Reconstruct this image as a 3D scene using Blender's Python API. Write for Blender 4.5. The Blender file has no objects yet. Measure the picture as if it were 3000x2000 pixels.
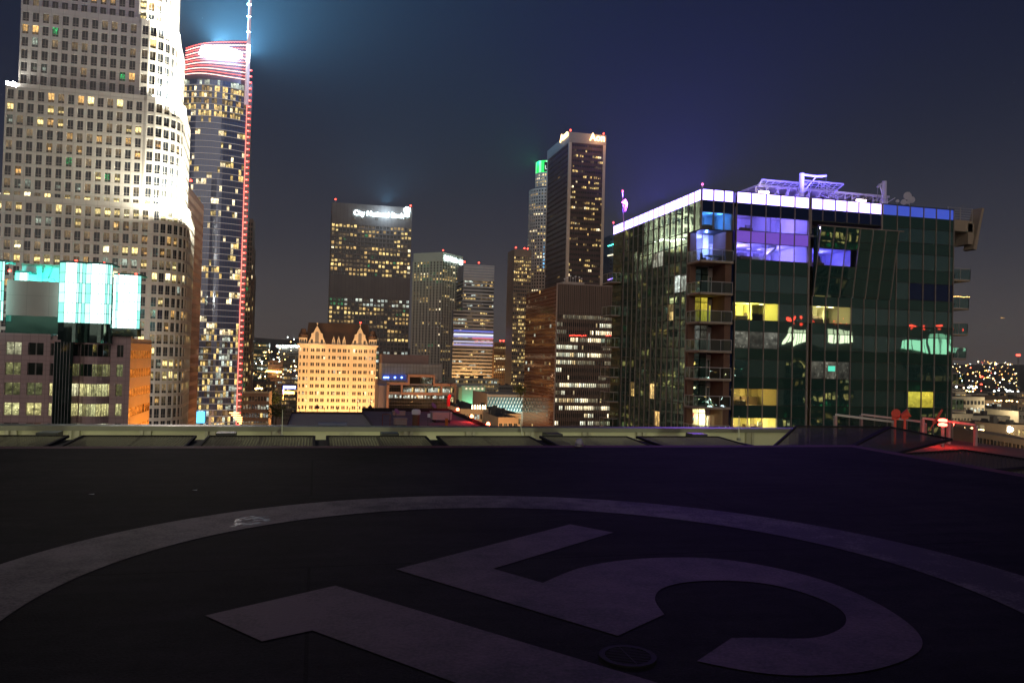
import bpy, math, random
from math import radians, pi, sin, cos, tan, atan
from mathutils import Vector, Matrix
sc = bpy.context.scene
C = sc.collection
ZC = 95.0
HAZE = 5e-5
F = 2300.0; YAW = radians(14); PITCH = atan(50/2300); ROLL = radians(1.5)
ROT = Matrix.Rotation(-YAW, 3, 'Z') @ Matrix.Rotation(pi/2+PITCH, 3, 'X') @ Matrix.Rotation(ROLL, 3, 'Z')

def ray(px, py): return ROT @ Vector((px-1500, 1000-py, -F))
def at(px, py, Y=None, X=None, Z=None):
    d = ray(px, py)
    t = Y/d.y if Y is not None else X/d.x if X is not None else (Z-ZC)/d.z
    return Vector((d.x*t, d.y*t, ZC+d.z*t))
def ax(px, Y, py=1040): return at(px, py, Y).x
def az(px, py, Y): return at(px, py, Y).z
def ay(px, X, py=1040): return at(px, py, X=X).y

# ------------------------------------------------------------------ materials
MATS = {}
def newmat(name):
    m = bpy.data.materials.new(name); m.use_nodes = True; m.node_tree.nodes.clear(); MATS[name] = m
    return m
class NT:
    def __init__(s, m): s.t = m.node_tree; s.o = s.t.nodes.new('ShaderNodeOutputMaterial')
    def n(s, typ, **kw):
        nd = s.t.nodes.new(typ)
        for k, v in kw.items():
            if k.startswith('_'): setattr(nd, k[1:], v)
            else: nd.inputs[k.replace('__', ' ')].default_value = v
        return nd
    def l(s, a, b): s.t.links.new(a, b)
    def m(s, op, a, b=None, c=None):
        nd = s.t.nodes.new('ShaderNodeMath'); nd.operation = op
        for i, v in enumerate((a, b, c)):
            if v is None: continue
            if isinstance(v, (int, float)): nd.inputs[i].default_value = v
            else: s.l(v, nd.inputs[i])
        return nd.outputs[0]
    def mix(s, f, a, b):
        nd = s.t.nodes.new('ShaderNodeMix'); nd.data_type = 'RGBA'
        for i, v in ((0, f), (6, a), (7, b)):
            if isinstance(v, (int, float, tuple)): nd.inputs[i].default_value = v
            else: s.l(v, nd.inputs[i])
        return nd.outputs[2]
def c4(c): return (c[0], c[1], c[2], 1)

def plain(name, col, rough=.6, metal=0, spec=.5, var=.12, scale=.6, bump=0):
    m = newmat(name); t = NT(m)
    p = t.n('ShaderNodeBsdfPrincipled', Roughness=rough, Metallic=metal); p.inputs['Specular IOR Level'].default_value = spec if rough < .7 else .12
    tc = t.n('ShaderNodeTexCoord'); no = t.n('ShaderNodeTexNoise', Scale=scale, Detail=5.0)
    t.l(tc.outputs['Object'], no.inputs['Vector'])
    f = t.m('MULTIPLY_ADD', no.outputs[0], 2*var, 1-var)
    v = t.n('ShaderNodeVectorMath', _operation='SCALE'); v.inputs[0].default_value = col; t.l(f, v.inputs['Scale'])
    t.l(v.outputs[0], p.inputs['Base Color'])
    if bump:
        b = t.n('ShaderNodeBump', Strength=bump, Distance=.02); t.l(no.outputs[0], b.inputs['Height']); t.l(b.outputs[0], p.inputs['Normal'])
    t.l(p.outputs[0], t.o.inputs[0]); return m

def panelled(name, col, pw=1.5, ph=1.0, joint=.45, rough=.55, var=.08, offset=0.0, jw=.03):
    """cladding cut by joints, laid out in metres on walls of any direction"""
    m = newmat(name); t = NT(m)
    p = t.n('ShaderNodeBsdfPrincipled', Roughness=rough)
    tc = t.n('ShaderNodeTexCoord'); s = t.n('ShaderNodeSeparateXYZ'); t.l(tc.outputs['Object'], s.inputs[0])
    cb = t.n('ShaderNodeCombineXYZ'); t.l(t.m('ADD', s.outputs[0], s.outputs[1]), cb.inputs[0]); t.l(s.outputs[2], cb.inputs[1])
    br = t.n('ShaderNodeTexBrick', Scale=1.0); br.offset = offset
    br.inputs['Brick Width'].default_value = pw; br.inputs['Row Height'].default_value = ph
    br.inputs['Mortar Size'].default_value = jw; br.inputs['Mortar Smooth'].default_value = .2; br.inputs['Bias'].default_value = 0
    br.inputs['Color1'].default_value = c4([x*(1-var) for x in col]); br.inputs['Color2'].default_value = c4([min(1, x*(1+var)) for x in col])
    br.inputs['Mortar'].default_value = c4([x*joint for x in col])
    t.l(cb.outputs[0], br.inputs['Vector'])
    no = t.n('ShaderNodeTexNoise', Scale=.12, Detail=6.0); t.l(tc.outputs['Object'], no.inputs['Vector'])
    v = t.n('ShaderNodeVectorMath', _operation='SCALE'); t.l(br.outputs[0], v.inputs[0]); t.l(t.m('MULTIPLY_ADD', no.outputs[0], .5, .75), v.inputs['Scale'])
    t.l(v.outputs[0], p.inputs['Base Color']); t.l(p.outputs[0], t.o.inputs[0]); return m

def glow(name, col, strength, sample=False, base=(.1, .1, .1)):
    m = newmat(name); t = NT(m)
    p = t.n('ShaderNodeBsdfPrincipled', Roughness=.4); p.inputs['Base Color'].default_value = c4(base)
    p.inputs['Emission Color'].default_value = c4(col); p.inputs['Emission Strength'].default_value = strength
    t.l(p.outputs[0], t.o.inputs[0]); m.cycles.emission_sampling = 'AUTO' if sample else 'NONE'; return m

def winmat(name, col, strength, glass=(.015, .02, .025), mull=.5, low=0.0, partial=0.0, mulls=1, rough=.12, contrast=1.0):
    """a window whose UV cell (whole number + fraction) gives each pane its own room"""
    m = newmat(name); t = NT(m)
    uv = t.n('ShaderNodeUVMap'); fl = t.n('ShaderNodeVectorMath', _operation='FLOOR'); t.l(uv.outputs[0], fl.inputs[0])
    fr = t.n('ShaderNodeVectorMath', _operation='FRACTION'); t.l(uv.outputs[0], fr.inputs[0])
    wn = t.n('ShaderNodeTexWhiteNoise'); wn.noise_dimensions = '3D'; t.l(fl.outputs[0], wn.inputs['Vector'])
    s = t.n('ShaderNodeSeparateXYZ'); t.l(fr.outputs[0], s.inputs[0]); u, v = s.outputs[0], s.outputs[1]
    sr = t.n('ShaderNodeSeparateXYZ'); t.l(wn.outputs['Color'], sr.inputs[0]); r1, r2, r3 = sr.outputs
    g = t.n('ShaderNodeNewGeometry')
    bump = t.n('ShaderNodeTexNoise', Scale=.25, Detail=1.0); t.l(g.outputs['Position'], bump.inputs['Vector'])
    bp = t.n('ShaderNodeBump', Strength=.25, Distance=.4); t.l(bump.outputs[0], bp.inputs['Height'])
    p = t.n('ShaderNodeBsdfPrincipled', Roughness=rough); p.inputs['IOR'].default_value = 1.45
    t.l(bp.outputs[0], p.inputs['Normal'])
    # frame lines
    fu = t.m('FRACT', t.m('MULTIPLY', u, float(mulls+1)))
    ed = t.m('MINIMUM', fu, t.m('SUBTRACT', 1.0, fu))
    line = t.m('GREATER_THAN', ed, .045*(mulls+1))
    if low > 0:
        lo = t.m('GREATER_THAN', t.m('ABSOLUTE', t.m('SUBTRACT', v, low)), .03); line = t.m('MULTIPLY', line, lo)
    base = t.mix(line, c4([.22*x for x in (1, .95, .88)]) if mull else c4(glass), c4(glass))
    t.l(base, p.inputs['Base Color'])
    if strength > 0:
        no = t.n('ShaderNodeTexNoise', Scale=2.6, Detail=4.0, Roughness=.6); t.l(uv.outputs[0], no.inputs['Vector'])
        no2 = t.n('ShaderNodeTexVoronoi', Scale=4.0); t.l(uv.outputs[0], no2.inputs['Vector'])
        e = t.m('POWER', t.m('MULTIPLY', no.outputs[0], 1.75), 2.2*contrast)
        e = t.m('ADD', e, t.m('MULTIPLY', t.m('LESS_THAN', no2.outputs['Distance'], .22), 1.2*contrast))
        e = t.m('MULTIPLY', e, t.m('MULTIPLY_ADD', r1, 1.0, .35))
        e = t.m('MULTIPLY', e, t.m('MULTIPLY_ADD', v, .6, .6))
        if partial > 0:
            side = t.m('GREATER_THAN', t.m('ADD', u, t.m('MULTIPLY', r2, partial*2)), partial)
            side2 = t.m('LESS_THAN', t.m('SUBTRACT', u, t.m('MULTIPLY', r3, partial)), 1-partial*.6)
            hh = t.m('LESS_THAN', v, t.m('MULTIPLY_ADD', r2, .7, .45))
            e = t.m('MULTIPLY', e, t.m('MULTIPLY_ADD', t.m('MULTIPLY', t.m('MULTIPLY', side, side2), hh), .9, .1))
        e = t.m('MULTIPLY', e, t.m('MULTIPLY_ADD', line, .8, .2))
        if low > 0: e = t.m('MULTIPLY', e, t.m('MULTIPLY_ADD', t.m('GREATER_THAN', v, low), .9, .1))
        colm = t.mix(t.m('MULTIPLY', r3, .5), c4(col), c4([min(1, x*k) for x, k in zip(col, (1, .78, .5))]))
        t.l(colm, p.inputs['Emission Color']); t.l(t.m('MULTIPLY', e, strength), p.inputs['Emission Strength'])
    t.l(p.outputs[0], t.o.inputs[0]); m.cycles.emission_sampling = 'NONE'; return m

def mirror_glass(name, tint, refl=.3, base=(.006, .02, .014), wave=.35, rough=.015):
    m = newmat(name); t = NT(m)
    d = t.n('ShaderNodeBsdfDiffuse'); d.inputs[0].default_value = c4(base)
    gl = t.n('ShaderNodeBsdfGlossy', Roughness=rough); gl.inputs[0].default_value = c4(tint)
    g = t.n('ShaderNodeNewGeometry')
    uv = t.n('ShaderNodeUVMap'); fl = t.n('ShaderNodeVectorMath', _operation='FLOOR'); t.l(uv.outputs[0], fl.inputs[0])
    wn = t.n('ShaderNodeTexWhiteNoise'); t.l(fl.outputs[0], wn.inputs['Vector'])
    ad = t.n('ShaderNodeVectorMath', _operation='MULTIPLY_ADD'); t.l(wn.outputs['Color'], ad.inputs[0]); ad.inputs[1].default_value = (3, 3, 3); t.l(g.outputs['Position'], ad.inputs[2])
    no = t.n('ShaderNodeTexNoise', Scale=.3, Detail=.5); t.l(ad.outputs[0], no.inputs['Vector'])
    bp = t.n('ShaderNodeBump', Strength=wave, Distance=.06); t.l(no.outputs[0], bp.inputs['Height']); t.l(bp.outputs[0], gl.inputs['Normal'])
    mx = t.n('ShaderNodeMixShader'); mx.inputs[0].default_value = refl
    t.l(d.outputs[0], mx.inputs[1]); t.l(gl.outputs[0], mx.inputs[2]); t.l(mx.outputs[0], t.o.inputs[0]); return m

def clear_glass(name, tint=(.9, 1, .95), refl=.1, wave=.2):
    m = newmat(name); t = NT(m)
    tr = t.n('ShaderNodeBsdfTransparent'); tr.inputs[0].default_value = c4(tint)
    gl = t.n('ShaderNodeBsdfGlossy', Roughness=.01); gl.inputs[0].default_value = (.8, 1, .9, 1)
    g = t.n('ShaderNodeNewGeometry'); no = t.n('ShaderNodeTexNoise', Scale=.5, Detail=1.0); t.l(g.outputs['Position'], no.inputs['Vector'])
    bp = t.n('ShaderNodeBump', Strength=wave, Distance=.06); t.l(no.outputs[0], bp.inputs['Height']); t.l(bp.outputs[0], gl.inputs['Normal'])
    mx = t.n('ShaderNodeMixShader'); mx.inputs[0].default_value = refl
    t.l(tr.outputs[0], mx.inputs[1]); t.l(gl.outputs[0], mx.inputs[2]); t.l(mx.outputs[0], t.o.inputs[0]); return m

WARM = (1, .66, .24); YEL = (1, .74, .28); PALE = (1, .86, .55); COOL = (.85, 1, .92); ORG = (1, .45, .12)
w_dark = winmat('window_dark', YEL, 0)
w_dim = winmat('window_dim', (1, .7, .35), .16, partial=.3)
w_warm = winmat('window_warm', WARM, 1.0, partial=.55)
w_yel = winmat('window_yellow', YEL, 1.6, partial=.35)
w_bright = winmat('window_bright', PALE, 2.6, partial=.1)
w_cool = winmat('window_cool', COOL, 1.1, partial=.1)
w_green = winmat('window_green', (.1, 1, .35), .35, partial=.8, contrast=2.0)
w_blue = winmat('window_blue', (.15, .35, 1), .25)
STD = [w_dark, w_dim, w_warm, w_yel, w_bright, w_cool, w_green, w_blue]
t_dark = winmat('tall_window_dark', YEL, 0, low=.27, glass=(.02, .026, .036))
t_dim = winmat('tall_window_dim', (1, .72, .38), .2, low=.27)
t_warm = winmat('tall_window_warm', (1, .6, .2), 1.3, low=.27, partial=.5)
t_yel = winmat('tall_window_yellow', (1, .8, .33), 2.3, low=.27, partial=.2)
t_bright = winmat('tall_window_bright', (1, .88, .5), 3.4, low=.27, partial=.1)
t_cool = winmat('tall_window_cool', (.8, 1, .85), .5, low=.27, partial=.5)
t_green = winmat('tall_window_green', (.05, 1, .3), .5, low=.27, partial=.8, contrast=2.4)
t_blue = winmat('tall_window_blue', (.1, .35, 1), .22, low=.27)
TALL = [t_dark, t_dim, t_warm, t_yel, t_bright, t_cool, t_green, t_blue]

# ------------------------------------------------------------------ mesh helpers
class MB:
    def __init__(s): s.v = []; s.f = []; s.mi = []; s.uv = []
    def quad(s, a, b, c, d, mi=0, uv=None):
        n = len(s.v); s.v += [Vector(a), Vector(b), Vector(c), Vector(d)]; s.f.append((n, n+1, n+2, n+3)); s.mi.append(mi)
        i, j = uv or (0, 0); s.uv += [(i, j), (i+.9999, j), (i+.9999, j+.9999), (i, j+.9999)]
    def poly(s, pts, mi=0):
        n = len(s.v); s.v += [Vector(p) for p in pts]; s.f.append(tuple(range(n, n+len(pts)))); s.mi.append(mi); s.uv += [(0, 0)]*len(pts)
    def box(s, x0, x1, y0, y1, z0, z1, mi=0):
        if x0 > x1: x0, x1 = x1, x0
        if y0 > y1: y0, y1 = y1, y0
        if z0 > z1: z0, z1 = z1, z0
        p = [Vector((x, y, z)) for z in (z0, z1) for y in (y0, y1) for x in (x0, x1)]
        for f in ((0, 2, 3, 1), (4, 5, 7, 6), (0, 1, 5, 4), (1, 3, 7, 5), (3, 2, 6, 7), (2, 0, 4, 6)): s.quad(*[p[i] for i in f], mi=mi)
        return s
    def bar(s, a, b, w, h=None, mi=0, up=(0, 0, 1)):
        a = Vector(a); b = Vector(b); d = (b-a).normalized(); u = Vector(up)
        if abs(d.dot(u)) > .98: u = Vector((0, 1, 0))
        r = d.cross(u).normalized(); u = r.cross(d); h = h or w; r *= w/2; u *= h/2
        A = [a-r-u, a+r-u, a+r+u, a-r+u]; B = [b-r-u, b+r-u, b+r+u, b-r+u]
        for i in range(4): s.quad(A[i], A[(i+1) % 4], B[(i+1) % 4], B[i], mi)
        s.quad(A[3], A[2], A[1], A[0], mi); s.quad(*B, mi=mi); return s
    def tube(s, a, b, r0, r1=None, n=10, mi=0, cap=True):
        a = Vector(a); b = Vector(b); r1 = r0 if r1 is None else r1; d = (b-a).normalized(); u = Vector((0, 0, 1))
        if abs(d.dot(u)) > .98: u = Vector((1, 0, 0))
        x = d.cross(u).normalized(); y = d.cross(x)
        A = [a+(x*cos(2*pi*i/n)+y*sin(2*pi*i/n))*r0 for i in range(n)]; B = [b+(x*cos(2*pi*i/n)+y*sin(2*pi*i/n))*r1 for i in range(n)]
        for i in range(n): s.quad(A[i], B[i], B[(i+1) % n], A[(i+1) % n], mi)
        if cap: s.poly(A, mi); s.poly(B[::-1], mi)
        return s
    def lathe(s, c, prof, n=14, mi=0):
        c = Vector(c); P = [[c+Vector((r*cos(2*pi*i/n), r*sin(2*pi*i/n), z)) for i in range(n)] for r, z in prof]
        for a, b in zip(P, P[1:]):
            for i in range(n): s.quad(a[i], a[(i+1) % n], b[(i+1) % n], b[i], mi)
        return s
    def prism(s, pts, z0, z1, mi=0):
        n = len(pts); A = [Vector((p[0], p[1], z0)) for p in pts]; B = [Vector((p[0], p[1], z1)) for p in pts]
        for i in range(n): s.quad(A[i], A[(i+1) % n], B[(i+1) % n], B[i], mi)
        s.poly(B, mi); s.poly(A[::-1], mi); return s
    def build(s, name, mats, parent=None, kind=None, label=None):
        if not isinstance(mats, (list, tuple)): mats = [mats]
        if not s.f: return None
        off = Vector(parent['_o']) if parent is not None and '_o' in parent else Vector((0, 0, 0))
        me = bpy.data.meshes.new(name); me.from_pydata([v-off for v in s.v], [], s.f)
        me.polygons.foreach_set('material_index', s.mi)
        ul = me.uv_layers.new(name='UVMap'); ul.data.foreach_set('uv', [x for t in s.uv for x in t])
        for m in mats: me.materials.append(m)
        o = bpy.data.objects.new(name, me); C.objects.link(o)
        if parent is not None:
            o.parent = parent; o['_o'] = list(off)
        if kind: o['kind'] = kind
        if label: o['label'] = label
        return o

def thing(name, label, cat, loc, group=None):
    o = bpy.data.objects.new(name, None); C.objects.link(o); o.location = loc; o['_o'] = list(loc)
    o['label'] = label; o['category'] = cat; o.empty_display_size = .5
    if group: o['group'] = group
    return o
def tag(o, label, cat, group=None):
    o['label'] = label; o['category'] = cat
    if group: o['group'] = group
    return o
def copy_tree(o, parent=None):
    c = o.copy(); C.objects.link(c)
    if parent is not None: c.parent = parent
    for ch in list(o.children): copy_tree(ch, c)
    return c

def facade(wall, wins, pts, zs, u=(.18, .82), v=(.12, .88), depth=.35, cell=None, key=(0, 0), wm=0):
    """wall surface along plan points, one cell per bay and storey; cell(i,j) gives the window material or -1"""
    for i in range(len(pts)-1):
        a = Vector((pts[i][0], pts[i][1], 0)); b = Vector((pts[i+1][0], pts[i+1][1], 0)); d = b-a
        nrm = Vector((d.y, -d.x, 0)).normalized()
        for j in range(len(zs)-1):
            z0, z1 = zs[j], zs[j+1]; k = cell(i, j)
            P = lambda uu, vv, q=0: a+d*uu+Vector((0, 0, z0+(z1-z0)*vv))-nrm*q
            if k < 0: wall.quad(P(0, 0), P(1, 0), P(1, 1), P(0, 1), wm); continue
            uu0, uu1 = u; vv0, vv1 = v
            if uu0 > 0: wall.quad(P(0, 0), P(uu0, 0), P(uu0, 1), P(0, 1), wm)
            if uu1 < 1: wall.quad(P(uu1, 0), P(1, 0), P(1, 1), P(uu1, 1), wm)
            if vv0 > 0: wall.quad(P(uu0, 0), P(uu1, 0), P(uu1, vv0), P(uu0, vv0), wm)
            if vv1 < 1: wall.quad(P(uu0, vv1), P(uu1, vv1), P(uu1, 1), P(uu0, 1), wm)
            q = depth
            wall.quad(P(uu0, vv0), P(uu1, vv0), P(uu1, vv0, q), P(uu0, vv0, q), wm)
            wall.quad(P(uu0, vv1, q), P(uu1, vv1, q), P(uu1, vv1), P(uu0, vv1), wm)
            wall.quad(P(uu0, vv0), P(uu0, vv0, q), P(uu0, vv1, q), P(uu0, vv1), wm)
            wall.quad(P(uu1, vv0, q), P(uu1, vv0), P(uu1, vv1), P(uu1, vv1, q), wm)
            wins.append(((P(uu0, vv0, q), P(uu1, vv0, q), P(uu1, vv1, q), P(uu0, vv1, q)), k, (i+key[0], j+key[1])))
def put_windows(wins, mats, parent, limit=95, name='window', vis=None):
    """largest / lit ones as parts, the remainder as one stuff part"""
    def score(w):
        c = (w[0][0]+w[0][2])/2
        s = (vis is None or vis(c))*10 + (w[1] > 0)*2 + w[1]*.1
        return -s
    ws = sorted(wins, key=score)
    for q, k, uv in ws[:limit]:
        m = MB(); m.quad(*q, uv=uv); m.build(name, mats[k], parent)
    if len(ws) > limit:
        m = MB()
        for q, k, uv in ws[limit:]: m.quad(*q, mi=k, uv=uv)
        m.build(name, mats, parent, kind='stuff')
def pattern(seed, nc, nr, dens=.25, clump=.55, rows=None, pal=(1, 1, 2, 2, 3, 3, 4, 6), off=0):
    """office lights: runs of lit bays, some storeys busier"""
    r = random.Random(seed); g = [[off]*nr for _ in range(nc)]
    for j in range(nr):
        busy = (rows or {}).get(j, dens*r.choice((.25, .5, 1, 1, 1.6, 2.4))); k = off
        for i in range(nc):
            if r.random() > clump or i == 0: k = r.choice(pal) if r.random() < busy else off
            g[i][j] = k
    return lambda i, j: g[min(i, nc-1)][min(j, nr-1)]
def lin(a, b, n): return [a+(b-a)*i/n for i in range(n+1)]
def beacon(parent_label, p, r=.5, group='red obstruction lamps on the skyline roofs', base=1.2):
    t = thing('obstruction_lamp', parent_label, 'lamp', p, group)
    m = MB(); m.tube((p[0], p[1], p[2]-.02), (p[0], p[1], p[2]+base), r*.22, n=6); m.build('post', M_metal, t)
    m = MB(); m.lathe((p[0], p[1], p[2]+base), [(0, 0), (r, .2*r), (r*1.1, r), (r*.8, 1.7*r), (0, 2*r)], 8); m.build('lens', M_red, t)
    return t

M_metal = plain('grey_metal', (.3, .3, .31), .45, .6)
M_red = glow('red_lamp', (1, .05, .03), 9)
M_roof = plain('roof_membrane', (.1, .095, .095), .9, var=.3)
M_white_metal = plain('white_painted_steel', (.75, .75, .78), .5)
M_concrete = plain('concrete', (.42, .39, .34), .85, var=.25, scale=1.5)
M_black = plain('black_metal', (.02, .02, .02), .5)

def box_tower(name, label, x0, x1, y0, y1, ztop, wallmat, mats=STD, storey=4.0, nstorey=None, cols=(20, 0, 0), u=(.15, .85), v=(.15, .85), depth=.4,
              cellf=None, cells=None, top=6.0, limit=95, cat='tower', z0=0, parapet=True, root=None, seed=1, group=None, cols_right=0):
    """front (south) face y0, left face x0, right face x1"""
    t = root or thing(name, label, cat, ((x0+x1)/2, (y0+y1)/2, z0), group)
    wall = MB(); wins = []
    zt = ztop-top; n = nstorey or int((zt-z0)/storey); zb = zt-n*storey; zs = lin(zb, zt, n)
    fc, lc, rc = cols
    if fc:
        facade(wall, wins, [(x, y0) for x in lin(x0, x1, fc)], zs, u, v, depth, cells[0] if cells else cellf or pattern(seed, fc, n), (0, 0))
    else: wall.quad((x0, y0, zb), (x1, y0, zb), (x1, y0, zt), (x0, y0, zt))
    if lc: facade(wall, wins, [(x0, y) for y in lin(y1, y0, lc)], zs, u, v, depth, cells[1] if cells else pattern(seed+7, lc, n), (200, 0))
    else: wall.quad((x0, y1, zb), (x0, y0, zb), (x0, y0, zt), (x0, y1, zt))
    if rc: facade(wall, wins, [(x1, y) for y in lin(y0, y1, rc)], zs, u, v, depth, cells[2] if cells else pattern(seed+9, rc, n), (400, 0))
    else: wall.quad((x1, y0, zb), (x1, y1, zb), (x1, y1, zt), (x1, y0, zt))
    wall.quad((x1, y1, zb), (x0, y1, zb), (x0, y1, zt), (x1, y1, zt))
    for a, b in (((x0, y0), (x1, y0)), ((x1, y0), (x1, y1)), ((x1, y1), (x0, y1)), ((x0, y1), (x0, y0))):
        wall.quad((*a, zt), (*b, zt), (*b, ztop), (*a, ztop))
        if zb > z0+.01: wall.quad((*a, z0), (*b, z0), (*b, zb), (*a, zb))
    wall.build('wall', wallmat, t)
    r = MB(); r.quad((x0, y0, ztop-.5), (x1, y0, ztop-.5), (x1, y1, ztop-.5), (x0, y1, ztop-.5)); r.build('roof', M_roof, t)
    put_windows(wins, mats, t, limit)
    return t

def text(txt, size, loc, rotz, mat, parent, name='sign_letters', ext=.3, fitw=None, fith=None, offset=0.0, font_align='LEFT'):
    cu = bpy.data.curves.new(name, 'FONT'); cu.body = txt; cu.size = size; cu.extrude = ext; cu.offset = offset; cu.resolution_u = 3; cu.align_x = font_align
    o = bpy.data.objects.new(name, cu); C.objects.link(o); cu.materials.append(mat)
    o.rotation_euler = (pi/2, 0, rotz)
    off = Vector(parent['_o']) if parent is not None and '_o' in parent else Vector((0, 0, 0))
    o.location = Vector(loc)-off
    if parent is not None: o.parent = parent
    if fitw:
        bpy.context.view_layer.update(); sx_, sy_ = (fitw/max(.01, o.dimensions.x)), ((fith/max(.01, o.dimensions.y)) if fith else fitw/max(.01, o.dimensions.x))
        me = bpy.data.meshes.new_from_object(o); ro = o.rotation_euler.copy(); lo = o.location.copy()
        bpy.data.objects.remove(o); o = bpy.data.objects.new(name, me); C.objects.link(o); o.rotation_euler = ro; o.location = lo; o.scale = (sx_, sy_, 1)
        if parent is not None: o.parent = parent
    elif False:
        o.scale = (fitw/max(.01, o.dimensions.x), (fith/max(.01, o.dimensions.y)) if fith else fitw/max(.01, o.dimensions.x), 1)
    return o
def light(kind, name, loc, col, energy, aim=None, size=1, size_y=None, angle=1.2, blend=.6):
    l = bpy.data.lights.new(name, kind); l.color = col; l.energy = energy
    if kind == 'AREA':
        l.shape = 'RECTANGLE'; l.size = size; l.size_y = size_y or size
    elif kind == 'SPOT': l.spot_size = angle; l.spot_blend = blend; l.shadow_soft_size = size
    elif kind == 'POINT': l.shadow_soft_size = size
    o = bpy.data.objects.new(name, l); C.objects.link(o); o.location = loc
    if aim is not None: o.rotation_euler = (Vector(aim)-Vector(loc)).to_track_quat('-Z', 'Y').to_euler()
    return o
# ================================================================== HELIPAD
ZD = ZC-1.6
def deckmat():
    m = newmat('deck_coating'); t = NT(m)
    p = t.n('ShaderNodeBsdfPrincipled', Roughness=.9); p.inputs['Specular IOR Level'].default_value = .04
    tc = t.n('ShaderNodeTexCoord')
    a = t.n('ShaderNodeTexNoise', Scale=.5, Detail=8.0, Roughness=.65); t.l(tc.outputs['Object'], a.inputs['Vector'])
    b = t.n('ShaderNodeTexNoise', Scale=60.0, Detail=4.0); t.l(tc.outputs['Object'], b.inputs['Vector'])
    g = t.n('ShaderNodeTexNoise', Scale=9.0, Detail=6.0, Roughness=.7); t.l(tc.outputs['Object'], g.inputs['Vector'])
    mp = t.n('ShaderNodeMapping'); mp.inputs['Rotation'].default_value = (0, 0, .62); mp.inputs['Scale'].default_value = (1, 6, 1); t.l(tc.outputs['Object'], mp.inputs[0])
    sk = t.n('ShaderNodeTexNoise', Scale=.9, Detail=5.0); t.l(mp.outputs[0], sk.inputs['Vector'])
    br = t.n('ShaderNodeTexBrick', Scale=1.0); br.inputs['Brick Width'].default_value = 9.0; br.inputs['Row Height'].default_value = 3.05; br.inputs['Mortar Size'].default_value = .012; br.inputs['Color1'].default_value = (1, 1, 1, 1); br.inputs['Color2'].default_value = (.86, .86, .86, 1); br.inputs['Mortar'].default_value = (.45, .45, .45, 1)
    t.l(tc.outputs['Object'], br.inputs['Vector'])
    f = t.m('MULTIPLY', t.m('MULTIPLY_ADD', a.outputs[0], 2.4, -.2), t.m('MULTIPLY_ADD', b.outputs[0], 1.2, .4))
    f = t.m('MULTIPLY', f, t.m('MULTIPLY_ADD', g.outputs[0], .9, .55)); f = t.m('MULTIPLY', f, t.m('MULTIPLY_ADD', sk.outputs[0], 1.0, .5)); f = t.m('MULTIPLY', f, br.outputs[0])
    v = t.n('ShaderNodeVectorMath', _operation='SCALE'); v.inputs[0].default_value = (.019, .0175, .021); t.l(f, v.inputs['Scale']); t.l(v.outputs[0], p.inputs['Base Color'])
    bp = t.n('ShaderNodeBump', Strength=.5, Distance=.01); t.l(b.outputs[0], bp.inputs['Height']); t.l(bp.outputs[0], p.inputs['Normal'])
    t.l(p.outputs[0], t.o.inputs[0]); return m
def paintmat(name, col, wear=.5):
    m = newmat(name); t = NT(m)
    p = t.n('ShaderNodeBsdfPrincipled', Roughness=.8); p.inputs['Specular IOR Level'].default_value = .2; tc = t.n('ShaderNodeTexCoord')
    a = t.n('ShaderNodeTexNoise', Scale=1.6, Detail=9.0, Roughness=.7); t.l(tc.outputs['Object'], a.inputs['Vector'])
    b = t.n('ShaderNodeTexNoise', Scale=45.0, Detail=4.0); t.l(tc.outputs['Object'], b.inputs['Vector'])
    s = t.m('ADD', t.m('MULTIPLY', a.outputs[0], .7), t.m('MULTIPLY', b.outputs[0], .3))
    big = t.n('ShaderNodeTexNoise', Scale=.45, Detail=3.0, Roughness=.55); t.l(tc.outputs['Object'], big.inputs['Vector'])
    vd = t.n('ShaderNodeVectorMath', _operation='DISTANCE'); t.l(tc.outputs['Object'], vd.inputs[0]); vd.inputs[1].default_value = (7.5, 5.5, ZD)   # light falloff put into the paint: darker towards the right
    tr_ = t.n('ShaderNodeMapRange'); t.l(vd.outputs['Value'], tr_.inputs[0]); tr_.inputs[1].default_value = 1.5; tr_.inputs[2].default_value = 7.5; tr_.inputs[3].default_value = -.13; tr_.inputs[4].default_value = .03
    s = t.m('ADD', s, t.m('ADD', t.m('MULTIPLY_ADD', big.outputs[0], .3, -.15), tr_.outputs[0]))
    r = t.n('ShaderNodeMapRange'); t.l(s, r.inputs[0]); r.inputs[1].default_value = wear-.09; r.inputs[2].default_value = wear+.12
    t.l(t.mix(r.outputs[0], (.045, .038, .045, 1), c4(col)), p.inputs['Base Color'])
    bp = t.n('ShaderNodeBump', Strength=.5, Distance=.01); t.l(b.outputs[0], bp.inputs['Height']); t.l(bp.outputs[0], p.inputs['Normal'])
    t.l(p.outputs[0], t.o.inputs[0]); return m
M_deck = deckmat(); M_paint = paintmat('worn_shaded_white_paint', (.22, .185, .19), .47); M_rpaint = paintmat('worn_shaded_red_paint', (.135, .09, .12), .45); M_edge = paintmat('worn_shaded_red_edge_paint', (.16, .05, .07), .45)
DX0, DX1, DY0, DY1 = -13.5, 10.82, -4.0, 14.03
d = MB(); d.box(DX0, DX1, DY0, DY1, ZD-.35, ZD); deck = d.build('roof_deck', M_deck); deck['kind'] = 'structure'
def flat(name, pts, mat, dz=.004):
    m = MB(); m.poly([(x, y, ZD+dz) for x, y in pts]); o = m.build(name, mat); o.parent = deck; return o
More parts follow.
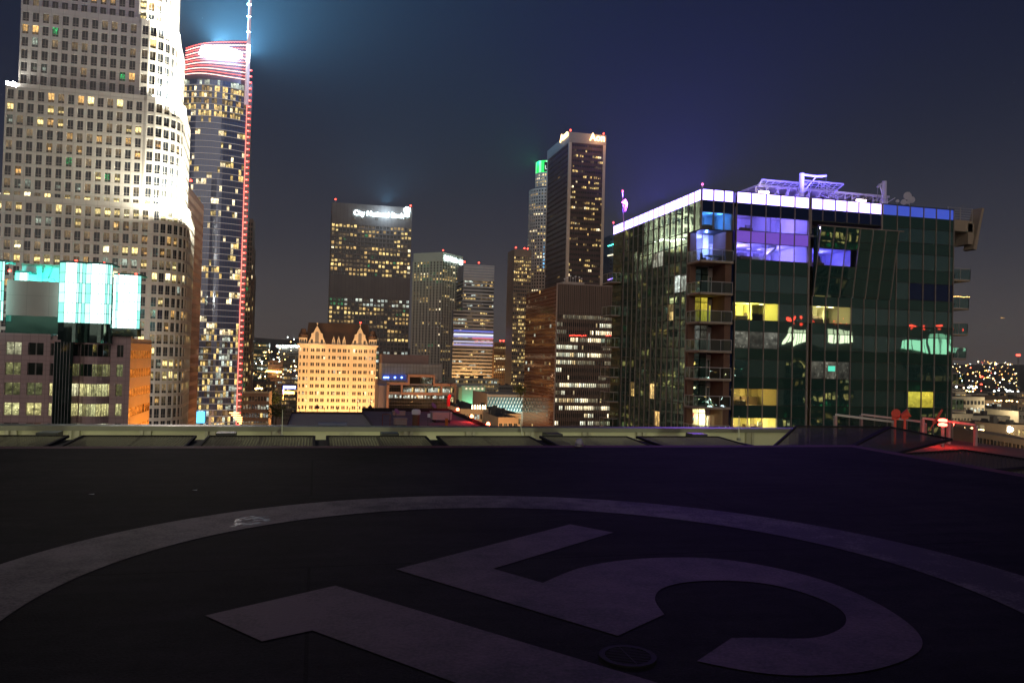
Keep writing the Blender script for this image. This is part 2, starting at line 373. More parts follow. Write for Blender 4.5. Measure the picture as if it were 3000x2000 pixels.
def ring(name, cx, cy, r0, r1, mat):
    m = MB(); n = 128
    for i in range(n):
        a, b = 2*pi*i/n, 2*pi*(i+1)/n
        m.quad((cx+r0*cos(a), cy+r0*sin(a), ZD+.004), (cx+r1*cos(a), cy+r1*sin(a), ZD+.004), (cx+r1*cos(b), cy+r1*sin(b), ZD+.004), (cx+r0*cos(b), cy+r0*sin(b), ZD+.004))
    o = m.build(name, mat); o.parent = deck
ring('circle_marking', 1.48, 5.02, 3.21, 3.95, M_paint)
def G(px, py): p = at(px, py, Z=ZD); return (p.x, p.y)
def smooth(pts, hard):
    P_ = [Vector(p) for p in pts]; hd = set(hard)
    for it in range(3):
        out = []; nh = set(); n = len(P_)
        for i in range(n):
            if i in hd: nh.add(len(out)); out.append(P_[i])
            else: out += [P_[i]*.75+P_[i-1]*.25, P_[i]*.75+P_[(i+1) % n]*.25]
        P_ = out; hd = nh
    return [tuple(p) for p in P_]
five = [(1160,1668),(1670,1536),(1797,1560),(1445,1666),(1590,1708),(1680,1667),(1790,1644),(1920,1633),(2080,1633),(2250,1657),(2420,1700),(2560,1760),(2650,1815),(2700,1862),(2705,1900),(2660,1932),(2590,1956),(2500,1974),(2320,1982),(2175,1965),(2042,1937),(2144,1869),(2233,1868),(2352,1873),(2424,1863),(2485,1830),(2471,1786),(2382,1744),(2263,1711),(2144,1700),(2025,1702),(1936,1720),(1912,1756),(1946,1800),(1810,1863)]
flat('digit_marking', smooth([G(*p) for p in five], (0, 1, 2, 3, 4, 20, 21, 33, 34))[::-1], M_rpaint)
A = Vector((-.60, 5.07)); B = Vector((.18, 5.58)); Cc = Vector((.03, 4.70)); D = Vector((-.24, 4.57)); dn = Vector((.62, -.785))
flat('digit_marking', [A[:], D[:], Cc[:], (Cc+dn*3.4)[:], (B+dn*3.9)[:], B[:]], M_rpaint)
e = MB()
for x0, x1, y0, y1 in ((DX0, DX1, 13.7, DY1-.01), (10.5, DX1-.01, DY0, 13.7)): e.quad((x0, y0, ZD+.004), (x1, y0, ZD+.004), (x1, y1, ZD+.004), (x0, y1, ZD+.004))
o = e.build('edge_marking', M_edge); o.parent = deck
# drain
dr = thing('drain_grate', 'round slotted drain grate set in the dark deck below the five', 'drain', (1.69, 4.0, ZD))
m = MB(); m.lathe((1.69, 4.0, ZD), [(.155, .002), (.155, .012), (.125, .012), (.125, .004)], 32); m.build('rim', plain('cast_iron', (.012, .012, .014), .8), dr)
m = MB(); m.lathe((1.69, 4.0, ZD), [(.124, .003), (0, .003)], 32); m.build('pit', M_black, dr)
m = MB()
for k in range(-5, 6):
    y = k*.021; h = math.sqrt(max(.0001, .122**2-y*y)); m.box(1.69-h, 1.69+h, 4.0+y-.004, 4.0+y+.004, ZD+.004, ZD+.011)
m.box(1.686, 1.694, 3.88, 4.12, ZD+.0105, ZD+.012); m.build('grille', MATS['cast_iron'], dr)
# damp shiny patch on the ring
wm = newmat('damp_film'); t_ = NT(wm); pb = t_.n('ShaderNodeBsdfPrincipled', Roughness=.3); pb.inputs['Base Color'].default_value = (.09, .1, .12, 1); trn = t_.n('ShaderNodeBsdfTransparent'); mxs = t_.n('ShaderNodeMixShader'); tcc = t_.n('ShaderNodeTexCoord'); nz = t_.n('ShaderNodeTexNoise', Scale=14.0, Detail=6.0, Roughness=.7); t_.l(tcc.outputs['Object'], nz.inputs['Vector'])
t_.l(t_.m('MULTIPLY', t_.m('GREATER_THAN', nz.outputs[0], .52), .7), mxs.inputs[0]); t_.l(trn.outputs[0], mxs.inputs[1]); t_.l(pb.outputs[0], mxs.inputs[2]); t_.l(mxs.outputs[0], t_.o.inputs[0])
m = MB(); m.poly([(*G(*p), ZD+.008) for p in ((675, 1544), (690, 1524), (715, 1516), (745, 1512), (790, 1514), (792, 1528), (770, 1535), (735, 1540), (700, 1545))][::-1]); o = m.build('water_stain', wm); o.parent = deck
# small litter on the deck
for i, (px, py, w, lb) in enumerate([(562, 1438, .05, 'pale scrap lying beyond the circle left of the hotel'), (258, 1450, .05, 'pale scrap lying farthest left beyond the painted circle')]):
    g = G(px, py); m = MB(); m.poly([(g[0], g[1], ZD+.012), (g[0]+w, g[1]+.02, ZD+.004), (g[0]+w*1.1, g[1]+.04, ZD+.01), (g[0]+.01, g[1]+.025, ZD+.006)]); tag(m.build('paper_scrap', M_white_metal), lb, 'scrap')
# perimeter light dome on the deck edge
g = at(1693, 1303, Y=13.97)
pl = thing('perimeter_lamp', 'small clear domed lamp on the far deck edge', 'lamp', (g.x, 13.9, ZD))
m = MB(); m.lathe((g.x, 13.9, ZD), [(0, 0), (.08, 0), (.08, .04), (.06, .05)], 16); m.build('base', M_metal, pl)
m = MB(); m.lathe((g.x, 13.9, ZD), [(.065, .05), (.07, .09), (.05, .135), (0, .15)], 16); m.build('dome', plain('frosted_dome', (.5, .5, .6), .2), pl)

# safety nets
M_netdark = plain('dark_net_wire', (.06, .055, .05), .7, .1)
M_netwire = plain('net_wire', (.2, .19, .14), .8, 0); M_netframe = plain('net_frame', (.022, .02, .022), .85)
def net_panel(label, p, ex, ey, w, dep, group='safety net panels round the deck', rise=0.06, sp=.075):
    """p = inner corner, ex along the edge, ey outward"""
    p = Vector(p); ex = Vector(ex); ey = Vector(ey); up = Vector((0, 0, 1)); ey3 = (ey+up*(rise/dep))
    t = thing('safety_net', label, 'net', p, group)
    f = MB()
    for a, b in ((p, p+ex*w), (p+ey3*dep, p+ex*w+ey3*dep), (p, p+ey3*dep), (p+ex*w, p+ex*w+ey3*dep)): f.bar(a, b, .045, .045)
    f.bar(p+ex*w*.5+Vector((0, 0, -.04)), p+ex*w*.5+ey3*dep+Vector((0, 0, -.03)), .03)
    f.build('frame', M_netframe, t)
    n = MB(); r = .0045
    k = -dep
    while k < w:
        for sgn in (1, -1):
            a0, a1 = (k, k+dep) if sgn == 1 else (k+dep, k)
            # clip line from (a0,0) to (a1,dep) to 0..w
            q0, q1 = 0.0, 1.0
            da = a1-a0
            for lim, s_ in ((0, 1), (w, -1)):
                fa, fb = (a0-lim)*s_, (a1-lim)*s_
                if fa < 0 and fb < 0: q0 = 2; break
                if fa < 0: q0 = max(q0, -fa/(fb-fa))
                if fb < 0: q1 = min(q1, fa/(fa-fb))
            if q0 < q1-.01:
                A = p+ex*(a0+da*q0)+ey3*dep*q0; B = p+ex*(a0+da*q1)+ey3*dep*q1
                n.bar(A, B, .016, .008)
        k += sp*1.4142
    n.build('mesh', M_netwire, t)
    return t
ZN = ZD-.06
words = ['leftmost safety net panel below the pink building', 'net panel in front of the orange glass wall', 'net panel below the red edged glass tower', 'net panel below the floodlit hotel', 'net panel below the dark roof pit', 'net panel below the red lit roof', 'net panel below the brown office block', 'net panel below the balconies of the green glass tower', 'last low net panel before the raised corner net']
xs = [ax(280, 14.1)-2.0]+[ax(q, 14.1, 1290) for q in (300, 620, 930, 1235, 1520, 1790, 2060)]
proto = {}
edges = [-12.0+2.18*k for k in range(10)]
edges = [8.7-2.14*k for k in range(9)][::-1]
for k in range(8):
    x0 = edges[k]+.12; w = edges[k+1]-edges[k]-.24
    if k == 0: base = net_panel(words[0], (x0, 14.1, ZN), (1, 0, 0), (0, 1, 0), w, 1.5)
    else:
        c = copy_tree(base); c.location = (x0, 14.1, ZN); c['label'] = words[k if k < 7 else 7]
# support arms, widened and blackened for the shaded gaps between nets
arm = thing('net_arm_gap_shade', 'dark arm carrying the safety nets under the deck', 'support arm', (edges[0], 14.05, ZN), 'dark arms carrying the safety nets')
m = MB(); x = edges[0]; m.box(x-.17, x+.17, 14.06, 15.62, ZN-.2, ZN+.0); m.build('beam', M_netframe, arm)
m = MB(); m.bar((x, 14.06, ZN-.3), (x, 15.3, ZN-.12), .08); m.build('brace', M_netframe, arm)
arm['label'] = 'dark arm at the left end of the row of safety nets'
armw = ['dark arm between the first and second net from the left', 'dark arm under the orange glass wall', 'dark arm beneath the red edged glass tower', 'dark arm beneath the floodlit hotel', 'dark arm beneath the dark roof pit', 'dark arm beneath the red lit roof', 'dark arm beneath the brown office block', 'dark arm beside the raised corner net']
for k in range(1, 9):
    c = copy_tree(arm); c.location = (edges[k], 14.05, ZN); c['label'] = armw[k-1]
# corner nets
pA = at(2500, 1303, Y=14.1); 
def free_net(label, quad, frame_only=False, sp=.085):
    a, b, c_, d_ = [Vector(q) for q in quad]     # a-b inner edge, d-c outer edge
    t = thing('safety_net', label, 'net', a, 'safety net panels round the deck'); f = MB()
    for p_, q_ in ((a, b), (b, c_), (c_, d_), (d_, a)): f.bar(p_, q_, .045)
    f.build('frame', M_netframe, t); n = MB(); k = int((b-a).length/sp)
    L = max((b-a).length, (c_-d_).length); n1 = int(L/sp)
    D_ = max((d_-a).length, (c_-b).length); n2 = int(D_/sp)
    P = lambda s, q: (a*(1-s)+b*s)*(1-q)+(d_*(1-s)+c_*s)*q
    for i in range(-n2, n1):
        for sgn in (0, 1):
            pts = []
            for j in range(n2+1):
                s = (i+j)/n1; s = 1-s if sgn else s
                if -1e-6 <= s <= 1+1e-6: pts.append(P(s, j/n2))
            if len(pts) > 1: n.bar(pts[0], pts[-1], .011, .005)
    n.build('mesh', M_netdark, t); return t
zo = at(2340, 1249, Y=16.2)
c1 = at(2333, 1249, Y=15.9); c2 = at(2600, 1251, Y=15.7); c3 = at(2788, 1287, Y=13.4); c4_ = at(2622, 1312, Y=13.1)
free_net('raised corner net panel left half, over the parapet end', [(9.0, 14.08, ZD-.03), (10.8, 14.08, ZD-.03), tuple(c2), tuple(c1)])
free_net('raised corner net panel right half, below the glass balustrade', [(10.86, 14.08, ZD-.03), (10.9, 12.9, ZD-.03), tuple(c3), tuple(c2+Vector((.05, -.05, 0)))])
for k in range(4):
    y1 = 12.85-k*2.2; y0 = y1-2.1
    free_net(['side net panel right of the corner, over the tan wall', 'side net panel at the right edge of the picture', 'side net panel past the right picture edge', 'hindmost side net panel'][k], [(10.9, y1, ZD-.05), (10.9, y0, ZD-.05), (12.4, y0, ZD+.03-.01*k), (12.4, y1, ZD+.03)])

M_dtan = plain('dark_tan_render', (.16, .125, .075), .85, var=.2)
# parapet of the storey below
M_cream = plain('cream_render', (.5, .48, .34), .8, var=.12, scale=2.0); M_coping = plain('coping_metal', (.17, .165, .13), .5, .2, var=.15)
PY = 18.5; zt = az(930, 1250, PY)
pw = thing('parapet_wall', 'cream parapet wall with grey coping beyond the safety nets', 'wall', (0, PY, ZD-2.2))
m = MB(); m.box(-30, 12.6, PY+.12, PY+.32, ZD-2.2, zt-.02); m.build('wall_panel', M_cream, pw)
m = MB(); m.box(-30, 12.65, PY, PY+.45, zt-.105, zt); m.build('coping', M_coping, pw)
for q in (30, 215, 425, 615, 812, 1010, 1197, 1380, 1552, 1720, 1880, 2040, 2200, 2330):
    x = ax(q, PY, 1270); m = MB(); m.box(x-.11, x-.04, PY+.02, PY+.12, zt-.6, zt-.107); m.box(x+.04, x+.11, PY+.02, PY+.12, zt-.6, zt-.107); m.box(x-.04, x+.04, PY+.07, PY+.12, zt-.6, zt-.107); m.build('bracket', plain('bracket_metal', (.36, .34, .26), .5, .2) if 'bracket_metal' not in MATS else MATS['bracket_metal'], pw)
for i, (q, lb) in enumerate([(150, 'far left'), (665, 'under the red edged glass tower'), (1140, 'under the red lit roof'), (1615, 'under the brown office block'), (2035, 'under the green glass tower')]):
    x = ax(q, 17.6, 1270); t = thing('outrigger_bracket', 'black bracket with flat foot before the parapet, '+lb, 'bracket', (x, 17.6, ZD-2.1), 'black brackets before the parapet')
    m = MB(); m.box(x-.19, x+.19, 17.3, 17.7, ZD-2.2, zt-.03); m.build('block', M_black, t)
    m = MB(); m.box(x-.25, x+.30, 17.1, 17.75, zt-.25, zt-.225); m.build('foot', M_netframe, t)
m = MB(); m.box(-40, 14, 14.0, 30, ZD-2.4, ZD-2.2); tag(m.build('lower_roof', plain('lower_roof_membrane', (.12, .12, .11), .9)), '', ''); bpy.data.objects['lower_roof']['kind'] = 'structure'
for k in ('label', 'category'): del bpy.data.objects['lower_roof'][k]
# body of the camera's own building
m = MB(); m.box(DX0-26, 14, DY0-20, 30, 0, ZD-2.41); o = m.build('own_building', M_concrete); tag(o, 'concrete building that carries the landing deck and parapet', 'building')
m = MB(); m.box(DX0+1, DX1-1, DY0+1, DY1-1.2, ZD-2.2, ZD-.36); m.build('deck_plinth', M_concrete, o)
# lightning rods
for (p0, p1, Y, lb) in [((828, 1200), (826, 1276), 18.3, 'thin pale rod on the parapet left of the dark roof pit'), ((1520, 1215), (1532, 1282), 18.2, 'thin leaning pale rod on the parapet beside the brown office block'), ((2165, 1218), (2165, 1285), 18.1, 'thin pale rod on the parapet before the lit flat with basketball hoop')]:
    a = at(*p1, Y=Y); b = at(*p0, Y=Y); t = thing('lightning_rod', lb, 'rod', a, 'thin rods on the parapet')
    m = MB(); m.tube(a, b, .012, .007, 8); m.build('rod', plain('rod_metal', (.6, .6, .5), .4) if 'rod_metal' not in MATS else MATS['rod_metal'], t)
    m = MB(); m.box(a.x-.04, a.x+.04, a.y-.03, a.y+.05, a.z-.05, a.z+.02); m.build('clamp', M_metal, t)
# glass balustrade and red lamps at the right
M_rail = plain('rail_metal', (.45, .4, .4), .4, .3); M_redm = plain('red_lit_tint_metal', (.85, .1, .07), .6)  # red beacon light put into the base colour of the red metal
M_balg = clear_glass('balustrade_glass', (.8, .72, .72), .08, 0)
def rail_run(label, pts, zdrop, posts, YX):
    a, b = at(*pts[0], Y=YX[0]), at(*pts[1], Y=YX[1]); t = thing('balustrade', label, 'balustrade', (a.x, a.y, a.z-zdrop), 'glass balustrades beyond the deck corner')
    m = MB(); m.bar(a, b, .09, .06); m.build('rail', M_rail, t)
    g = MB(); dz = Vector((0, 0, zdrop)); g.quad(a-dz, b-dz, b, a); g.build('panel', M_balg, t)
    for k in range(posts+1):
        p = a.lerp(b, k/posts); m = MB(); m.box(p.x-.04, p.x+.04, p.y-.04, p.y+.04, p.z-zdrop, p.z-.03); m.build('post', M_rail, t)
rail_run('front glass balustrade with pale rail beyond the corner net', ((2447, 1214), (2618, 1235)), 1.1, 1, (19.5, 18.6))
rail_run('long middle glass balustrade ending by the red beacon', ((2523, 1213), (2710, 1236)), 1.1, 1, (21.5, 20.3))
rail_run('farthest right glass balustrade behind the red beacon', ((2703, 1224), (2858, 1244)), 1.1, 2, (19.5, 18.5))
zf = az(2780, 1285, 17)-.35; tp_e = [at(2480, 1249, Z=zf), at(2990, 1313, Z=zf), at(3250, 1346, Z=zf)]; tpl = [(12.8, 14.3), (tp_e[2].x, 14.3)]+[(q.x, q.y) for q in tp_e[::-1]]
m = MB(); m.prism(tpl, zf-.3, zf); o = m.build('terrace_roof', plain('terrace_membrane', (.22, .19, .17), .8)); o['kind'] = 'structure'
m = MB(); m.prism([(x*.999+.02, y-.06) for x, y in tpl], 0, zf-.31); o = m.build('stair_block', M_dtan); tag(o, 'tan rendered wall block seen through the side nets', 'building')
m = MB(); m.box(11.42, 24, 5, 14.1, ZD-1.5, ZD-1.3); m.build('ledge', M_dtan, o)
for q, lb in ((2762, 'bright red beacon standing by the glass balustrade'), ):
    p = at(q, 1242, Y=18.2); t = thing('beacon_lamp', lb, 'lamp', (p.x, p.y, zf))
    m = MB(); m.tube((p.x, p.y, zf), (p.x, p.y, p.z-.06), .045, n=8); m.build('post', M_metal, t)
    for k, zz in enumerate((-.05, .07)):
        m = MB(); m.lathe((p.x, p.y, p.z+zz), [(0, 0), (.1, 0), (.12, .03), (.1, .07), (0, .09)], 14); m.build('lens', glow('beacon_red', (1, .06, .04), 18) if 'beacon_red' not in MATS else MATS['beacon_red'], t)
    light('POINT', 'beacon_light', (p.x, p.y, p.z-.12), (1, .03, .02), 70, size=.08)
# slanted wind vane arm lit red
a = at(2722, 1262, Y=17.6); b = at(2760, 1200, Y=17.6); t = thing('wind_vane', 'slanting red lit vane arm left of the bright beacon', 'wind vane', a)
m = MB(); m.tube(a, a.lerp(b, .45), .012, .02, 8); m.build('stem', M_redm, t); m = MB(); m.tube(a.lerp(b, .45), b, .035, .03, 10); m.build('sleeve', M_redm, t)
m = MB(); m.lathe(a.lerp(b, .42)-Vector((0, 0, .05)), [(0, 0), (.05, .02), (.05, .08), (0, .1)], 10); m.build('hub', M_redm, t)
for (q, py, tilt, lb) in ((2627, 1213, -.5, 'left red lit floodlight head above the balustrade'), (2655, 1212, .4, 'right red lit floodlight head above the balustrade')):
    p = at(q, py, Y=18.0); t = thing('floodlight', lb, 'floodlight', (p.x, p.y, zf), 'red lit floodlight heads above the balustrade')
    m = MB(); m.tube((p.x, p.y+.05, zf), (p.x, p.y+.05, p.z), .03, n=8); m.build('post', M_redm, t)
    m = MB(); dx = Vector((sin(tilt), -.3, cos(tilt)*.3)).normalized()*.13; m.tube(p-dx, p+dx*.6, .06, .12, 12); m.build('head', M_redm, t)
    m = MB(); m.bar(p+Vector((-.1, .05, -.1)), p+Vector((.1, .05, -.1)), .03, .1); m.build('yoke', M_redm, t)

# lights under the deck that wash the parapet
for k in range(7):
    x = -18+4.6*k; light('AREA', 'under_deck_light', (x, 14.6, ZD-1.9), (.95, 1, .6), 40, aim=(x+.6, PY, ZD-.5), size=.5, size_y=.15)
light('AREA', 'under_deck_light', (13.2, 14.4, ZD-.9), (1, .7, .35), 34, aim=(13.2, 10, ZD-1.3), size=.3)
# ================================================================== CREAM STEPPED TOWER (left)
M_777 = panelled('pale_stone_panels', (.6, .58, .54), 3.3, 3.85, .6, var=.03, jw=.05)
Y7 = 265.0; SH = 3.86; BW = 2.78
t7 = thing('stepped_tower', 'pale stone office tower with grid windows and floodlit stepped rounded corner at far left', 'tower', (-80, Y7+20, 0))
zl = az(440, 603, Y7); zm = az(60, 222, Y7); zu2 = az(500, 62, Y7); ztop7 = az(300, -60, Y7)
def arc(cx, cy, r, a0, a1, n): return [(cx+r*cos(radians(a0+(a1-a0)*i/n)), cy+r*sin(radians(a0+(a1-a0)*i/n))) for i in range(n+1)]
wall7 = MB(); wins7 = []
rr = random.Random(5)
def cell7(seed, ztopv, n):
    base = pattern(seed, 80, n, .26, .35, pal=(1, 1, 2, 2, 3, 3, 5))
    r = random.Random(seed+1); rows = {}
    def f(i, j):
        z = ztopv-(n-j)*SH
        py_like = round((z-95)/SH)
        k = base(i, j)
        busy = {11: (.75, (3, 3, 4, 1)), 15: (.35, (2, 3, 2, 1)), 16: (.6, (2, 2, 1, 3)), 12: (.3, (5, 1, 5)), 19: (.2, (2, 3)), 24: (.15, (5, 1)), 26: (.12, (4, 1)), 9: (.2, (2, 3, 2)), 8: (.3, (2, 4, 3)), 6: (.4, (3, 4, 3)), -8: (.5, (2, 3, 1)), -4: (.4, (1, 2))}.get(py_like)
        if busy: k = r.choice(busy[1]) if r.random() < busy[0] else r.choice((0, 0, 1))
        if r.random() < .012: k = 6
        return k
    return f
def tier(seed, xl, xc, R, z0, z1, arcn, yoff=0, leftside=0):
    n = int(round((z1-z0)/SH)); zs = [z1-.9-SH*(n-k) for k in range(n+1)]
    nx = int(round((xc-xl)/BW)); pts = [(x, Y7+yoff) for x in lin(xl, xc, nx)]
    facade(wall7, wins7, pts, zs, (.19, .81), (.1, .84), .3, cell7(seed, z1, n), (seed*100, round(z0)))
    # step-back notch then curved bay
    ps = arc(xc+.9, Y7+yoff+R-.2, R, -90, 8, arcn)
    facade(wall7, wins7, ps, zs, (.14, .86), (.1, .84), .3, cell7(seed+1, z1, n), (seed*100+60, round(z0)))
    wall7.quad((xc, Y7+yoff, zs[0]), (xc+.9, Y7+yoff-.2, zs[0]), (xc+.9, Y7+yoff-.2, z1), (xc, Y7+yoff, z1))
    cap = [(xl, Y7+yoff+2*R)]+[(xl, Y7+yoff)]+[(xc, Y7+yoff)]+ps+[(ps[-1][0]-1, Y7+yoff+2*R)]
    wall7.prism(cap, z1-.95, z1+.6); 
    # left return
    nl = 8; facade(wall7, wins7, [(xl, y) for y in lin(Y7+yoff+nl*BW, Y7+yoff, nl)], zs, (.19, .81), (.1, .84), .3, cell7(seed+2, z1, n), (seed*100+90, round(z0)))
    nr_ = 7; e = ps[-1]; facade(wall7, wins7, [(e[0]+(-.2)*k, y) for k, y in enumerate(lin(e[1], e[1]+nr_*BW, nr_))], zs, (.19, .81), (.1, .84), .3, cell7(seed+3, z1, n), (seed*100+95, round(z0)))
def xcf(px, py, d=0): return at(px, py, Y=Y7+d).x
def proj(x, y, z):
    v = ROT.transposed() @ Vector((x, y, z-ZC)); return (1500-F*v.x/v.z, 1000+F*v.y/v.z)
def fitR(xc, yoff, z, target):
    R = 5.0
    while max(proj(x, y, z)[0] for x, y in arc(xc+.9, Y7+yoff+R-.2, R, -90, 8, 12)) < target: R += .05
    return R
xc_low = xcf(437, 700); R_low = fitR(xc_low, 0, zl, 558)
R_m = fitR(xcf(415, 490, 1.2), 1.2, zm-2.5, 545); R_u = fitR(xcf(402, 180, 2.4), 2.4, zu2, 528); R_t = fitR(xcf(400, 0, 3.4), 3.4, az(500, 10, Y7), 508)
xl_mid = xcf(14, 400, 2)
tier(1, xcf(-150, 800), xc_low, R_low, 40, zl, 8)
tier(2, xl_mid, xcf(415, 490, 1.2), R_m, zl, zm-2.5, 7, 1.2)
tier(3, xcf(58, 120, 2.4), xcf(402, 180, 2.4), R_u, zm-2.5, zu2, 7, 2.4)
tier(4, xcf(62, 0, 3.4), xcf(400, 0, 3.4), R_t, zu2, ztop7+25, 6, 3.4)
wall7.build('wall', M_777, t7)
put_windows(wins7, TALL, t7, 100, vis=lambda c: c.x < xc_low+6)
# ledge lamps on the setbacks
M_lampw = glow('floodlamp_white', (1, .97, .8), 60)
led = MB()
for (z, yo, x0, R, n) in ((zl+.6, .6, xc_low+.9, R_low, 10), (zm-1.9, 1.8, xcf(415, 490, 1.2)+.9, R_m, 9), (zu2+.6, 3.0, xcf(402, 180, 2.4)+.9, R_u, 9)):
    for (x, y) in arc(x0, Y7+yo+R-.2, R-.9, -80, 5, n): led.lathe((x, y, z), [(0, 0), (.35, 0), (.45, .35), (.3, .6), (0, .65)], 6)
for (z, px, yo) in ((zm-1.9, 22, 2), (zm-1.9, 40, 2), (zl+.6, -2, 1), (zl+.6, 8, 1)):
    p = at(px, 225, Y=Y7+yo+.5); led.lathe((p.x, p.y, z), [(0, 0), (.35, 0), (.45, .35), (.3, .6), (0, .65)], 6)
led.build('ledge_lamps', M_lampw, t7); bpy.data.objects['ledge_lamps'].name = 'ledge_lighting'
# the floodlights that wash the rounded corner
def wash(x, y, z, zz, e, s=6, col=(1, .93, .72)): light('AREA', 'setback_and_deck_floodlight', (x, y, z), col, e, aim=(x-5, y+11, z+zz), size=s, size_y=1.2)
wash(xc_low+R_low+3.5, Y7+1, zl-1, 20, 60000); wash(xc_low+R_low*.6, Y7-6, zl-1, 25, 14000); wash(xcf(415, 490)+R_m+3.5, Y7+3, zm-4, 22, 65000); wash(xcf(402, 180)+R_u+3.5, Y7+4, zu2-2, 20, 55000)
light('AREA', 'setback_and_deck_floodlight', (xcf(-8, 560)-3.5, Y7+2, zl-3), (.9, .95, .6), 9000, aim=(xcf(40, 400), Y7+4, zl+30), size=3)
light('AREA', 'setback_and_deck_floodlight', (xcf(14, 215)+1, Y7+2, zm-3), (1, .97, .9), 9000, aim=(xcf(60, 100)+2, Y7+4, zm+25), size=3)
light('AREA', 'plaza_floodlight', (-70, 205, 55), (1, .97, .92), 22000, aim=(-70, 265, 120), size=70, size_y=12)

# ================================================================== BRICK TOWER between the two glass ones
M_pbrick = panelled('pink_brick', (.34, .22, .18), 1.2, .5, .7, var=.1)
Yb = 330; xb = ax(545, Yb, 600); y2 = ay(597, xb, 610)
t = box_tower('brick_tower', 'pink brick slab tower squeezed between pale stepped tower and red edged glass tower', xb-25, xb, Yb, y2, az(545, 537, Yb), M_pbrick, storey=3.9, cols=(8, 0, 22), u=(.2, .8), v=(.25, .85), top=2, seed=12, limit=60)
beacon('red lamp on the roof corner of the pink brick tower', (xb-1, Yb+16, az(558, 541, Yb+16)), .5)
light('AREA', 'street_glow', (xb+14, Yb+30, 45), (1, .45, .15), 9000, aim=(xb, Yb+45, 70), size=20)

# ================================================================== RED EDGED GLASS TOWER
YW = 480.0
M_wg = mirror_glass('blue_grey_glass', (.7, .8, 1), .12, (.06, .08, .17), .3, .08)
M_line = glow('white_fin_light', (1, .9, .95), .26); M_redled = glow('red_led', (1, .05, .04), 2.6); M_pinkled = glow('pink_led', (1, .2, .15), 5)
wgx0 = at(520, 700, Y=YW).x; wgx1 = at(706, 700, Y=YW).x
tw = thing('glass_tower', 'tall blue glass tower with glowing red edge and blazing white crown sign', 'tower', ((wgx0+wgx1)/2, YW+20, 0))
ztw = az(620, 232, YW); SW = 3.6; n = int(ztw/SW); zsW = [ztw-SW*(n-k) for k in range(n+1)]
def bow(s): return YW+5*(2*s-1)**2
ptsW = [(wgx0+(wgx1-wgx0)*s, bow(s)) for s in lin(0, 1, 24)]
wallW = MB(); winsW = []
patW = pattern(33, 24, n, .15, .3, pal=(3, 4, 4, 3))
def cW(i, j):
    jj = n-1-j
    if jj == 0: return 5 if rr.random() < .4 else 8
    if jj in (1, 2, 4, 5): return rr.choice((3, 3, 4, 3, 2)) if i % 6 < 5 and rr.random() < .85 else 8
    if jj == 3: return rr.choice((2, 1, 8))
    if jj > 40 and jj < 56: return rr.choice((5, 5, 1, 3, 8, 8, 8))
    if i < 3 and jj > 24: return rr.choice((3, 5, 8, 4, 8))
    k = patW(i, j); return k if k else 8
facade(wallW, winsW, ptsW, zsW, (.04, .96), (.06, .94), .05, cW)
wallW.build('wall', plain('dark_mullion', (.07, .07, .09), .5), tw)
put_windows([w for w in winsW if w[1] != 8], STD+[M_wg], tw, 95)
g = MB()
for w in winsW:
    if w[1] == 8: g.quad(*w[0], uv=w[2])
g.build('glass_skin', M_wg, tw)
fl = MB()
for k in range(1, n):
    for a, b in zip(ptsW[::4], ptsW[4::4]): fl.bar((a[0], a[1]-.5, zsW[k]), (b[0], b[1]-.5, zsW[k]), .3, .22)
fl.build('floor_fin', M_line, tw, kind='stuff')
# side return and red edge ladder
e = MB(); xe = wgx1+1.2; e.box(xe-1.2, xe+1.7, YW+5.5, YW+12, 0, ztw+2); e.build('side_wall', plain('side_metal', (.12, .12, .15), .4), tw)
for k in range(0, n-2, 1):
    z = zsW[k]+SW*.5
    if z < 30: continue
m = MB()
for k in range(0, n+3):
    z = zsW[0]+SW*(k+.5)
    if z < 35: continue
    m.box(xe-.7, xe+1.5, YW+4.4, YW+4.9, z-.4, z+.5, 0); m.box(xe-.2, xe+.9, YW+4.3, YW+4.4, z-.2, z+.3, 1)
m.box(xe-.9, xe-.75, YW+4.5, YW+4.8, 30, ztw+20, 1)
m.build('edge_lighting', [M_redled, M_pinkled], tw)
# crown: led bands climbing to the right
crown = MB(); band = MB(); zc0 = ztw+2
ztl = az(535, 128, YW); ztr = az(715, 110, YW)
for i in range(24):
    a, b = ptsW[i], ptsW[i+1]; s = i/23; zt_ = ztl+(ztr-ztl)*s
    crown.quad((a[0], a[1]+.6, ztw), (b[0], b[1]+.6, ztw), (b[0], b[1]+.6, zt_), (a[0], a[1]+.6, zt_))
    nb = 12
    for q in range(nb):
        z = zc0+(zt_-zc0)*(q+.5)/nb+ .3*sin(i*.3)
        band.bar((a[0], a[1]-.1, z), (b[0], b[1]-.1, z), .3, .3, 0 if q % 2 else 1)
crown.build('crown_screen', plain('crown_mesh', (.1, .07, .12), .5), tw)
band.build('crown_lighting', [glow('crown_led_red', (1, .12, .1), 2.6), glow('crown_led_pink', (1, .5, .42), 4.0)], tw)
pc = at(645, 153, Y=YW-3); m = MB()
prof = [(-11.5, -2.2), (-10, 2.4), (-6.5, 3.3), (-3, 2.6), (0, 3.6), (4, 3.4), (8, 2.4), (11.5, 1.6), (12, -1.4), (8, -3.1), (3, -2.6), (-2, -3.4), (-7, -3.2)]
A_ = [Vector((pc.x+x, pc.y, pc.z+z)) for x, z in prof]; B_ = [p+Vector((0, 1.5, 0)) for p in A_]
m.poly(A_); m.poly(B_[::-1])
for i in range(len(A_)): m.quad(A_[i], B_[i], B_[(i+1) % len(A_)], A_[(i+1) % len(A_)])
m.build('crown_sign', glow('sign_blaze', (.75, .95, 1), 28), tw)
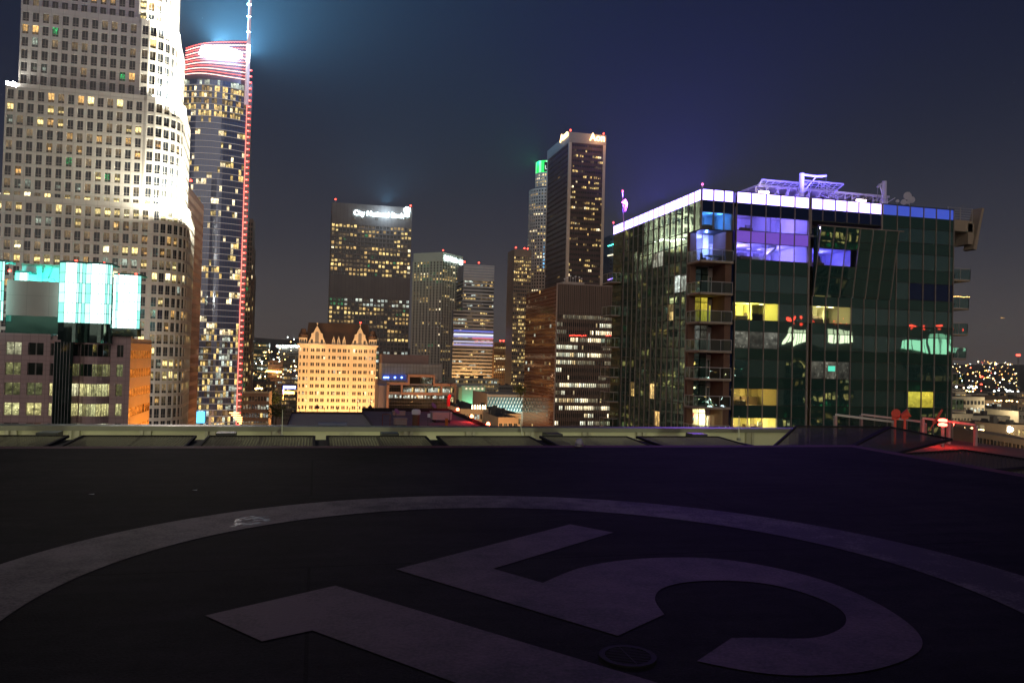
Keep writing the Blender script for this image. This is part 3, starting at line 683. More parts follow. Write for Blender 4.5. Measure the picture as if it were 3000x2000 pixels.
# spire
sp0 = at(722, 292, Y=YW+3); m = MB(); m.tube((sp0.x, sp0.y, ztw-12), (sp0.x+.2, sp0.y, ztw+26), 1.3, 1.15, 10); m.tube((sp0.x+.2, sp0.y, ztw+26), (sp0.x+.2, sp0.y, az(730, -60, YW)), .95, .7, 10)
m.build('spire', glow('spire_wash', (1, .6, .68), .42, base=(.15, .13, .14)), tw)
m = MB(); p = at(727, 158, Y=YW+1.5); m.lathe((p.x, p.y, p.z-5), [(0, 0), (.9, 0), (1.1, 10), (0, 10.5)], 8); m.build('spire_lamp', glow('spire_lamp_white', (.9, .95, 1), 14), tw)
for q in (95, 50, 15): p = at(730, q, Y=YW+1.6); m = MB(); m.lathe((p.x, p.y, p.z), [(0, 0), (1.2, 0), (1.2, .5), (0, .5)], 8); m.build('collar', M_white_metal, tw)
# street level glow sign at its foot
m = MB(); p0 = at(672, 1208, Y=YW-6); p1 = at(712, 1245, Y=YW-6)
for k in range(6): m.box(p0.x+k*1.1, p0.x+k*1.1+5, YW-6.5, YW-6, p0.z-1.2*k-.5, p0.z-1.2*k+.1)
m.build('podium_sign', glow('orange_sign', (1, .5, .15), 6), tw)
p = at(588, 1220, Y=YW-4); m = MB(); m.box(p.x-2.2, p.x+2.2, YW-5, YW-4.6, p.z-3.5, p.z+3); m.build('podium_screen', glow('blue_screen', (.1, .6, 1), 2.5), tw)
# unseen lamps added to give the crown its halo in the haze
light('POINT', 'crown_halo_light', (pc.x+6, pc.y-14, pc.z+3), (.5, .78, 1), 8e3, size=1.5)
light('POINT', 'crown_halo_light', (pc.x+27, YW-6, pc.z-6), (.35, .65, 1), 3e4, size=1)
light('SPOT', 'crown_halo_light', (pc.x+12, YW+12, ztl+3), (.18, .58, 1), 6e6, aim=(pc.x+26, YW+24, ztl+40), size=1, angle=2.8, blend=1)
light('SPOT', 'crown_halo_light', (pc.x-1, YW+9, ztl+3), (.2, .62, 1), 1.1e7, aim=(pc.x+3, YW+20, ztl+50), size=1, angle=2.8, blend=.9)

# darker stepped tower behind its right shoulder
M_brn = panelled('brown_cladding', (.2, .13, .1), 3, 1.8, .6)
for k, (r, tpy) in enumerate(((733, 640), (737, 722), (741, 800))):
    Ys = 560+4*k
    if k == 0: ts = thing('stepped_block', 'brown stepped block peeping past the red edge of the glass tower', 'tower', (at(715, 700, Y=560).x, 575, 0))
    x1 = ax(r, Ys, 900)
    box_tower('stepped_block', '', ax(690, Ys, 900), x1, Ys, Ys+20, az(720, tpy, Ys), M_brn, storey=3.4, cols=(6, 0, 0), top=2, seed=40+k, root=ts, limit=20)

# ================================================================== FLOODLIT HOTEL
YH = 410.0
M_hot = panelled('floodlit_plaster', (.72, .62, .48), 3.4, 1.8, .72, var=.02)
xh0 = at(876, 1010, Y=YH).x; xh1 = at(1103, 1012, Y=YH).x; zeh = az(990, 1012, YH); SHh = 3.62
th = thing('historic_hotel', 'cream hotel block washed in orange floodlight with steep brown mansard roof', 'hotel', ((xh0+xh1)/2, YH+10, 0))
wallH = MB(); winsH = []
WH = xh1-xh0
# bays by pixel rhythm: three pavilions
segs = [(776,'p'),(790,'w'),(806,'w'),(832,'w'),(866,'w'),(900,'n')]
cz = [(.0, .018, 0), (.018, .03, 1), (.03, .052, 0), (.052, .079, 1), (.079, .1, 0), (.1, .115, 1), (.115, .152, 0)]
def pairs(start, n, w=.021, gap=.004, pitch=.069):
    o = []
    for k in range(n): s = start+k*pitch; o += [(s, s+w), (s+w+gap, s+2*w+gap)]
    return o
wl = [(.012, .03), (.055, .083), (.1, .115)] + pairs(.152, 3) + [(.378, .4)] + pairs(.425, 3) + [(.632, .654)] + pairs(.7, 3) + [(.91, .925), (.94, .965), (.98, .99)]
edgesH = [0.0]; kinds = []
for a, b in wl: kinds += [0, 1]; edgesH += [a, b]
kinds += [0]; edgesH += [1.0]
nH = int(zeh/SHh)-1; zsH = [zeh-.7-SHh*(nH-k) for k in range(nH+1)]
rh = random.Random(8)
def cH(i, j):
    if not kinds[i]: return -1
    q = nH-1-j
    if q == 2: return rh.choice((1, 1, 0))
    return rh.choice([0]*14+[1, 1, 4, 5])
facade(wallH, winsH, [(xh0+WH*s, YH) for s in edgesH], zsH, (.0, 1.0), (.25, .72), .35, cH)
for a, b in (((xh0, YH), (xh1, YH)),): wallH.quad((*a, zeh-.7), (*b, zeh-.7), (*b, zeh), (*a, zeh))
wallH.box(xh0, xh1, YH+.4, YH+20, 0, zeh-.02)
for s in (.122, .137, .36, .655, .675, .885): wallH.box(xh0+WH*s-.18, xh0+WH*s+.18, YH-.22, YH, 0, zeh-.7)
wallH.build('wall', M_hot, th)
m = MB(); m.box(xh0-.9, xh1+.9, YH-1.0, YH+20, zeh-.05, zeh+.55); m.box(xh0-.5, xh1+.5, YH-.6, YH+19, zeh-.5, zeh-.0501); m.build('cornice', M_hot, th)
put_windows(winsH, STD, th, 95)
M_mans = panelled('brown_roof_tiles', (.13, .075, .05), .8, .5, .6)
zr = az(985, 947, YH+4); m = MB(); z0 = zeh+.55
def sx(s): return xh0+WH*s
base = [(sx(.08), YH+.6, z0), (sx(.93), YH+.6, z0), (sx(.93), YH+18, z0), (sx(.08), YH+18, z0)]
tp = [(sx(.11), YH+5, zr), (sx(.89), YH+5, zr), (sx(.89), YH+12, zr), (sx(.11), YH+12, zr)]
for i in range(4): m.quad(base[i], base[(i+1) % 4], tp[(i+1) % 4], tp[i])
m.poly(tp); rf = m.build('roof', M_mans, th)
def gable(cx, w, hgt, s):
    z = zeh+.55; m = MB(); pr = [(-w, 0), (-w*.62, hgt*.42), (-w*.62, hgt*.56), (-w*.4, hgt*.6), (-w*.22, hgt*.8), (0, hgt), (w*.22, hgt*.8), (w*.4, hgt*.6), (w*.62, hgt*.56), (w*.62, hgt*.42), (w, 0)]
    A_ = [Vector((cx+x, YH-.3, z+q)) for x, q in pr]; B_ = [p+Vector((0, 3.5, 0)) for p in A_]; m.poly(A_)
    for i in range(len(A_)-1): m.quad(A_[i+1], A_[i], B_[i], B_[i+1])
    g = m.build('gable', M_hot, th); d_ = MB(); r_ = w*.2
    d_.poly([(cx-r_, YH-.34, z+.4), (cx+r_, YH-.34, z+.4)]+[(cx+r_*cos(a), YH-.34, z+hgt*.55+r_*1.2*sin(a)) for a in [pi*k/8 for k in range(9)]]); 
    if s:
        for sg in (-1, 1): d_.box(cx+sg*w*.55-.55, cx+sg*w*.55+.55, YH-.36, YH-.3, z+.3, z+2.2)
        f = MB(); f.tube((cx, YH, z+hgt), (cx, YH, z+hgt+.8), .12); f.lathe((cx, YH, z+hgt+.6), [(0, 0), (.4, .3), (.35, .8), (0, 1)], 8); f.build('finial', M_hot, th)
    d_.build('gable_window', t_dim, g) if False else d_.build('gable_window', w_dark, g)
gable(sx(.225), WH*.118, 9.3, True); gable(sx(.78), WH*.112, 9.3, True)
for s in (.44, .505, .575): gable(sx(s), WH*.027, 4.4, False)
for s0, s1 in ((.0, .1), (.9, 1.0)):
    m = MB(); m.box(sx(s0), sx(s1), YH-.1, YH+5, zeh+.55, zeh+3.6); tu = m.build('turret', M_hot, th); q = MB()
    for k in (.12, .4, .72): q.box(sx(s0)+(sx(s1)-sx(s0))*k, sx(s0)+(sx(s1)-sx(s0))*(k+.17), YH-.16, YH-.1, zeh+1.1, zeh+2.7)
    q.build('turret_window', w_dark, tu); q = MB(); cx = (sx(s0)+sx(s1))/2; q.lathe((cx, YH+2.4, zeh+3.6), [(2.4, 0), (2.3, 1.6), (1.6, 2.8), (1.2, 4.4), (0, 4.6)], 12); q.build('turret_dome', M_mans, tu)
beacon('red lamp on the ridge of the floodlit hotel', (sx(.79), YH+6, zr), .4, base=.5)
for k in range(4): light('AREA', 'hotel_floodlight', (xh0+WH*(.12+.25*k), YH-42, zeh-62), (1, .52, .19), 27000, aim=(xh0+WH*(.12+.25*k), YH, zeh-18), size=9, size_y=2)
for k in range(2): light('AREA', 'hotel_floodlight', (xh0+WH*(.22+.55*k), YH-9, zeh-1.5), (1, .6, .3), 450, aim=(xh0+WH*(.22+.55*k), YH+1, zeh+6), size=5, size_y=1)

# ================================================================== DARK TOWER WITH WHITE SIGN
YC = 760.0; M_cn = panelled('dark_brown_granite', (.13, .105, .1), 3.45, 30, .7, jw=.2)
xc0 = ax(962, YC, 950); xc1 = ax(1198, YC, 950); ztc = az(970, 592, YC); S = 4.12
tc_ = thing('office_tower', 'dark square office tower carrying a long white illuminated bank sign', 'tower', ((xc0+xc1)/2, YC+25, 0))
wl_ = MB(); wn = []; nC = 47; zw = az(968, 652, YC); zs = [zw-S*(nC-k) for k in range(nC+1)]
p1 = pattern(3, 22, nC, .38, .5, pal=(1, 2, 2, 3, 3, 3, 1), rows={nC-1: .45, nC-2: .3, nC-6: .85, nC-7: .7, nC-10: .6, nC-12: .6, nC-21: .75, nC-19: .5, nC-23: .5, nC-26: .6})
def cC(i, j):
    q = nC-1-j
    if 12 <= q <= 16: return -1
    if q in (17, 18): return rr.choice((5, 5, 1, 0)) if i > 3 else 6
    if q in (29, 31): return rr.choice((5, 4, 5, 0))
    if q == 5 and i in (0, 21) or q in (9, 10) and i == 21: return 4
    k = p1(i, j); return k if rr.random() > .02 else 6
facade(wl_, wn, [(x, YC) for x in lin(xc0, xc1, 22)], zs, (.14, .86), (.2, .85), .6, cC)
facade(wl_, wn, [(xc0, y) for y in lin(YC+50, YC, 14)], zs, (.14, .86), (.2, .85), .6, pattern(4, 14, nC, .2), (300, 0))
for a, b in (((xc0, YC+50), (xc0, YC)), ((xc0, YC), (xc1, YC)), ((xc1, YC), (xc1, YC+50)), ((xc1, YC+50), (xc0, YC+50))):
    wl_.quad((*a, zw), (*b, zw), (*b, ztc), (*a, ztc))
wl_.quad((xc1, YC, 0), (xc1, YC+50, 0), (xc1, YC+50, zw), (xc1, YC, zw)); wl_.build('wall', M_cn, tc_)
m = MB(); m.quad((xc0, YC, ztc-1), (xc1, YC, ztc-1), (xc1, YC+50, ztc-1), (xc0, YC+50, ztc-1)); m.build('roof', M_roof, tc_)
m = MB()
for q, r_ in ((1037, 3), (1061, 2), (1103, 2), (1166, 2), (1176, 1), (1187, 1), (1198, 1)):
    a = at(q, 640, Y=YC-.1); m.box(a.x-1.2, a.x+1.2, YC-.2, YC-.05, a.z-1.4, a.z+1.2)
m.build('plant_window', w_dim, tc_)
put_windows(wn, STD, tc_, 95, vis=lambda c: c.z > 95+5)
M_sign = glow('sign_white', (.7, .95, 1), 14)
a = at(1036, 624, Y=YC-1.2); b = at(1183, 630, Y=YC-1.2)
text('City National Bank', 9, (a.x, YC-1.2, a.z-1.7), 0, M_sign, tc_, ext=.2, fitw=b.x-a.x, fith=6.2, offset=.05)
m = MB(); p = at(1193, 617, Y=YC-1.2)
for dx, h in ((-2.6, 8.0), (-1, 9.5), (.8, 9.5), (2.4, 8.5)): m.bar((p.x+dx*.5, YC-1.2, p.z-6.0), (p.x+dx, YC-1.2, p.z-6+h), 1.1, .8, up=(0, 1, 0))
m.build('sign_emblem', M_sign, tc_)
light('SPOT', 'sign_glow_light', (xc1-25, YC-4, ztc+2), (.25, .65, 1), 9e5, aim=(xc1-25, YC+10, ztc+50), size=1, angle=2.7, blend=.8)
light('POINT', 'sign_glow_light', (xc1-25, YC-12, ztc-6), (.6, .85, 1), 2.5e4, size=2)
beacon('red lamp at the left roof corner of the dark bank tower', (xc0+3, YC+1, ztc), .7, base=2.5); beacon('red lamp at the right roof corner of the dark bank tower', (xc1-1.5, YC+1, ztc), .8, base=1.5)

# ================================================================== PALE RIBBED TOWER turned forty-five degrees
YB = 1150.0; cB = at(1297, 738, Y=YB); an = radians(45)
M_ba = plain('pale_concrete_ribs', (.66, .6, .52), .7, var=.06, scale=.05)
tb = thing('ribbed_tower', 'pale ribbed tower turned cornerwise with a white bank sign on its top band', 'tower', (cB.x, YB+35, 0))
def along(px, ang_dir, ref):  # distance along a plan direction from the corner to image column px
    best = min((abs(proj(ref.x+ang_dir[0]*s, ref.y+ang_dir[1]*s, ref.z)[0]-px), s) for s in [k*.25 for k in range(1, 600)]); return best[1]
dl = (-sin(radians(47)), cos(radians(47))); dr_ = (sin(radians(43)), cos(radians(43)))
Ll = along(1212, dl, cB); Lr = along(1357, dr_, cB)
PL = (cB.x+dl[0]*Ll, cB.y+dl[1]*Ll); PR = (cB.x+dr_[0]*Lr, cB.y+dr_[1]*Lr); PC = (cB.x, cB.y); PK = (PL[0]+PR[0]-PC[0], PL[1]+PR[1]-PC[1])
S = 4.1; zw = az(1297, 765, YB); nB = 55; zs = [zw-S*(nB-k) for k in range(nB+1)]; wl_ = MB(); wn = []
rowsB = {nB-4: .5, nB-5: .7, nB-6: .5, nB-7: .85, nB-31: .5, nB-33: .8, nB-41: .6}
def seg(a, b, n): return [(a[0]+(b[0]-a[0])*i/n, a[1]+(b[1]-a[1])*i/n) for i in range(n+1)]
facade(wl_, wn, seg(PL, PC, 9), zs, (.28, .9), (.3, .95), 1.2, pattern(50, 9, nB, .18, .5, rowsB))
facade(wl_, wn, seg(PC, PR, 8), zs, (.35, .9), (.3, .95), 1.2, pattern(51, 8, nB, .18, .5, rowsB), (100, 0))
for a, b in ((PL, PC), (PC, PR), (PR, PK), (PK, PL)): wl_.quad((*a, zw), (*b, zw), (*b, cB.z), (*a, cB.z))
wl_.build('wall', M_ba, tb); m = MB(); m.poly([(*p, cB.z-.5) for p in (PL, PC, PR, PK)]); m.build('roof', M_roof, tb)
m = MB()   # continuous ribs
for A__, B__, nn in ((PL, PC, 9), (PC, PR, 8)):
    nx_, ny_ = (B__[1]-A__[1]), -(B__[0]-A__[0]); L_ = math.hypot(nx_, ny_); nx_ /= L_; ny_ /= L_
    for k, (x, y) in enumerate(seg(A__, B__, nn)):
        m.bar((x+nx_*.5, y+ny_*.5, 0), (x+nx_*.5, y+ny_*.5, zw+1), 1.1, 1.1, up=(nx_, ny_, 0))
m.build('rib', M_ba, tb, kind='stuff')
put_windows(wn, STD, tb, 60, vis=lambda c: c.z > 95)
a = Vector((PC[0], PC[1], 0)).lerp(Vector((PR[0], PR[1], 0)), .08); ang = math.atan2(PR[1]-PC[1], PR[0]-PC[0])
o = text('Bank of America', 9, (a.x+1.0, a.y-1.2, az(1303, 757, YB)-1.5), ang, M_sign, tb, ext=.2, fitw=Lr*.62, fith=6.5, offset=.0)
a2 = Vector((PC[0], PC[1], 0)).lerp(Vector((PR[0], PR[1], 0)), .82); m = MB()
for k in range(3):
    q = Vector((cos(ang), sin(ang), 0)); b_ = a2+Vector((1, -1.2, az(1340, 766, a2.y)-4+2.4*k)); m.poly([b_, b_+q*6+Vector((0, 0, -.5)), b_+q*8+Vector((0, 0, 1)), b_+q*2+Vector((0, 0, 1.7))])
m.build('sign_emblem', M_sign, tb)
beacon('red lamp on the front corner of the pale ribbed tower', (PC[0]+1, PC[1]+3, cB.z), 1.0, base=2)

# ================================================================== BANDED TOWER with lit colour bands
YK = 900.0; xk0 = ax(1358, YK, 800); xk1 = ax(1448, YK, 800); ztk = az(1400, 776, YK)
M_kp = panelled('silver_grey_spandrel', (.62, .6, .58), 40, 40, .8)
tk = thing('banded_tower', 'grey tower of horizontal bands with blue, white and red lit storeys', 'tower', ((xk0+xk1)/2, YK+20, 0))
ntk = 60
rowsK = {ntk-1: .9, ntk-2: .8, ntk-12: .3, ntk-23: 1.0, ntk-34: .5, ntk-38: .5}
box_tower('banded_tower', '', xk0, xk1, YK, YK+42, ztk, M_kp, storey=4.0, nstorey=ntk, cols=(22, 8, 0), u=(.0, 1), v=(.3, .78), depth=.4, top=18, root=tk, cellf=pattern(61, 22, ntk, .3, .6, rowsK, pal=(1, 1, 2, 3, 5)), seed=61)
xk2 = ax(1330, YK-12, 950); zk2 = az(1390, 911, YK-12)
box_tower('banded_tower', '', xk2-1, xk1-2, YK-12, YK-.1, zk2, M_kp, storey=4.0, cols=(24, 0, 0), u=(0, 1), v=(.3, .78), depth=.4, top=.5, root=tk, seed=62, cellf=pattern(62, 24, 60, .4, .6, pal=(1, 1, 1, 2, 3, 5)), limit=40)
for k, (c_, py) in enumerate((((.2, .25, 1), 968), ((.8, .85, 1), 978), ((.5, .5, 1), 984), ((1, .2, .3), 988), ((.7, .7, 1), 999), ((.55, .5, 1), 1008), ((1, .3, .3), 998))):
    a = at(1325, py, Y=YK-12.3); m = MB(); xs_ = (xk2, xk1-2) if k < 3 else (xk2+(.45, 0, 0, .5)[k-3]*(xk1-xk2), xk1-2)
    m.box(xs_[0], xs_[1], YK-12.5, YK-12.2, a.z-1.0, a.z+.9); m.build('lit_band', glow('lit_band_%d' % k, c_, .7 if k != 1 else 1.3), tk)
m = MB()
for k in range(5): m.box(xk0-.3, xk1+.3, YK-.4, YK-.1, ztk-2-3.2*k, ztk-1-3.2*k)
m.build('crown_louvre', plain('crown_silver', (.4, .43, .5), .4, .5), tk)
for q, pyy, lb in ((1403, 773, 'red lamp on the middle roof edge of the grey banded tower'), (1350, 778, 'red lamp at the left roof corner of the banded tower')):
    p = at(q, pyy, Y=YK+1); beacon(lb, (max(p.x, xk0+1), YK+1, ztk), .9, base=2)
light('AREA', 'podium_glow', (xk2+15, YK-40, 58), (1, .5, .15), 30000, aim=(xk2+20, YK-12, 64), size=30, size_y=3)

# ================================================================== RESIDENTIAL + TAN TOWERS
M_res = panelled('brown_flats_render', (.24, .15, .09), 3, 3, .6)
x0 = ax(1446, 880, 1080); x1 = ax(1500, 880, 1080)
tr_ = box_tower('apartment_tower', 'brown apartment tower with scattered orange windows right of the banded tower', x0, x1, 880, 900, az(1470, 1003, 880), M_res, storey=3.1, cols=(9, 0, 0), u=(.2, .8), v=(.2, .8), top=1.5, seed=71, cellf=pattern(71, 9, 60, .55, .9, pal=(2, 3, 3, 4, 1)), limit=60)
beacon('left red lamp on the brown apartment tower', (x0+8, 884, az(1470, 1003, 880)), .9); beacon('right red lamp on the brown apartment tower', (x1-10, 884, az(1470, 1003, 880)), .9)
M_tan = panelled('tan_stone', (.3, .2, .14), 3, 4, .7)
YT = 820; x0 = ax(1500, YT, 1000); x1 = ax(1553, YT, 900)
tt = box_tower('tan_tower', 'tan stone tower with yellow windows left of the white round tower', x0, x1, YT, YT+30, az(1515, 730, YT), M_tan, storey=4.0, cols=(9, 0, 0), u=(.14, .86), v=(.2, .8), top=7, seed=73,
    cellf=pattern(73, 9, 70, .75, .45, rows={}, pal=(2, 3, 3, 3, 1, 1)), limit=80)
for dx, lb in ((2, 'far left'), (12, 'inner left'), (16, 'right')): beacon('red lamp on the tan tower roof, '+lb, (x0+dx, YT+1+dx*.2, az(1515, 730, YT)), .8)

# ================================================================== WHITE ROUND TOWER WITH GREEN CROWN
YU = 900.0; M_us = panelled('white_granite', (.55, .47, .4), 3, 4, .7); S = 4.0
tu_ = thing('round_tower', 'slim white round tower with blazing green crown beside the brown bank tower', 'tower', (ax(1600, YU, 700), YU+25, 0))
xr0 = ax(1543, YU+22, 900); cx = ax(1600, YU+22, 900); R0 = cx-xr0
wl_ = MB(); wn = []
def drum(cx, cy, R, z0, z1, nb, seed, dens):
    n = int((z1-z0)/S); zs = [z1-S*(n-k) for k in range(n+1)]; ps = arc(cx, cy, R, -190, 0, nb)
    facade(wl_, wn, ps, zs, (.2, .8), (.22, .8), .6, pattern(seed, nb, n, dens, .5, pal=(1, 2, 3, 3, 4, 1)), (seed, 0))
    wl_.prism([(cx+R*cos(2*pi*k/24), cy+R*sin(2*pi*k/24)) for k in range(24)], z1-.2, z1+1.2)
z1_ = az(1560, 560, YU+20); z2_ = az(1580, 512, YU+20); z3_ = az(1590, 476, YU+20)
drum(cx, YU+22, R0, 60, z1_, 22, 81, .3); cx2 = ax(1600, YU+22, 600); drum(cx2, YU+22, cx2-ax(1569, YU+22, 540), z1_+1, z2_, 16, 82, .7)
wl_.build('wall', M_us, tu_); put_windows(wn, STD, tu_, 90, vis=lambda c: c.x < cx and c.y < YU+22)
Rc = cx2-ax(1571, YU+22, 490); m = MB(); g2 = MB()
for k in range(10):
    ps = arc(cx2, YU+22, Rc, -190+k*19, -190+k*19+15, 4)
    for a, b in zip(ps, ps[1:]): (m if k % 2 else g2).quad((*a, z2_+1.5), (*b, z2_+1.5), (*b, z3_), (*a, z3_))
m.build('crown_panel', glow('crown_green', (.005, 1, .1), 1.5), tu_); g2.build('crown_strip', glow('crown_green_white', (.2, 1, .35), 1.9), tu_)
m = MB(); m.prism([(cx2+(Rc-.8)*cos(2*pi*k/24), YU+22+(Rc-.8)*sin(2*pi*k/24)) for k in range(24)], z2_, z3_+.5); m.build('crown_core', plain('crown_green_core', (.1, .3, .15)), tu_)
p = at(1600, 489, Y=YU+22-Rc-1.2); m = MB(); m.box(p.x-2.4, p.x+3.2, p.y, p.y+.6, p.z-5.5, p.z+6); m.build('crown_sign_board', M_black, tu_)
text('u', 7, (p.x-1.9, p.y-.1, p.z-3), 0, glow('sign_dim_white', (.8, .9, .85), 1.2), tu_, ext=.1, fitw=3.6, fith=5)
beacon('red lamp above the green crown of the round tower', (cx2-3, YU+8, z3_), .9)
light('SPOT', 'crown_green_halo_light', (cx2-Rc-3, YU+6, z3_-5), (.02, 1, .3), 6e5, aim=(cx2-Rc-30, YU+40, z3_+25), size=2, angle=2.6, blend=1)  # unseen lamp added for the green halo beside the crown

# ================================================================== BROWN TOWER WITH ORANGE SIGN
YA = 570.0; M_ao = panelled('dark_maroon_metal', (.07, .045, .045), 2.2, 40, .5, jw=.12); M_aw = plain('white_marble_pier', (.5, .42, .36), .5)
xa0 = ax(1661, YA, 700); xa1 = ax(1774, YA, 420); zta = az(1661, 386, YA); ya2 = ay(1598, xa0, 700)
ta = thing('office_tower', 'dark maroon tower with pale corner piers and orange lit company sign', 'tower', ((xa0+xa1)/2, YA+30, 0))
S = 4.0; ztw_ = az(1661, 416, YA); nA = 68; zs = [ztw_-S*(nA-k) for k in range(nA+1)]; wl_ = MB(); wn = []
rowsA = {nA-2: .4, nA-3: .7, nA-5: .6, nA-6: .5, nA-7: .4, nA-13: .5, nA-14: .35, nA-16: .5, nA-17: .4, nA-20: .5, nA-25: .45, nA-26: .3}
facade(wl_, wn, [(x, YA) for x in lin(xa0+1.6, xa1-1.6, 18)], zs, (.08, .92), (.35, .8), .3, pattern(91, 18, nA, .2, .45, rowsA, pal=(1, 2, 2, 3, 3, 4)))
facade(wl_, wn, [(xa0, y) for y in lin(ya2, YA+1.6, 26)], zs, (.08, .92), (.35, .8), .3, pattern(92, 26, nA, .05, .5, pal=(1, 2, 1)), (100, 0))
wl_.box(xa0+.5, xa1-.5, YA+.5, ya2, 0, ztw_-.1); wl_.build('wall', M_ao, ta)
m = MB()
for x, y in ((xa0-.15, YA-.3), (xa1-1.9, YA-.3), (xa0-.15, ya2-2)): m.box(x, x+2.1, y, y+2.1, 0, ztw_-.05)
m.build('corner_pier', M_aw, ta)
m = MB(); m.box(xa0-.3, xa1+.3, YA-.45, ya2+.3, ztw_, zta); m.build('top_band', plain('grey_top_band', (.26, .24, .23), .6), ta)
put_windows(wn, STD, ta, 95, vis=lambda c: c.y < YA+2)
M_so = glow('sign_orange', (1, .62, .25), 6)
a = at(1728, 412, Y=YA-1); b = at(1772, 412, Y=YA-1); text('Aon', 7, (a.x, YA-1, a.z+.3), 0, M_so, ta, ext=.3, fitw=b.x-a.x, fith=5.8, offset=.08)
ys0 = ay(1641, xa0-1, 410); text('Aon', 7, (xa0-1, ys0, az(1641, 420, ys0)+.6), -pi/2, M_so, ta, ext=.3, fitw=abs(ys0-YA)-1, fith=5.6, offset=.08)
light('POINT', 'sign_glow_light', (xa1-6, YA-9, zta-3), (1, .45, .2), 6e3, size=1)
beacon('red lamp on the front corner of the maroon tower', (xa0+1.2, YA+1.5, zta), .7); beacon('red lamp on the right corner of the maroon tower', (xa1-1.2, YA+1.5, zta), .6)

# ================================================================== BROWN OFFICE BLOCK
YP = 395.0; xp0 = ax(1627, YP, 1050); xp1 = ax(1822, YP, 1000); ztp = az(1627, 831, YP); yp2 = ay(1538, xp0, 1000)
M_pb = panelled('brown_bronze_spandrel', (.1, .068, .055), 1.7, 30, .35, jw=.2); M_cop = mirror_glass('copper_glass', (1, .62, .45), .3, (.085, .042, .028), .5, .06)
tp_ = thing('office_block', 'square brown office block with rows of white lit storeys and copper glass side', 'office block', ((xp0+xp1)/2, YP+25, 0))
S = 4.0; nP = 26; zw = ztp-15.0
zs = [zw-S*(nP-k) for k in range(nP+1)]; wl_ = MB(); wn = []
dens = {0: .95, 1: .5, 2: .8, 3: .75, 4: .75, 5: .95, 6: .9, 7: .25, 8: .15, 9: 1.0, 10: .15, 11: .8, 12: .8, 13: .4, 14: .8, 15: .7}
patP = pattern(101, 40, nP, .5, .75, {nP-1-k: v for k, v in dens.items()}, pal=(1, 1, 5, 3, 4, 4, 5))
def cP(i, j):
    q = nP-1-j
    if q == 0: return 1 if i > 2 else 0
    return patP(i, j)
facade(wl_, wn, [(x, YP) for x in lin(xp0+.4, xp1, 34)], zs, (.1, .9), (.2, .72), .4, cP)
wl_.quad((xp0+.4, YP, zw), (xp1, YP, zw), (xp1, YP, ztp), (xp0+.4, YP, ztp))
wl_.box(xp0+.4, xp1, YP+.6, yp2, 0, ztp-.5)
wl_.build('wall', M_pb, tp_); put_windows(wn, [winmat('office_dark', YEL, 0, mulls=0), winmat('office_dim', (.9, .85, .6), .3, mulls=0), w_warm, winmat('office_yellow', (1, .8, .45), 1.3, mulls=0), winmat('office_bright', (1, .9, .62), 2.6, mulls=0), winmat('office_white', (.95, 1, .8), 1.4, mulls=0), w_green], tp_, 100)
m = MB()
for x in lin(xp0+.4, xp1, 34): m.box(x-.09, x+.09, YP-.3, YP-.02, 40, ztp)
m.build('vertical_fin', plain('fin_bronze', (.2, .15, .13), .5), tp_, kind='stuff')
g = MB(); ks = MB(); r_ = random.Random(4); ny = 22; zs2 = lin(zw-S*nP, ztp-1, int((ztp-1-zw+S*nP)/2))
ys = lin(yp2, YP+.3, ny); lit = []
for j in range(len(zs2)-1):
    vis_ = j % 2 == (len(zs2) % 2)
    row = r_.choice((.05, .1, .35, .6))
    for i in range(ny):
        q = ((xp0, ys[i], zs2[j]+.06), (xp0, ys[i+1], zs2[j]+.06), (xp0, ys[i+1], zs2[j+1]-.06), (xp0, ys[i], zs2[j+1]-.06))
        if vis_ and r_.random() < row*.55: lit.append((tuple(Vector(p) for p in q), r_.choice((1, 1, 2, 5)), (i+500, j)))
        else: g.quad(*q, uv=(i, j))
g.build('copper_skin', M_cop, tp_); put_windows(lit, STD, tp_, 60, name='side_window')
m = MB(); 
for z in zs2: m.box(xp0-.12, xp0+.1, YP+.3, yp2, z-.06, z+.06)
m.box(xp0-.25, xp0+.4, YP-.25, YP+.3, 0, ztp+.3); m.box(xp0-.2, xp1, YP-.32, YP+.2, ztp-.1, ztp+.4); m.build('corner_trim', plain('trim_aluminium', (.32, .26, .24), .4, .4), tp_)
m = MB(); a = at(1650, 828, Y=YP+12); b = at(1712, 828, Y=YP+12); m.box(a.x, b.x, YP+12, YP+22, ztp-.4, ztp+2.6); m.build('plant_room', M_aw, tp_)
for k in range(7):
    x = a.x+1+k*1.5+r_.random(); m = MB(); h_ = 1.5+r_.random()*2.2; m.tube((x, YP+13, ztp+2.6), (x, YP+13, ztp+2.6+h_), .08, n=6); m.lathe((x, YP+13, ztp+2+h_), [(0, 0), (.5, .2), (.5, .8), (0, .9)], 8); an_ = m.build('rooftop_antenna', M_white_metal, tp_)
# red beacons reflection source: red rooftop sign lights above the lit storey
for i, (q, w) in enumerate(((1693, 45), (1797, 40))):
    a = at(q-w/2, 984, Y=YP-.5); b = at(q+w/2, 984, Y=YP-.5); m = MB()
    for k in range(9): x = a.x+(b.x-a.x)*k/8; m.lathe((x, YP-.5, a.z+.15*(k % 3)), [(0, 0), (.25, .1), (.28, .35), (0, .45)], 6)
    m.build('red_lighting', M_red, tp_)
# copper block is lit from the street
light('AREA', 'street_glow', (xp0-30, YP+10, 60), (1, .5, .3), 9000, aim=(xp0, YP+32, 85), size=25)

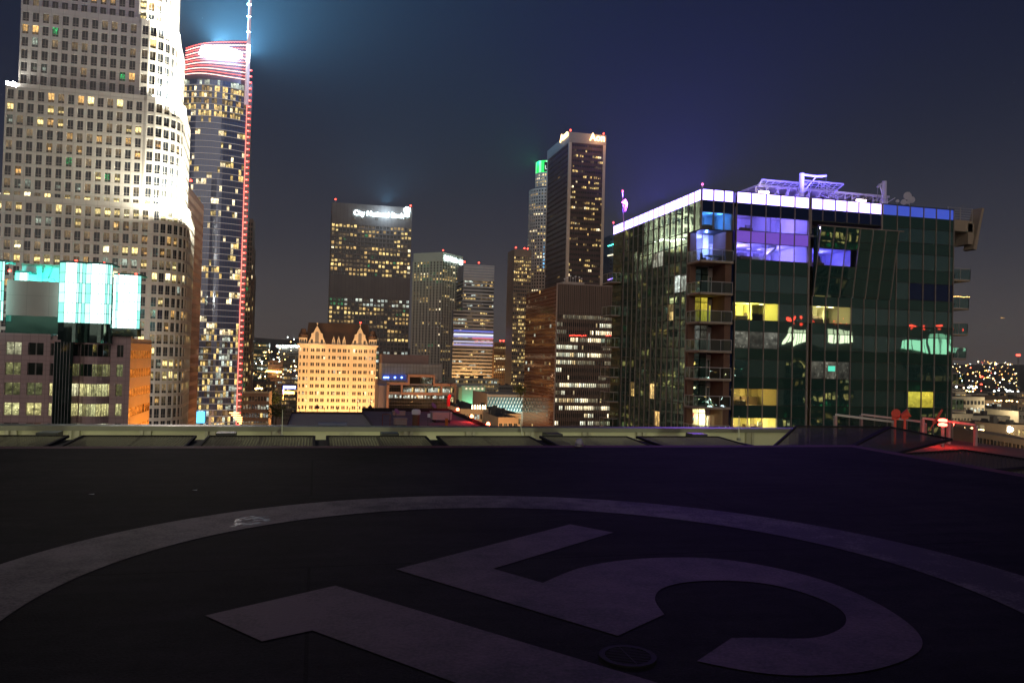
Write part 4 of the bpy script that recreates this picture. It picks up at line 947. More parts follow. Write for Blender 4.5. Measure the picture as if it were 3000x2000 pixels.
# dark blue tower far right of it
x0 = ax(1786, 700, 760); x1 = ax(1830, 700, 760)
tq = box_tower('slim_tower', 'slim dark blue tower seen between brown block and green glass tower', x0, x1+20, 700, 720, az(1800, 690, 700), panelled('blue_grey_metal', (.06, .08, .12), 30, 4, .5), storey=4, cols=(12, 0, 0), v=(.3, .8), top=2, seed=111, limit=30, cellf=pattern(111, 12, 60, .1))
for k, (py, c_) in enumerate(((715, (.1, 1, .75)), (814, (.4, .2, 1)))):
    a = at(1784, py, Y=698.5); m = MB(); m.bar((a.x-1, 698.5, a.z-2), (a.x+7, 698.5, a.z+1), .5, .8); m.build('neon_strip', glow('neon_%d' % k, c_, 5), tq)
m = MB(); a = at(1784, 746, Y=698); m.bar((a.x-1, 698.8, a.z-1), (a.x+13, 698.8, a.z+2.5), .8, 1.2); m.build('lit_ledge', glow('ledge_warm', (1, .9, .6), 1.6), tq)
# ================================================================== GREEN GLASS FLATS (right)
YG = 79.0
gx = lambda q: ax(q, YG, 1000)
gz = lambda y: az(2157, y, YG)
XC = gx(2047); XE = gx(2140); XR = gx(2789)
M_gg = mirror_glass('green_mirror_glass', (.68, .9, .76), .34, (.03, .09, .08), .35)
M_gl = mirror_glass('side_mirror_glass', (.66, .88, .74), .26, (.055, .11, .09), .25)
M_gs = mirror_glass('green_spandrel_glass', (.6, .8, .65), .18, (.026, .07, .056), .3)
M_gb = mirror_glass('blue_dark_glass', (.6, .7, 1), .15, (.004, .012, .05), .3)
M_clr = clear_glass('clear_window_glass', (.88, .97, .9), .1)
M_mul = plain('mullion_paint', (.3, .25, .22), .5)
M_trn = plain('transom_dark', (.03, .035, .03), .5)
tg = thing('apartment_block', 'green glass apartment block with blazing violet roof band and violet lit penthouse', 'apartment block', ((XC+XR)/2, YG+12, 0))
zbt, zbb = gz(562.6), gz(593)
W = [(629.6, 673.7), (709, 757.8), (799, 852), (884.4, 936), (969, 1019), (1051, 1104), (1137, 1187), (1223, 1273), (1309, 1359), (1396, 1446)]
WZ = [(gz(b), gz(a)) for a, b in W]   # (bottom, top)
front = MB(); win = []; span = MB(); tra = MB()
def mul(x, y, z0, z1, w=.09, dx=0, parent=None, name='mullion'):
    m = MB(); m.box(x-w/2, x+w/2, y-.12, y, z0, z1); return m.build(name, M_mul, parent or tg)
GM = [M_gg, M_clr, M_gs, M_gb, winmat('lit_blind', (.8, .85, .75), .13, mulls=0, mull=0), glow('violet_spandrel', (.3, .12, 1), .5), winmat('amber_blind', (.95, .85, .1), .6, mulls=0, mull=0, contrast=.4)]
def col_cells(cols, y, rows, zt, zb_, pick, spick=None, start=0, key=0):
    for i in range(len(cols)-1):
        x0, x1 = cols[i], cols[i+1]; last = zt
        for j, (a, b) in enumerate(rows):
            if b > zt+.1: continue
            k = spick(i, j) if spick else 2
            if last > b: span.quad((x0, y, b), (x1, y, b), (x1, y, last), (x0, y, last), mi=k, uv=(i+key, j))
            win.append(((Vector((x0, y, a)), Vector((x1, y, a)), Vector((x1, y, b)), Vector((x0, y, b))), pick(i, j), (i+key, j))); last = a
        span.quad((x0, y, 40), (x1, y, 40), (x1, y, last), (x0, y, last), mi=2, uv=(i+key, 99))
Acols = [gx(q) for q in (2150, 2193, 2236, 2279, 2321, 2363)]
Bcols = [gx(q) for q in (2376, 2416, 2453, 2491, 2528, 2565, 2602)]
Ccols = [gx(q) for q in (2622, 2660, 2700, 2737, 2777, 2789)]
def pA(i, j):
    if j in (0, 1): return 1
    if j == 3: return 1 if i < 3 else 0
    if j == 4 and i < 3: return 4
    if j in (6, 7) and i < 3: return 1
    return 0
col_cells(Acols, YG, WZ, zbb, 40, pA, lambda i, j: 3 if j == 0 else 5 if j == 1 else 2, key=0)
rowsB = WZ[2:]
zbay0, zbay1 = az(2380, 868, YG), az(2396, 668, YG)
col_cells(Bcols, YG, WZ[3:], zbay0, 40, lambda i, j: 1 if (j == 0 and i < 3) else 4 if (j == 2 and i in (0, 1, 2)) else 0, key=20)
col_cells(Ccols, YG, WZ, zbb, 40, lambda i, j: 3 if j == 2 and i > 0 else 6 if j == 6 and i in (1, 2) else 0, lambda i, j: 2, key=40)
xj = gx(2602); col_cells([xj, Ccols[0]], YG, WZ, zbay0, 40, lambda i, j: 0, key=36)
# top band
M_band = glow('violet_white_band', (.36, .27, 1), 6.5, sample=True)
M_bluep = glow('blue_band', (.06, .13, .9), .55)
for cols, mt in ((Acols, M_band), ([gx(q) for q in (2368, 2403, 2440, 2474, 2509, 2544, 2577)], M_band), ([gx(2581)]+Ccols, M_bluep)):
    for a, b in zip(cols, cols[1:]):
        m = MB(); m.quad((a+.08, YG-.03, zbb), (b-.08, YG-.03, zbb), (b-.08, YG-.03, zbt), (a+.08, YG-.03, zbt)); m.build('band_panel', mt, tg)
# dark row + terrace recess over section B
bx0, bx1 = gx(2368), gx(2577); zr1 = az(2380, 614, YG); zr2 = az(2380, 645, YG)
for k, (a, b) in enumerate(zip([gx(q) for q in (2368, 2403, 2440, 2474, 2509, 2544)], [gx(q) for q in (2403, 2440, 2474, 2509, 2544, 2577)])): span.quad((a, YG, zr2), (b, YG, zr2), (b, YG, zbb), (a, YG, zbb), mi=3, uv=(k, 60))
tra.box(bx0, bx1, YG-.1, YG+.2, zr2-.12, zr2); tra.box(bx0, bx1, YG-.06, YG+.02, zbt, zbt+.12)
rec = MB(); zfl = az(2396, 690, YG); rec.box(bx0, bx1, YG+2.2, YG+2.4, zfl, zr2-.1); rec.box(bx0, bx1, YG, YG+2.3, zfl-.2, zfl); rec.quad((bx1, YG, zfl), (bx1, YG+2.3, zfl), (bx1, YG+2.3, zr2), (bx1, YG, zr2)); rec.quad((bx0, YG, zr2-.1), (bx0, YG+2.3, zr2-.1), (bx1, YG+2.3, zr2-.1), (bx1, YG, zr2-.1))
rec.build('terrace_recess', plain('terrace_render', (.3, .26, .3), .8), tg)
for k in range(4):
    a = bx0+1.0+k*2.3; m = MB(); m.quad((a, YG+2.18, zfl+.2), (a+1.5, YG+2.18, zfl+.2), (a+1.5, YG+2.18, zr2-.5), (a, YG+2.18, zr2-.5)); m.build('terrace_window', M_gb, tg)
# filler above bay right
span.quad((gx(2577), YG, 60), (xj, YG, 60), (xj, YG, zbb), (gx(2577), YG, zbb), mi=2, uv=(3, 70)) if False else None
for j, (za, zb_) in enumerate(((zbay0, WZ[0][0]), (WZ[0][0], WZ[0][1]), (WZ[0][1], zbb))): span.quad((gx(2577), YG+.02, za), (Ccols[0], YG+.02, za), (Ccols[0], YG+.02, zb_), (gx(2577), YG+.02, zb_), mi=2, uv=(5, 70+j))
# slanting bay
def ybay(z): return YG-.05-1.25*(z-zbay0)/(zbay1-zbay0)
bay = MB(); bc = [gx(q)+.1 for q in (2376, 2416, 2453, 2491, 2528, 2565, 2602)]
zrow = [zbay0, gz(852), gz(799), gz(764), gz(712), gz(690), zbay1]
zrow = sorted(zrow)
for i in range(6):
    for j in range(len(zrow)-1):
        z0, z1 = zrow[j], zrow[j+1]; k = 0
        if j == 3 and i < 3: k = 1
        q = (Vector((bc[i], ybay(z0), z0)), Vector((bc[i+1], ybay(z0), z0)), Vector((bc[i+1], ybay(z1), z1)), Vector((bc[i], ybay(z1), z1)))
        bay.quad(*q, mi=0 if k == 0 else 1, uv=(i+70, j))
for xq in (bc[0], bc[-1]): bay.poly([(xq, YG, zbay0), (xq, ybay(zbay1), zbay1), (xq, YG, zbay1)])
bay.build('slanting_bay', [M_gg, M_clr], tg, label='glass bay leaning outward at the top')
for x in bc: m = MB(); m.bar((x, ybay(zbay0)-.06, zbay0), (x, ybay(zbay1)-.06, zbay1), .09, .12, up=(0, 1, 0)); m.build('mullion', M_mul, tg)
for z in zrow[1:-1]: tra.box(bc[0], bc[-1], ybay(z)-.03, ybay(z)+.03, z-.03, z+.03)
m = MB(); m.box(bc[0]-.3, bc[-1]+.7, ybay(zbay1)-.1, ybay(zbay1)+.06, zbay1, zbay1+.12); m.build('bay_rail', M_mul, tg)
# corner box on top
zcb = az(2055, 669, YG); zcw = az(2055, 619, YG)
cc = [XC, XC+(XE-XC)*.37, XC+(XE-XC)*.7, XE]
for a, b in zip(cc, cc[1:]):
    m = MB(); m.quad((a+.08, YG-.03, zbb), (b-.08, YG-.03, zbb), (b-.08, YG-.03, zbt), (a+.08, YG-.03, zbt)); m.build('band_panel', M_band, tg)
    span.quad((a, YG, zcw), (b, YG, zcw), (b, YG, zbb), (a, YG, zbb), mi=3, uv=(8, 50))
    win.append(((Vector((a, YG, zcb)), Vector((b, YG, zcb)), Vector((b, YG, zcw)), Vector((a, YG, zcw))), 1, (90, 1)))
for x in cc: mul(x, YG, zcb, zbt, .12)
tra.box(XC, XE, YG-.05, YG+3.2, zcb-.12, zcb); tra.box(XC, XE, YG-.05, YG, zcw-.04, zcw+.04)
# left face
YL1 = ay(1823, XC, 1000); YL0 = 82.1; nl = 12; yl = lin(YL1, YL0, nl)
YN = ay(1790, XC-.05, 1000)
lw = []; r_ = random.Random(17)
def leftcol(ya, yb, i, ztop_, x=XC):
    last = zbb
    for j, (a, b) in enumerate(WZ):
        if b > ztop_: continue
        k = 0
        if i < 11 and r_.random() < .025: k = 2
        if (i, j) in ((6, 1), (7, 1), (10, 2), (11, 2)): k = 3
        if (i, j) in ((9, 3),): k = 4
        if (i, j) in ((2, 6),): k = 4
        lw.append(((Vector((x, ya, b-(b-a))), Vector((x, yb, a)), Vector((x, yb, b)), Vector((x, ya, b))), k, (i+120, j)))
        span.quad((x, ya, b), (x, yb, b), (x, yb, last), (x, ya, last), mi=7, uv=(i+120, j)); last = a
    span.quad((x, ya, 40), (x, yb, 40), (x, yb, last), (x, ya, last), mi=7, uv=(i+120, 90))
for i in range(nl): leftcol(yl[i], yl[i+1], i, zbb)
leftcol(YL0, 80.6, 12, zbb) if False else None
for a, b in ((82.1, 80.6), (80.6, YG)):   # flank of the corner box
    span.quad((XC, a, zcb), (XC, b, zcb), (XC, b, zbb), (XC, a, zbb), mi=7, uv=(140, int(a)))
for a, b in zip(yl, yl[1:]+[None]):
    if b is None: continue
    m = MB(); m.quad((XC-.03, a-.04, zbb), (XC-.03, b+.04, zbb), (XC-.03, b+.04, zbt), (XC-.03, a-.04, zbt)); m.build('band_panel', M_band, tg)
for a, b in ((82.1, 80.6), (80.6, YG)):
    m = MB(); m.quad((XC-.03, a-.04, zbb), (XC-.03, b+.04, zbb), (XC-.03, b+.04, zbt), (XC-.03, a-.04, zbt)); m.build('band_panel', M_band, tg)
for y in yl: m = MB(); m.box(XC-.1, XC+.02, y-.035, y+.035, 50, zbt); m.build('mullion', M_mul, tg)
for y in (80.6, YG+.02): m = MB(); m.box(XC-.1, XC+.02, y-.035, y+.035, zcb, zbt); m.build('mullion', M_mul, tg)
# far end of the left face: recessed glass strip with hung balconies
m = MB(); m.quad((XC-.02, YN, 60), (XC-.02, YL1+.6, 60), (XC-.02, YL1+.6, zbb), (XC-.02, YN, zbb), uv=(7, 7)); m.build('end_glass', M_gl, tg)
m = MB(); m.quad((XC-.05, YN, zbb), (XC-.05, YL1+.5, zbb), (XC-.05, YL1+.5, zbt), (XC-.05, YN, zbt)); m.build('band_panel', M_band, tg)
for z0, z1 in WZ: tra.box(XC-.05, XC+.01, YL1, YL0, z0-.03, z0+.03); tra.box(XC-.05, XC+.01, YL1, YL0, z1-.03, z1+.03); tra.box(XC-.06, XC+.01, YL1+.6, YN, z0-.03, z0+.03)
M_railb = plain('balcony_rail', (.5, .47, .45), .45); M_bg = clear_glass('balcony_glass', (.6, .75, .7), .14, .1); M_slab = plain('balcony_slab', (.4, .33, .25), .8)
M_furn = plain('dark_wicker', (.02, .02, .035), .8)
def balcony(parent, x0, x1, y0, y1, z, sides, h=1.15, slab=.18, posts=3, label=None):
    """sides: list of ((xa,ya),(xb,yb)) railed edges"""
    m = MB(); m.box(x0, x1, y0, y1, z-slab, z); b = m.build('balcony', M_slab, parent, label=label)
    r = MB(); g = MB()
    for (xa, ya), (xb, yb) in sides:
        r.bar((xa, ya, z+h), (xb, yb, z+h), .07); r.bar((xa, ya, z+.03), (xb, yb, z+.03), .06)
        for k in range(posts+1):
            s = k/posts; x = xa+(xb-xa)*s; y = ya+(yb-ya)*s; r.bar((x, y, z), (x, y, z+h), .05)
        g.quad((xa, ya, z+.08), (xb, yb, z+.08), (xb, yb, z+h-.05), (xa, ya, z+h-.05))
    r.build('railing', M_railb, b); g.build('glass_screen', M_bg, b)
    return b
slabpy = (768, 862, 947.5, 1032, 1114, 1198, 1284)
for y in slabpy:
    z = az(2050, y, YG)+.2
    balcony(tg, XC-.15, XE, YG-.35, YG+3.0, z, [((XC-.1, YG+2.9), (XC-.1, YG-.3)), ((XC-.1, YG-.3), (XE-.05, YG-.3))], h=1.25, slab=.2)
for y in (800, 895, 985, 1070, 1140, 1215, 1290):
    q = az(1800, y+2, YN); balcony(tg, XC-1.4, XC, YL1+1.0, YN+.5, q-1.5, [((XC-1.35, YN+.4), (XC-1.35, YL1+1.1)), ((XC-1.35, YL1+1.1), (XC, YL1+1.1))], h=1.3, slab=.12, posts=2)
# recessed wall behind corner balconies
zz = [az(2050, y, YG) for y in (669,)+slabpy]
nb_ = MB(); pr_ = MB(); YW2 = 82.0
pr_.box(XC-.02, XC+.75, YW2-.5, YW2+.1, 60, zcb-.13); pr_.box(XE-.75, XE, YG+.1, YW2+.1, 60, zcb-.13); pr_.build('pier', plain('brown_pier', (.2, .12, .085), .8, var=.3), tg)
xa, xb = XC+.75, XE-.75; wfr = MB()
lits = {0: 1, 2: 6, 3: 4, 6: 1}
for k in range(len(zz)-1):
    zt_, zb_ = zz[k]-.05, zz[k+1]+.22
    xm = xa+(xb-xa)*.4; xn = xa+(xb-xa)*.76; ztr = zb_+2.35 if k else zb_+4.2
    for q0, q1, w0, w1 in ((xa, xm, zb_+.02, ztr), (xm, xn, zb_+.02, ztr), (xa, xm, ztr, zt_), (xm, xn, ztr, zt_), (xn+.12, xb-.15, zb_+.05, zb_+2.1)):
        kk = lits.get(k, 0)
        win.append(((Vector((q0, YW2, w0)), Vector((q1, YW2, w0)), Vector((q1, YW2, w1)), Vector((q0, YW2, w1))), kk, (150+k, int(q0))))
        for e0, e1 in (((q0, w0), (q1, w0)), ((q1, w0), (q1, w1)), ((q1, w1), (q0, w1)), ((q0, w1), (q0, w0))): wfr.bar((e0[0], YW2-.03, e0[1]), (e1[0], YW2-.03, e1[1]), .07, .07)
    nb_.box(xn, xb, YW2+.03, YW2+.1, zb_+2.1 if k else zb_+2.4, zt_)
wfr.build('balcony_window_frame', M_railb, tg); nb_.build('balcony_wall', plain('pale_render', (.5, .45, .42), .8), tg)
for k, z in ((i, zz[i]) for i in range(1, 7)): tra.box(XC, XE, YW2+.02, YW2+.3, z-.2, z+.0)
# vertical mullions of the front
for x in Acols: mul(x, YG, 50, zbt)
for x in Bcols: mul(x, YG, 50, zbay0)
for x in [gx(q) for q in (2403, 2440, 2474, 2509, 2544)]: mul(x, YG, zr2, zbt, .07)
for x in (gx(2368), gx(2577)): mul(x, YG, zr2-1.6, zbt+.1, .22)
for x in Ccols: mul(x, YG, 50, zbt+.05)
tra.box(gx(2577), XR, YG-.1, YG+.05, zbt, zbt+.1); tra.box(gx(2150), gx(2363), YG-.06, YG+.02, zbt, zbt+.12); tra.box(XC-.1, XE, YG-.08, YG+.02, zbt, zbt+.12)
for z0, z1 in WZ:
    tra.box(Acols[0], Acols[-1], YG-.05, YG-.01, z0-.03, z0+.03); tra.box(Acols[0], Acols[-1], YG-.05, YG-.01, z1-.03, z1+.03)
    tra.box(Ccols[0], XR, YG-.05, YG-.01, z0-.03, z0+.03); tra.box(Ccols[0], XR, YG-.05, YG-.01, z1-.03, z1+.03)
    if z1 < zbay0: tra.box(Bcols[0], Ccols[0], YG-.05, YG-.01, z0-.03, z0+.03); tra.box(Bcols[0], Ccols[0], YG-.05, YG-.01, z1-.03, z1+.03)
tra.build('transom', M_trn, tg)
# joints between sections
m = MB(); m.box(XE, Acols[0], YG+.3, YG+.5, 50, zbt-.1); m.box(Acols[-1], Bcols[0], YG+.5, YG+.6, 50, zbt-.1); m.build('joint_wall', M_gb, tg)
m = MB(); m.box(gx(2363)+.02, gx(2368), YG-.05, YG+.3, 50, zbt); m.box(XE-.02, XE+.1, YG-.05, YG+.3, zcb, zbt); m.build('joint_post', M_mul, tg)
span.build('spandrel', GM+[M_gl], tg, kind='stuff')
put_windows(win, GM, tg, 100, vis=lambda c: c.z > 85)
put_windows(lw, [M_gl, M_clr, w_warm, w_cool, w_yel], tg, 60, name='side_window')
m = MB(); m.box(XC+.3, XR-.2, YG+12.5, YN, 0, zbt-.6); m.quad((XR, YG, 0), (XR, YN, 0), (XR, YN, zbt), (XR, YG, zbt)); m.build('core', M_concrete, tg)
m = MB(); m.quad((XC, YG, zbt-1.2), (XR, YG, zbt-1.2), (XR, YN, zbt-1.2), (XC, YN, zbt-1.2)); m.build('roof', M_roof, tg)
m = MB(); m.box(XC+.2, XR-.2, YN-.1, YN, 0, zbt); m.build('back_wall', M_concrete, tg)
# rooms
def room(x0, x1, y0, y1, z0, z1, wallc, lampc, energy, name, n=1, floor=(.25, .2, .16)):
    m = MB(); e = .05
    m.quad((x0, y1, z0), (x1, y1, z0), (x1, y1, z1), (x0, y1, z1)); m.quad((x0, y0+e, z0), (x0, y1, z0), (x0, y1, z1), (x0, y0+e, z1)); m.quad((x1, y0+e, z0), (x1, y1, z0), (x1, y1, z1), (x1, y0+e, z1))
    m.quad((x0, y0+e, z1), (x1, y0+e, z1), (x1, y1, z1), (x0, y1, z1)); m.quad((x0, y0+e, z0), (x1, y0+e, z0), (x1, y1, z0), (x0, y1, z0), 1)
    m.build('room', [plain('room_paint_'+name, wallc, .8, var=.03), plain('room_floor_'+name, floor, .6)], tg)
    r3 = random.Random(name); W_ = x1-x0; H_ = z1-z0; d = MB()
    for k in range(3 if W_ > 5 else 2):   # doors, cupboards, shelves and ceiling lamps that the flats show
        xx = x0+W_*r3.uniform(.05, .85); d.box(xx, xx+.8, y1-.12, y1-.01, z0, min(z0+2.0, z1-.15), 0)
        xx = x0+W_*r3.uniform(.05, .75); d.box(xx, xx+r3.uniform(.9, 1.8), y1-1.0, y1-.5, z0, z0+r3.uniform(.7, 1.1), 1)
        xx = x0+W_*r3.uniform(.1, .9); d.box(xx, xx+.35, y1-2.2, y1-1.85, z1-.06, z1-.01, 2)
    if name in ('yellow', 'poster', 'hoop', 'violet'): d.box(x0+W_*.62, x0+W_*.62+.12, y0+2.2, y1, z0, z1-.02, 3)
    d.box(x0+W_*.1, x0+W_*.1+1.4, y0+.5, y0+1.1, z0, z0+.55, 1)
    d.build('room_fitting', [plain('door_'+name, [c*.45 for c in wallc], .6), plain('cupboard_'+name, (.12, .08, .05), .6), glow('downlight_'+name, lampc, 6), plain('partition_'+name, [c*.8 for c in wallc], .8)], tg)
    for k in range(n):
        x = x0+(x1-x0)*(k+.5)/n; light('POINT', 'room_light', (x, (y0+y1)/2, z0+(z1-z0)*.6), lampc, energy/n, size=.15)
xa5, xb5 = Acols[0]+.1, Acols[-1]-.1
room(xa5, xb5, YG+.1, YG+6.5, WZ[0][0]-.1, WZ[0][1]+1.0, (.66, .64, .9), (.32, .22, 1), 1150, 'violet', 2)
room(xa5, xb5, YG+.1, YG+7.5, WZ[1][0]-.1, WZ[1][1]+.25, (.66, .64, .9), (.28, .21, 1), 1300, 'violet_low', 2)
room(XC+.1, XE-.1, YG+.1, YG+4, zcb, zcw+.3, (.5, .6, .8), (.1, .35, 1), 160, 'blue')
room(xa, xb, YW2+.05, YW2+4, zz[1]+.2, zz[0]-.05, (.9, .88, .85), (.22, .25, 1), 480, 'blue_balcony')
room(Acols[0]+.05, Acols[3], YG+.1, YG+4, WZ[3][0]-.05, WZ[3][1]+.05, (.75, .68, .2), (1, .9, .45), 420, 'yellow')
room(Bcols[0]+.05, Bcols[3], YG+.1, YG+3.5, WZ[3][0]-.05, WZ[3][1]+.05, (.6, .55, .35), (1, .88, .5), 130, 'poster')
room(Acols[0]+.05, Acols[3], YG+.1, YG+4, WZ[6][0]-.05, WZ[6][1]+.05, (.6, .5, .25), (1, .75, .3), 150, 'plants')
room(Acols[0]+.05, Acols[3], YG+.1, YG+4, WZ[7][0]-.05, WZ[7][1]+.05, (.8, .68, .3), (1, .85, .4), 480, 'hoop', 2)
room(xa, xb, YW2+.05, YW2+4, zz[6]-3.0, zz[6]-.05, (.85, .8, .6), (1, .88, .55), 420, 'bright_balcony')
room(bc[0]+.1, bc[3], YG+.3, YG+5, gz(764)-.05, gz(712)+.1, (.7, .6, .9), (.16, .16, 1), 330, 'blue_bay')
# balcony flat lit blue: light washing the recess
light('POINT', 'recess_light', (XC+1.5, YG+1.6, zz[1]+3.5), (.12, .22, 1), 380, size=.1)
# stair inside the violet flat, pictures, furniture
zf1 = WZ[1][0]-.1; st = MB(); xs0 = Acols[2]+1.0
for k in range(11):
    s = k/10; st.box(xs0+s*2.2, xs0+s*2.2+.35, YG+3.2, YG+4.2, zf1+.15+s*2.0, zf1+.2+s*2.0)
st.bar((xs0, YG+3.1, zf1+.05), (xs0+2.5, YG+3.1, zf1+2.3), .07, .22); st.bar((xs0, YG+3.1, zf1+.9), (xs0+2.2, YG+3.1, zf1+2.4), .05)
st.build('staircase', M_white_metal, tg)
def furn(name, label, cat, boxes, mat, group=None):
    b0 = boxes[0]; t = thing(name, label, cat, (b0[0], b0[2], b0[4]), group)
    for k, (nm, b) in enumerate(zip(('base', 'top', 'back', 'arm', 'cushion'), boxes)): m = MB(); m.box(*b); m.build(nm, mat, t)
    return t
x = Acols[0]+.5; furn('sideboard', 'pale low counter glowing in the lower violet room', 'counter', [(x+.6, x+4.0, YG+2.5, YG+3.1, zf1, zf1+.75), (x+.5, x+4.1, YG+2.4, YG+3.2, zf1+.75, zf1+.82)], M_white_metal)
furn('armchair', 'dark armchair at the left end of the lower violet room', 'armchair', [(x, x+.7, YG+1, YG+1.7, zf1, zf1+.45), (x+.02, x+.68, YG+1.02, YG+1.68, zf1+.45, zf1+.55), (x, x+.7, YG+1.7, YG+1.85, zf1, zf1+1.0)], M_furn)
zb0 = zz[1]+.22
furn('dining_table', 'blue lit table standing on the top corner balcony', 'table', [(XC+2.2, XC+2.4, YG+1.2, YG+1.4, zb0, zb0+.7), (XC+1.2, XC+3.4, YG+.8, YG+1.8, zb0+.7, zb0+.76)], M_white_metal)
for k, (dx, lb) in enumerate(((.7, 'left chair by the table on the top corner balcony'), (3.7, 'right chair by the table on the top corner balcony'))):
    furn('balcony_chair', lb, 'chair', [(XC+dx, XC+dx+.5, YG+1, YG+1.5, zb0, zb0+.42), (XC+dx, XC+dx+.5, YG+1, YG+1.5, zb0+.42, zb0+.48), (XC+dx+(.45 if k else 0), XC+dx+(.5 if k else .05), YG+1, YG+1.5, zb0+.48, zb0+.95)], M_furn, 'chairs on the top corner balcony')
def picture(label, x0, x1, y, z0, z1, c1, c2):
    t = thing('framed_picture', label, 'picture', ((x0+x1)/2, y, z0)); m = MB(); m.box(x0, x1, y-.04, y, z0, z1); m.build('frame', M_black, t)
    m = MB(); m.box(x0+.05, x1-.05, y-.06, y-.041, z0+.05, z1-.05, 0); m.box(x0+.2, x0+(x1-x0)*.55, y-.07, y-.061, z0+.2, z1-.5, 1); m.build('print', [plain('print_'+label[:6], c1, .8, var=.5, scale=3), plain('motif_'+label[:6], c2, .8)], t)
z3 = WZ[3][0]
picture('left dark red poster in the dim yellow flat', Bcols[0]+1.2, Bcols[0]+2.4, YG+3.45, z3+.6, z3+1.7, (.3, .08, .05), (.1, .06, .04))
picture('right green poster in the dim yellow flat', Bcols[0]+3.3, Bcols[0]+4.7, YG+3.45, z3+.4, z3+1.8, (.15, .25, .1), (.4, .2, .1))
zb6 = zz[6]-3.0; picture('red patterned picture in the brightly lit corner flat', xa+1.9, xa+3.0, YW2+3.9, zb6+1.0, zb6+2.1, (.4, .1, .1), (.1, .2, .3))
x = Acols[2]+1.0; z7 = WZ[7][0]; t = thing('basketball_hoop', 'small basketball hoop on a stand in the yellow flat', 'basketball hoop', (x, YG+2, z7))
m = MB(); m.tube((x, YG+2, z7), (x, YG+2, z7+1.0), .025, n=6); m.build('stand', M_black, t)
m = MB(); m.box(x-.28, x+.28, YG+1.96, YG+1.98, z7+.85, z7+1.3); m.build('backboard', M_white_metal, t)
m = MB(); m.box(x-.28, x+.28, YG+1.93, YG+1.95, z7+.85, z7+.9); m.box(x-.28, x+.28, YG+1.93, YG+1.95, z7+1.26, z7+1.3); m.box(x-.28, x-.24, YG+1.93, YG+1.95, z7+.9, z7+1.26); m.box(x+.24, x+.28, YG+1.93, YG+1.95, z7+.9, z7+1.26); m.build('frame', M_black, t)
x = Acols[1]+.6; t = thing('potted_plant', 'round leafy plant on the sill of the yellow flat', 'plant', (x, YG+1, z7))
m = MB(); m.lathe((x, YG+1, z7), [(0, 0), (.2, 0), (.26, .35), (0, .35)], 10); m.build('pot', M_mul, t)
m = MB(); r2 = random.Random(3)
for k in range(60):
    a, b_ = r2.random()*6.28, r2.random()*1.5; c = Vector((x+cos(a)*.35*r2.random(), YG+1+sin(a)*.3*r2.random(), z7+.4+r2.random()*.6)); v1 = Vector((cos(a), sin(a), b_)).normalized()*.12; v2 = v1.cross(Vector((0, 0, 1))).normalized()*.05
    m.quad(c-v1, c+v2, c+v1, c-v2)
m.build('leaves', plain('leaf_green', (.05, .09, .03)), t)
t = thing('television', 'small glowing blue green screen in the dim flat', 'television', (Bcols[1]+.9, YG+.5, WZ[5][0]+.6))
m = MB(); m.box(Bcols[1]+.5, Bcols[1]+1.4, YG-.06, YG-.03, WZ[5][0]+.9, WZ[5][0]+1.5); m.build('screen', glow('tv_screen', (.1, .9, .6), .9), t)
# right side balconies with dark furniture
yb0, yb1 = YG+.4, YG+4.0
for k, y in enumerate((822, 906, 982, 1053, 1130, 1205)):
    z = az(2795, y, YG+.5)+.15
    xo = at(2842, y, Y=yb0).x-.02*k*10
    b_ = balcony(tg, XR, xo, yb0, yb1, z, [((XR+.05, yb0), (xo, yb0)), ((xo, yb0), (xo, yb1))], h=1.35, slab=.18, posts=2)
    if k < 4:
        furn('armchair', ['dark seat on the uppermost right balcony of the glass block', 'dark seats under the string of lights on a right balcony', 'two dark armchairs on the third right balcony', 'black chair on the fourth right balcony'][k], 'seat', [(XR+.3, XR+1.0, yb0+.4, yb0+1.1, z, z+.45), (XR+.25, XR+1.05, yb0+.35, yb0+1.15, z+.45, z+.6), (XR+.25, XR+.45, yb0+.35, yb0+1.1, z+.6, z+.95)], M_furn, 'seats on the right balconies')
    if k == 1:
        m = MB()
        for q in range(13): m.lathe((XR+.1+(xo-XR-.1)*q/12, yb0-.05, z+1.38-.03*sin(q)), [(0, 0), (.03, .02), (.03, .05), (0, .06)], 6)
        tag(m.build('string_lights', glow('string_bulb', (1, .6, .15), 14)), 'string of small amber bulbs along a right balcony rail', 'string lights')
# cantilevered fin at the top right
cf = MB(); za = az(2795, 643, YG+1); zb_ = az(2795, 676, YG+1); xo = at(2850, 650, Y=YG+1).x
cf.box(XR, xo, YG+1, YG+3.5, zb_, za); cf.box(xo-.7, xo+.2, YG+1, YG+3.5, zb_-1.5, za-.35); cb_ = cf.build('cantilever', M_slab, tg)
m = MB(); a = at(2865, 613, Y=YG+1.5); b = at(2841, 733, Y=YG+1.5); m.bar(a, a.lerp(b, .72), .35, 1.6, up=(0, 1, 0)); m.bar(a.lerp(b, .72), b, .45, 1.6, up=(0, 1, 0)); m.build('blade', M_slab, cb_)
m = MB(); 
for k in range(5): m.bar((XR, YG+1, za+.25+.3*k), (xo-.1, YG+1, za+.25+.3*k), .035)
for x in (XR+.1, (XR+xo)/2, xo-.1): m.bar((x, YG+1, za), (x, YG+1, za+1.5), .06)
m.build('railing', M_railb, cb_)
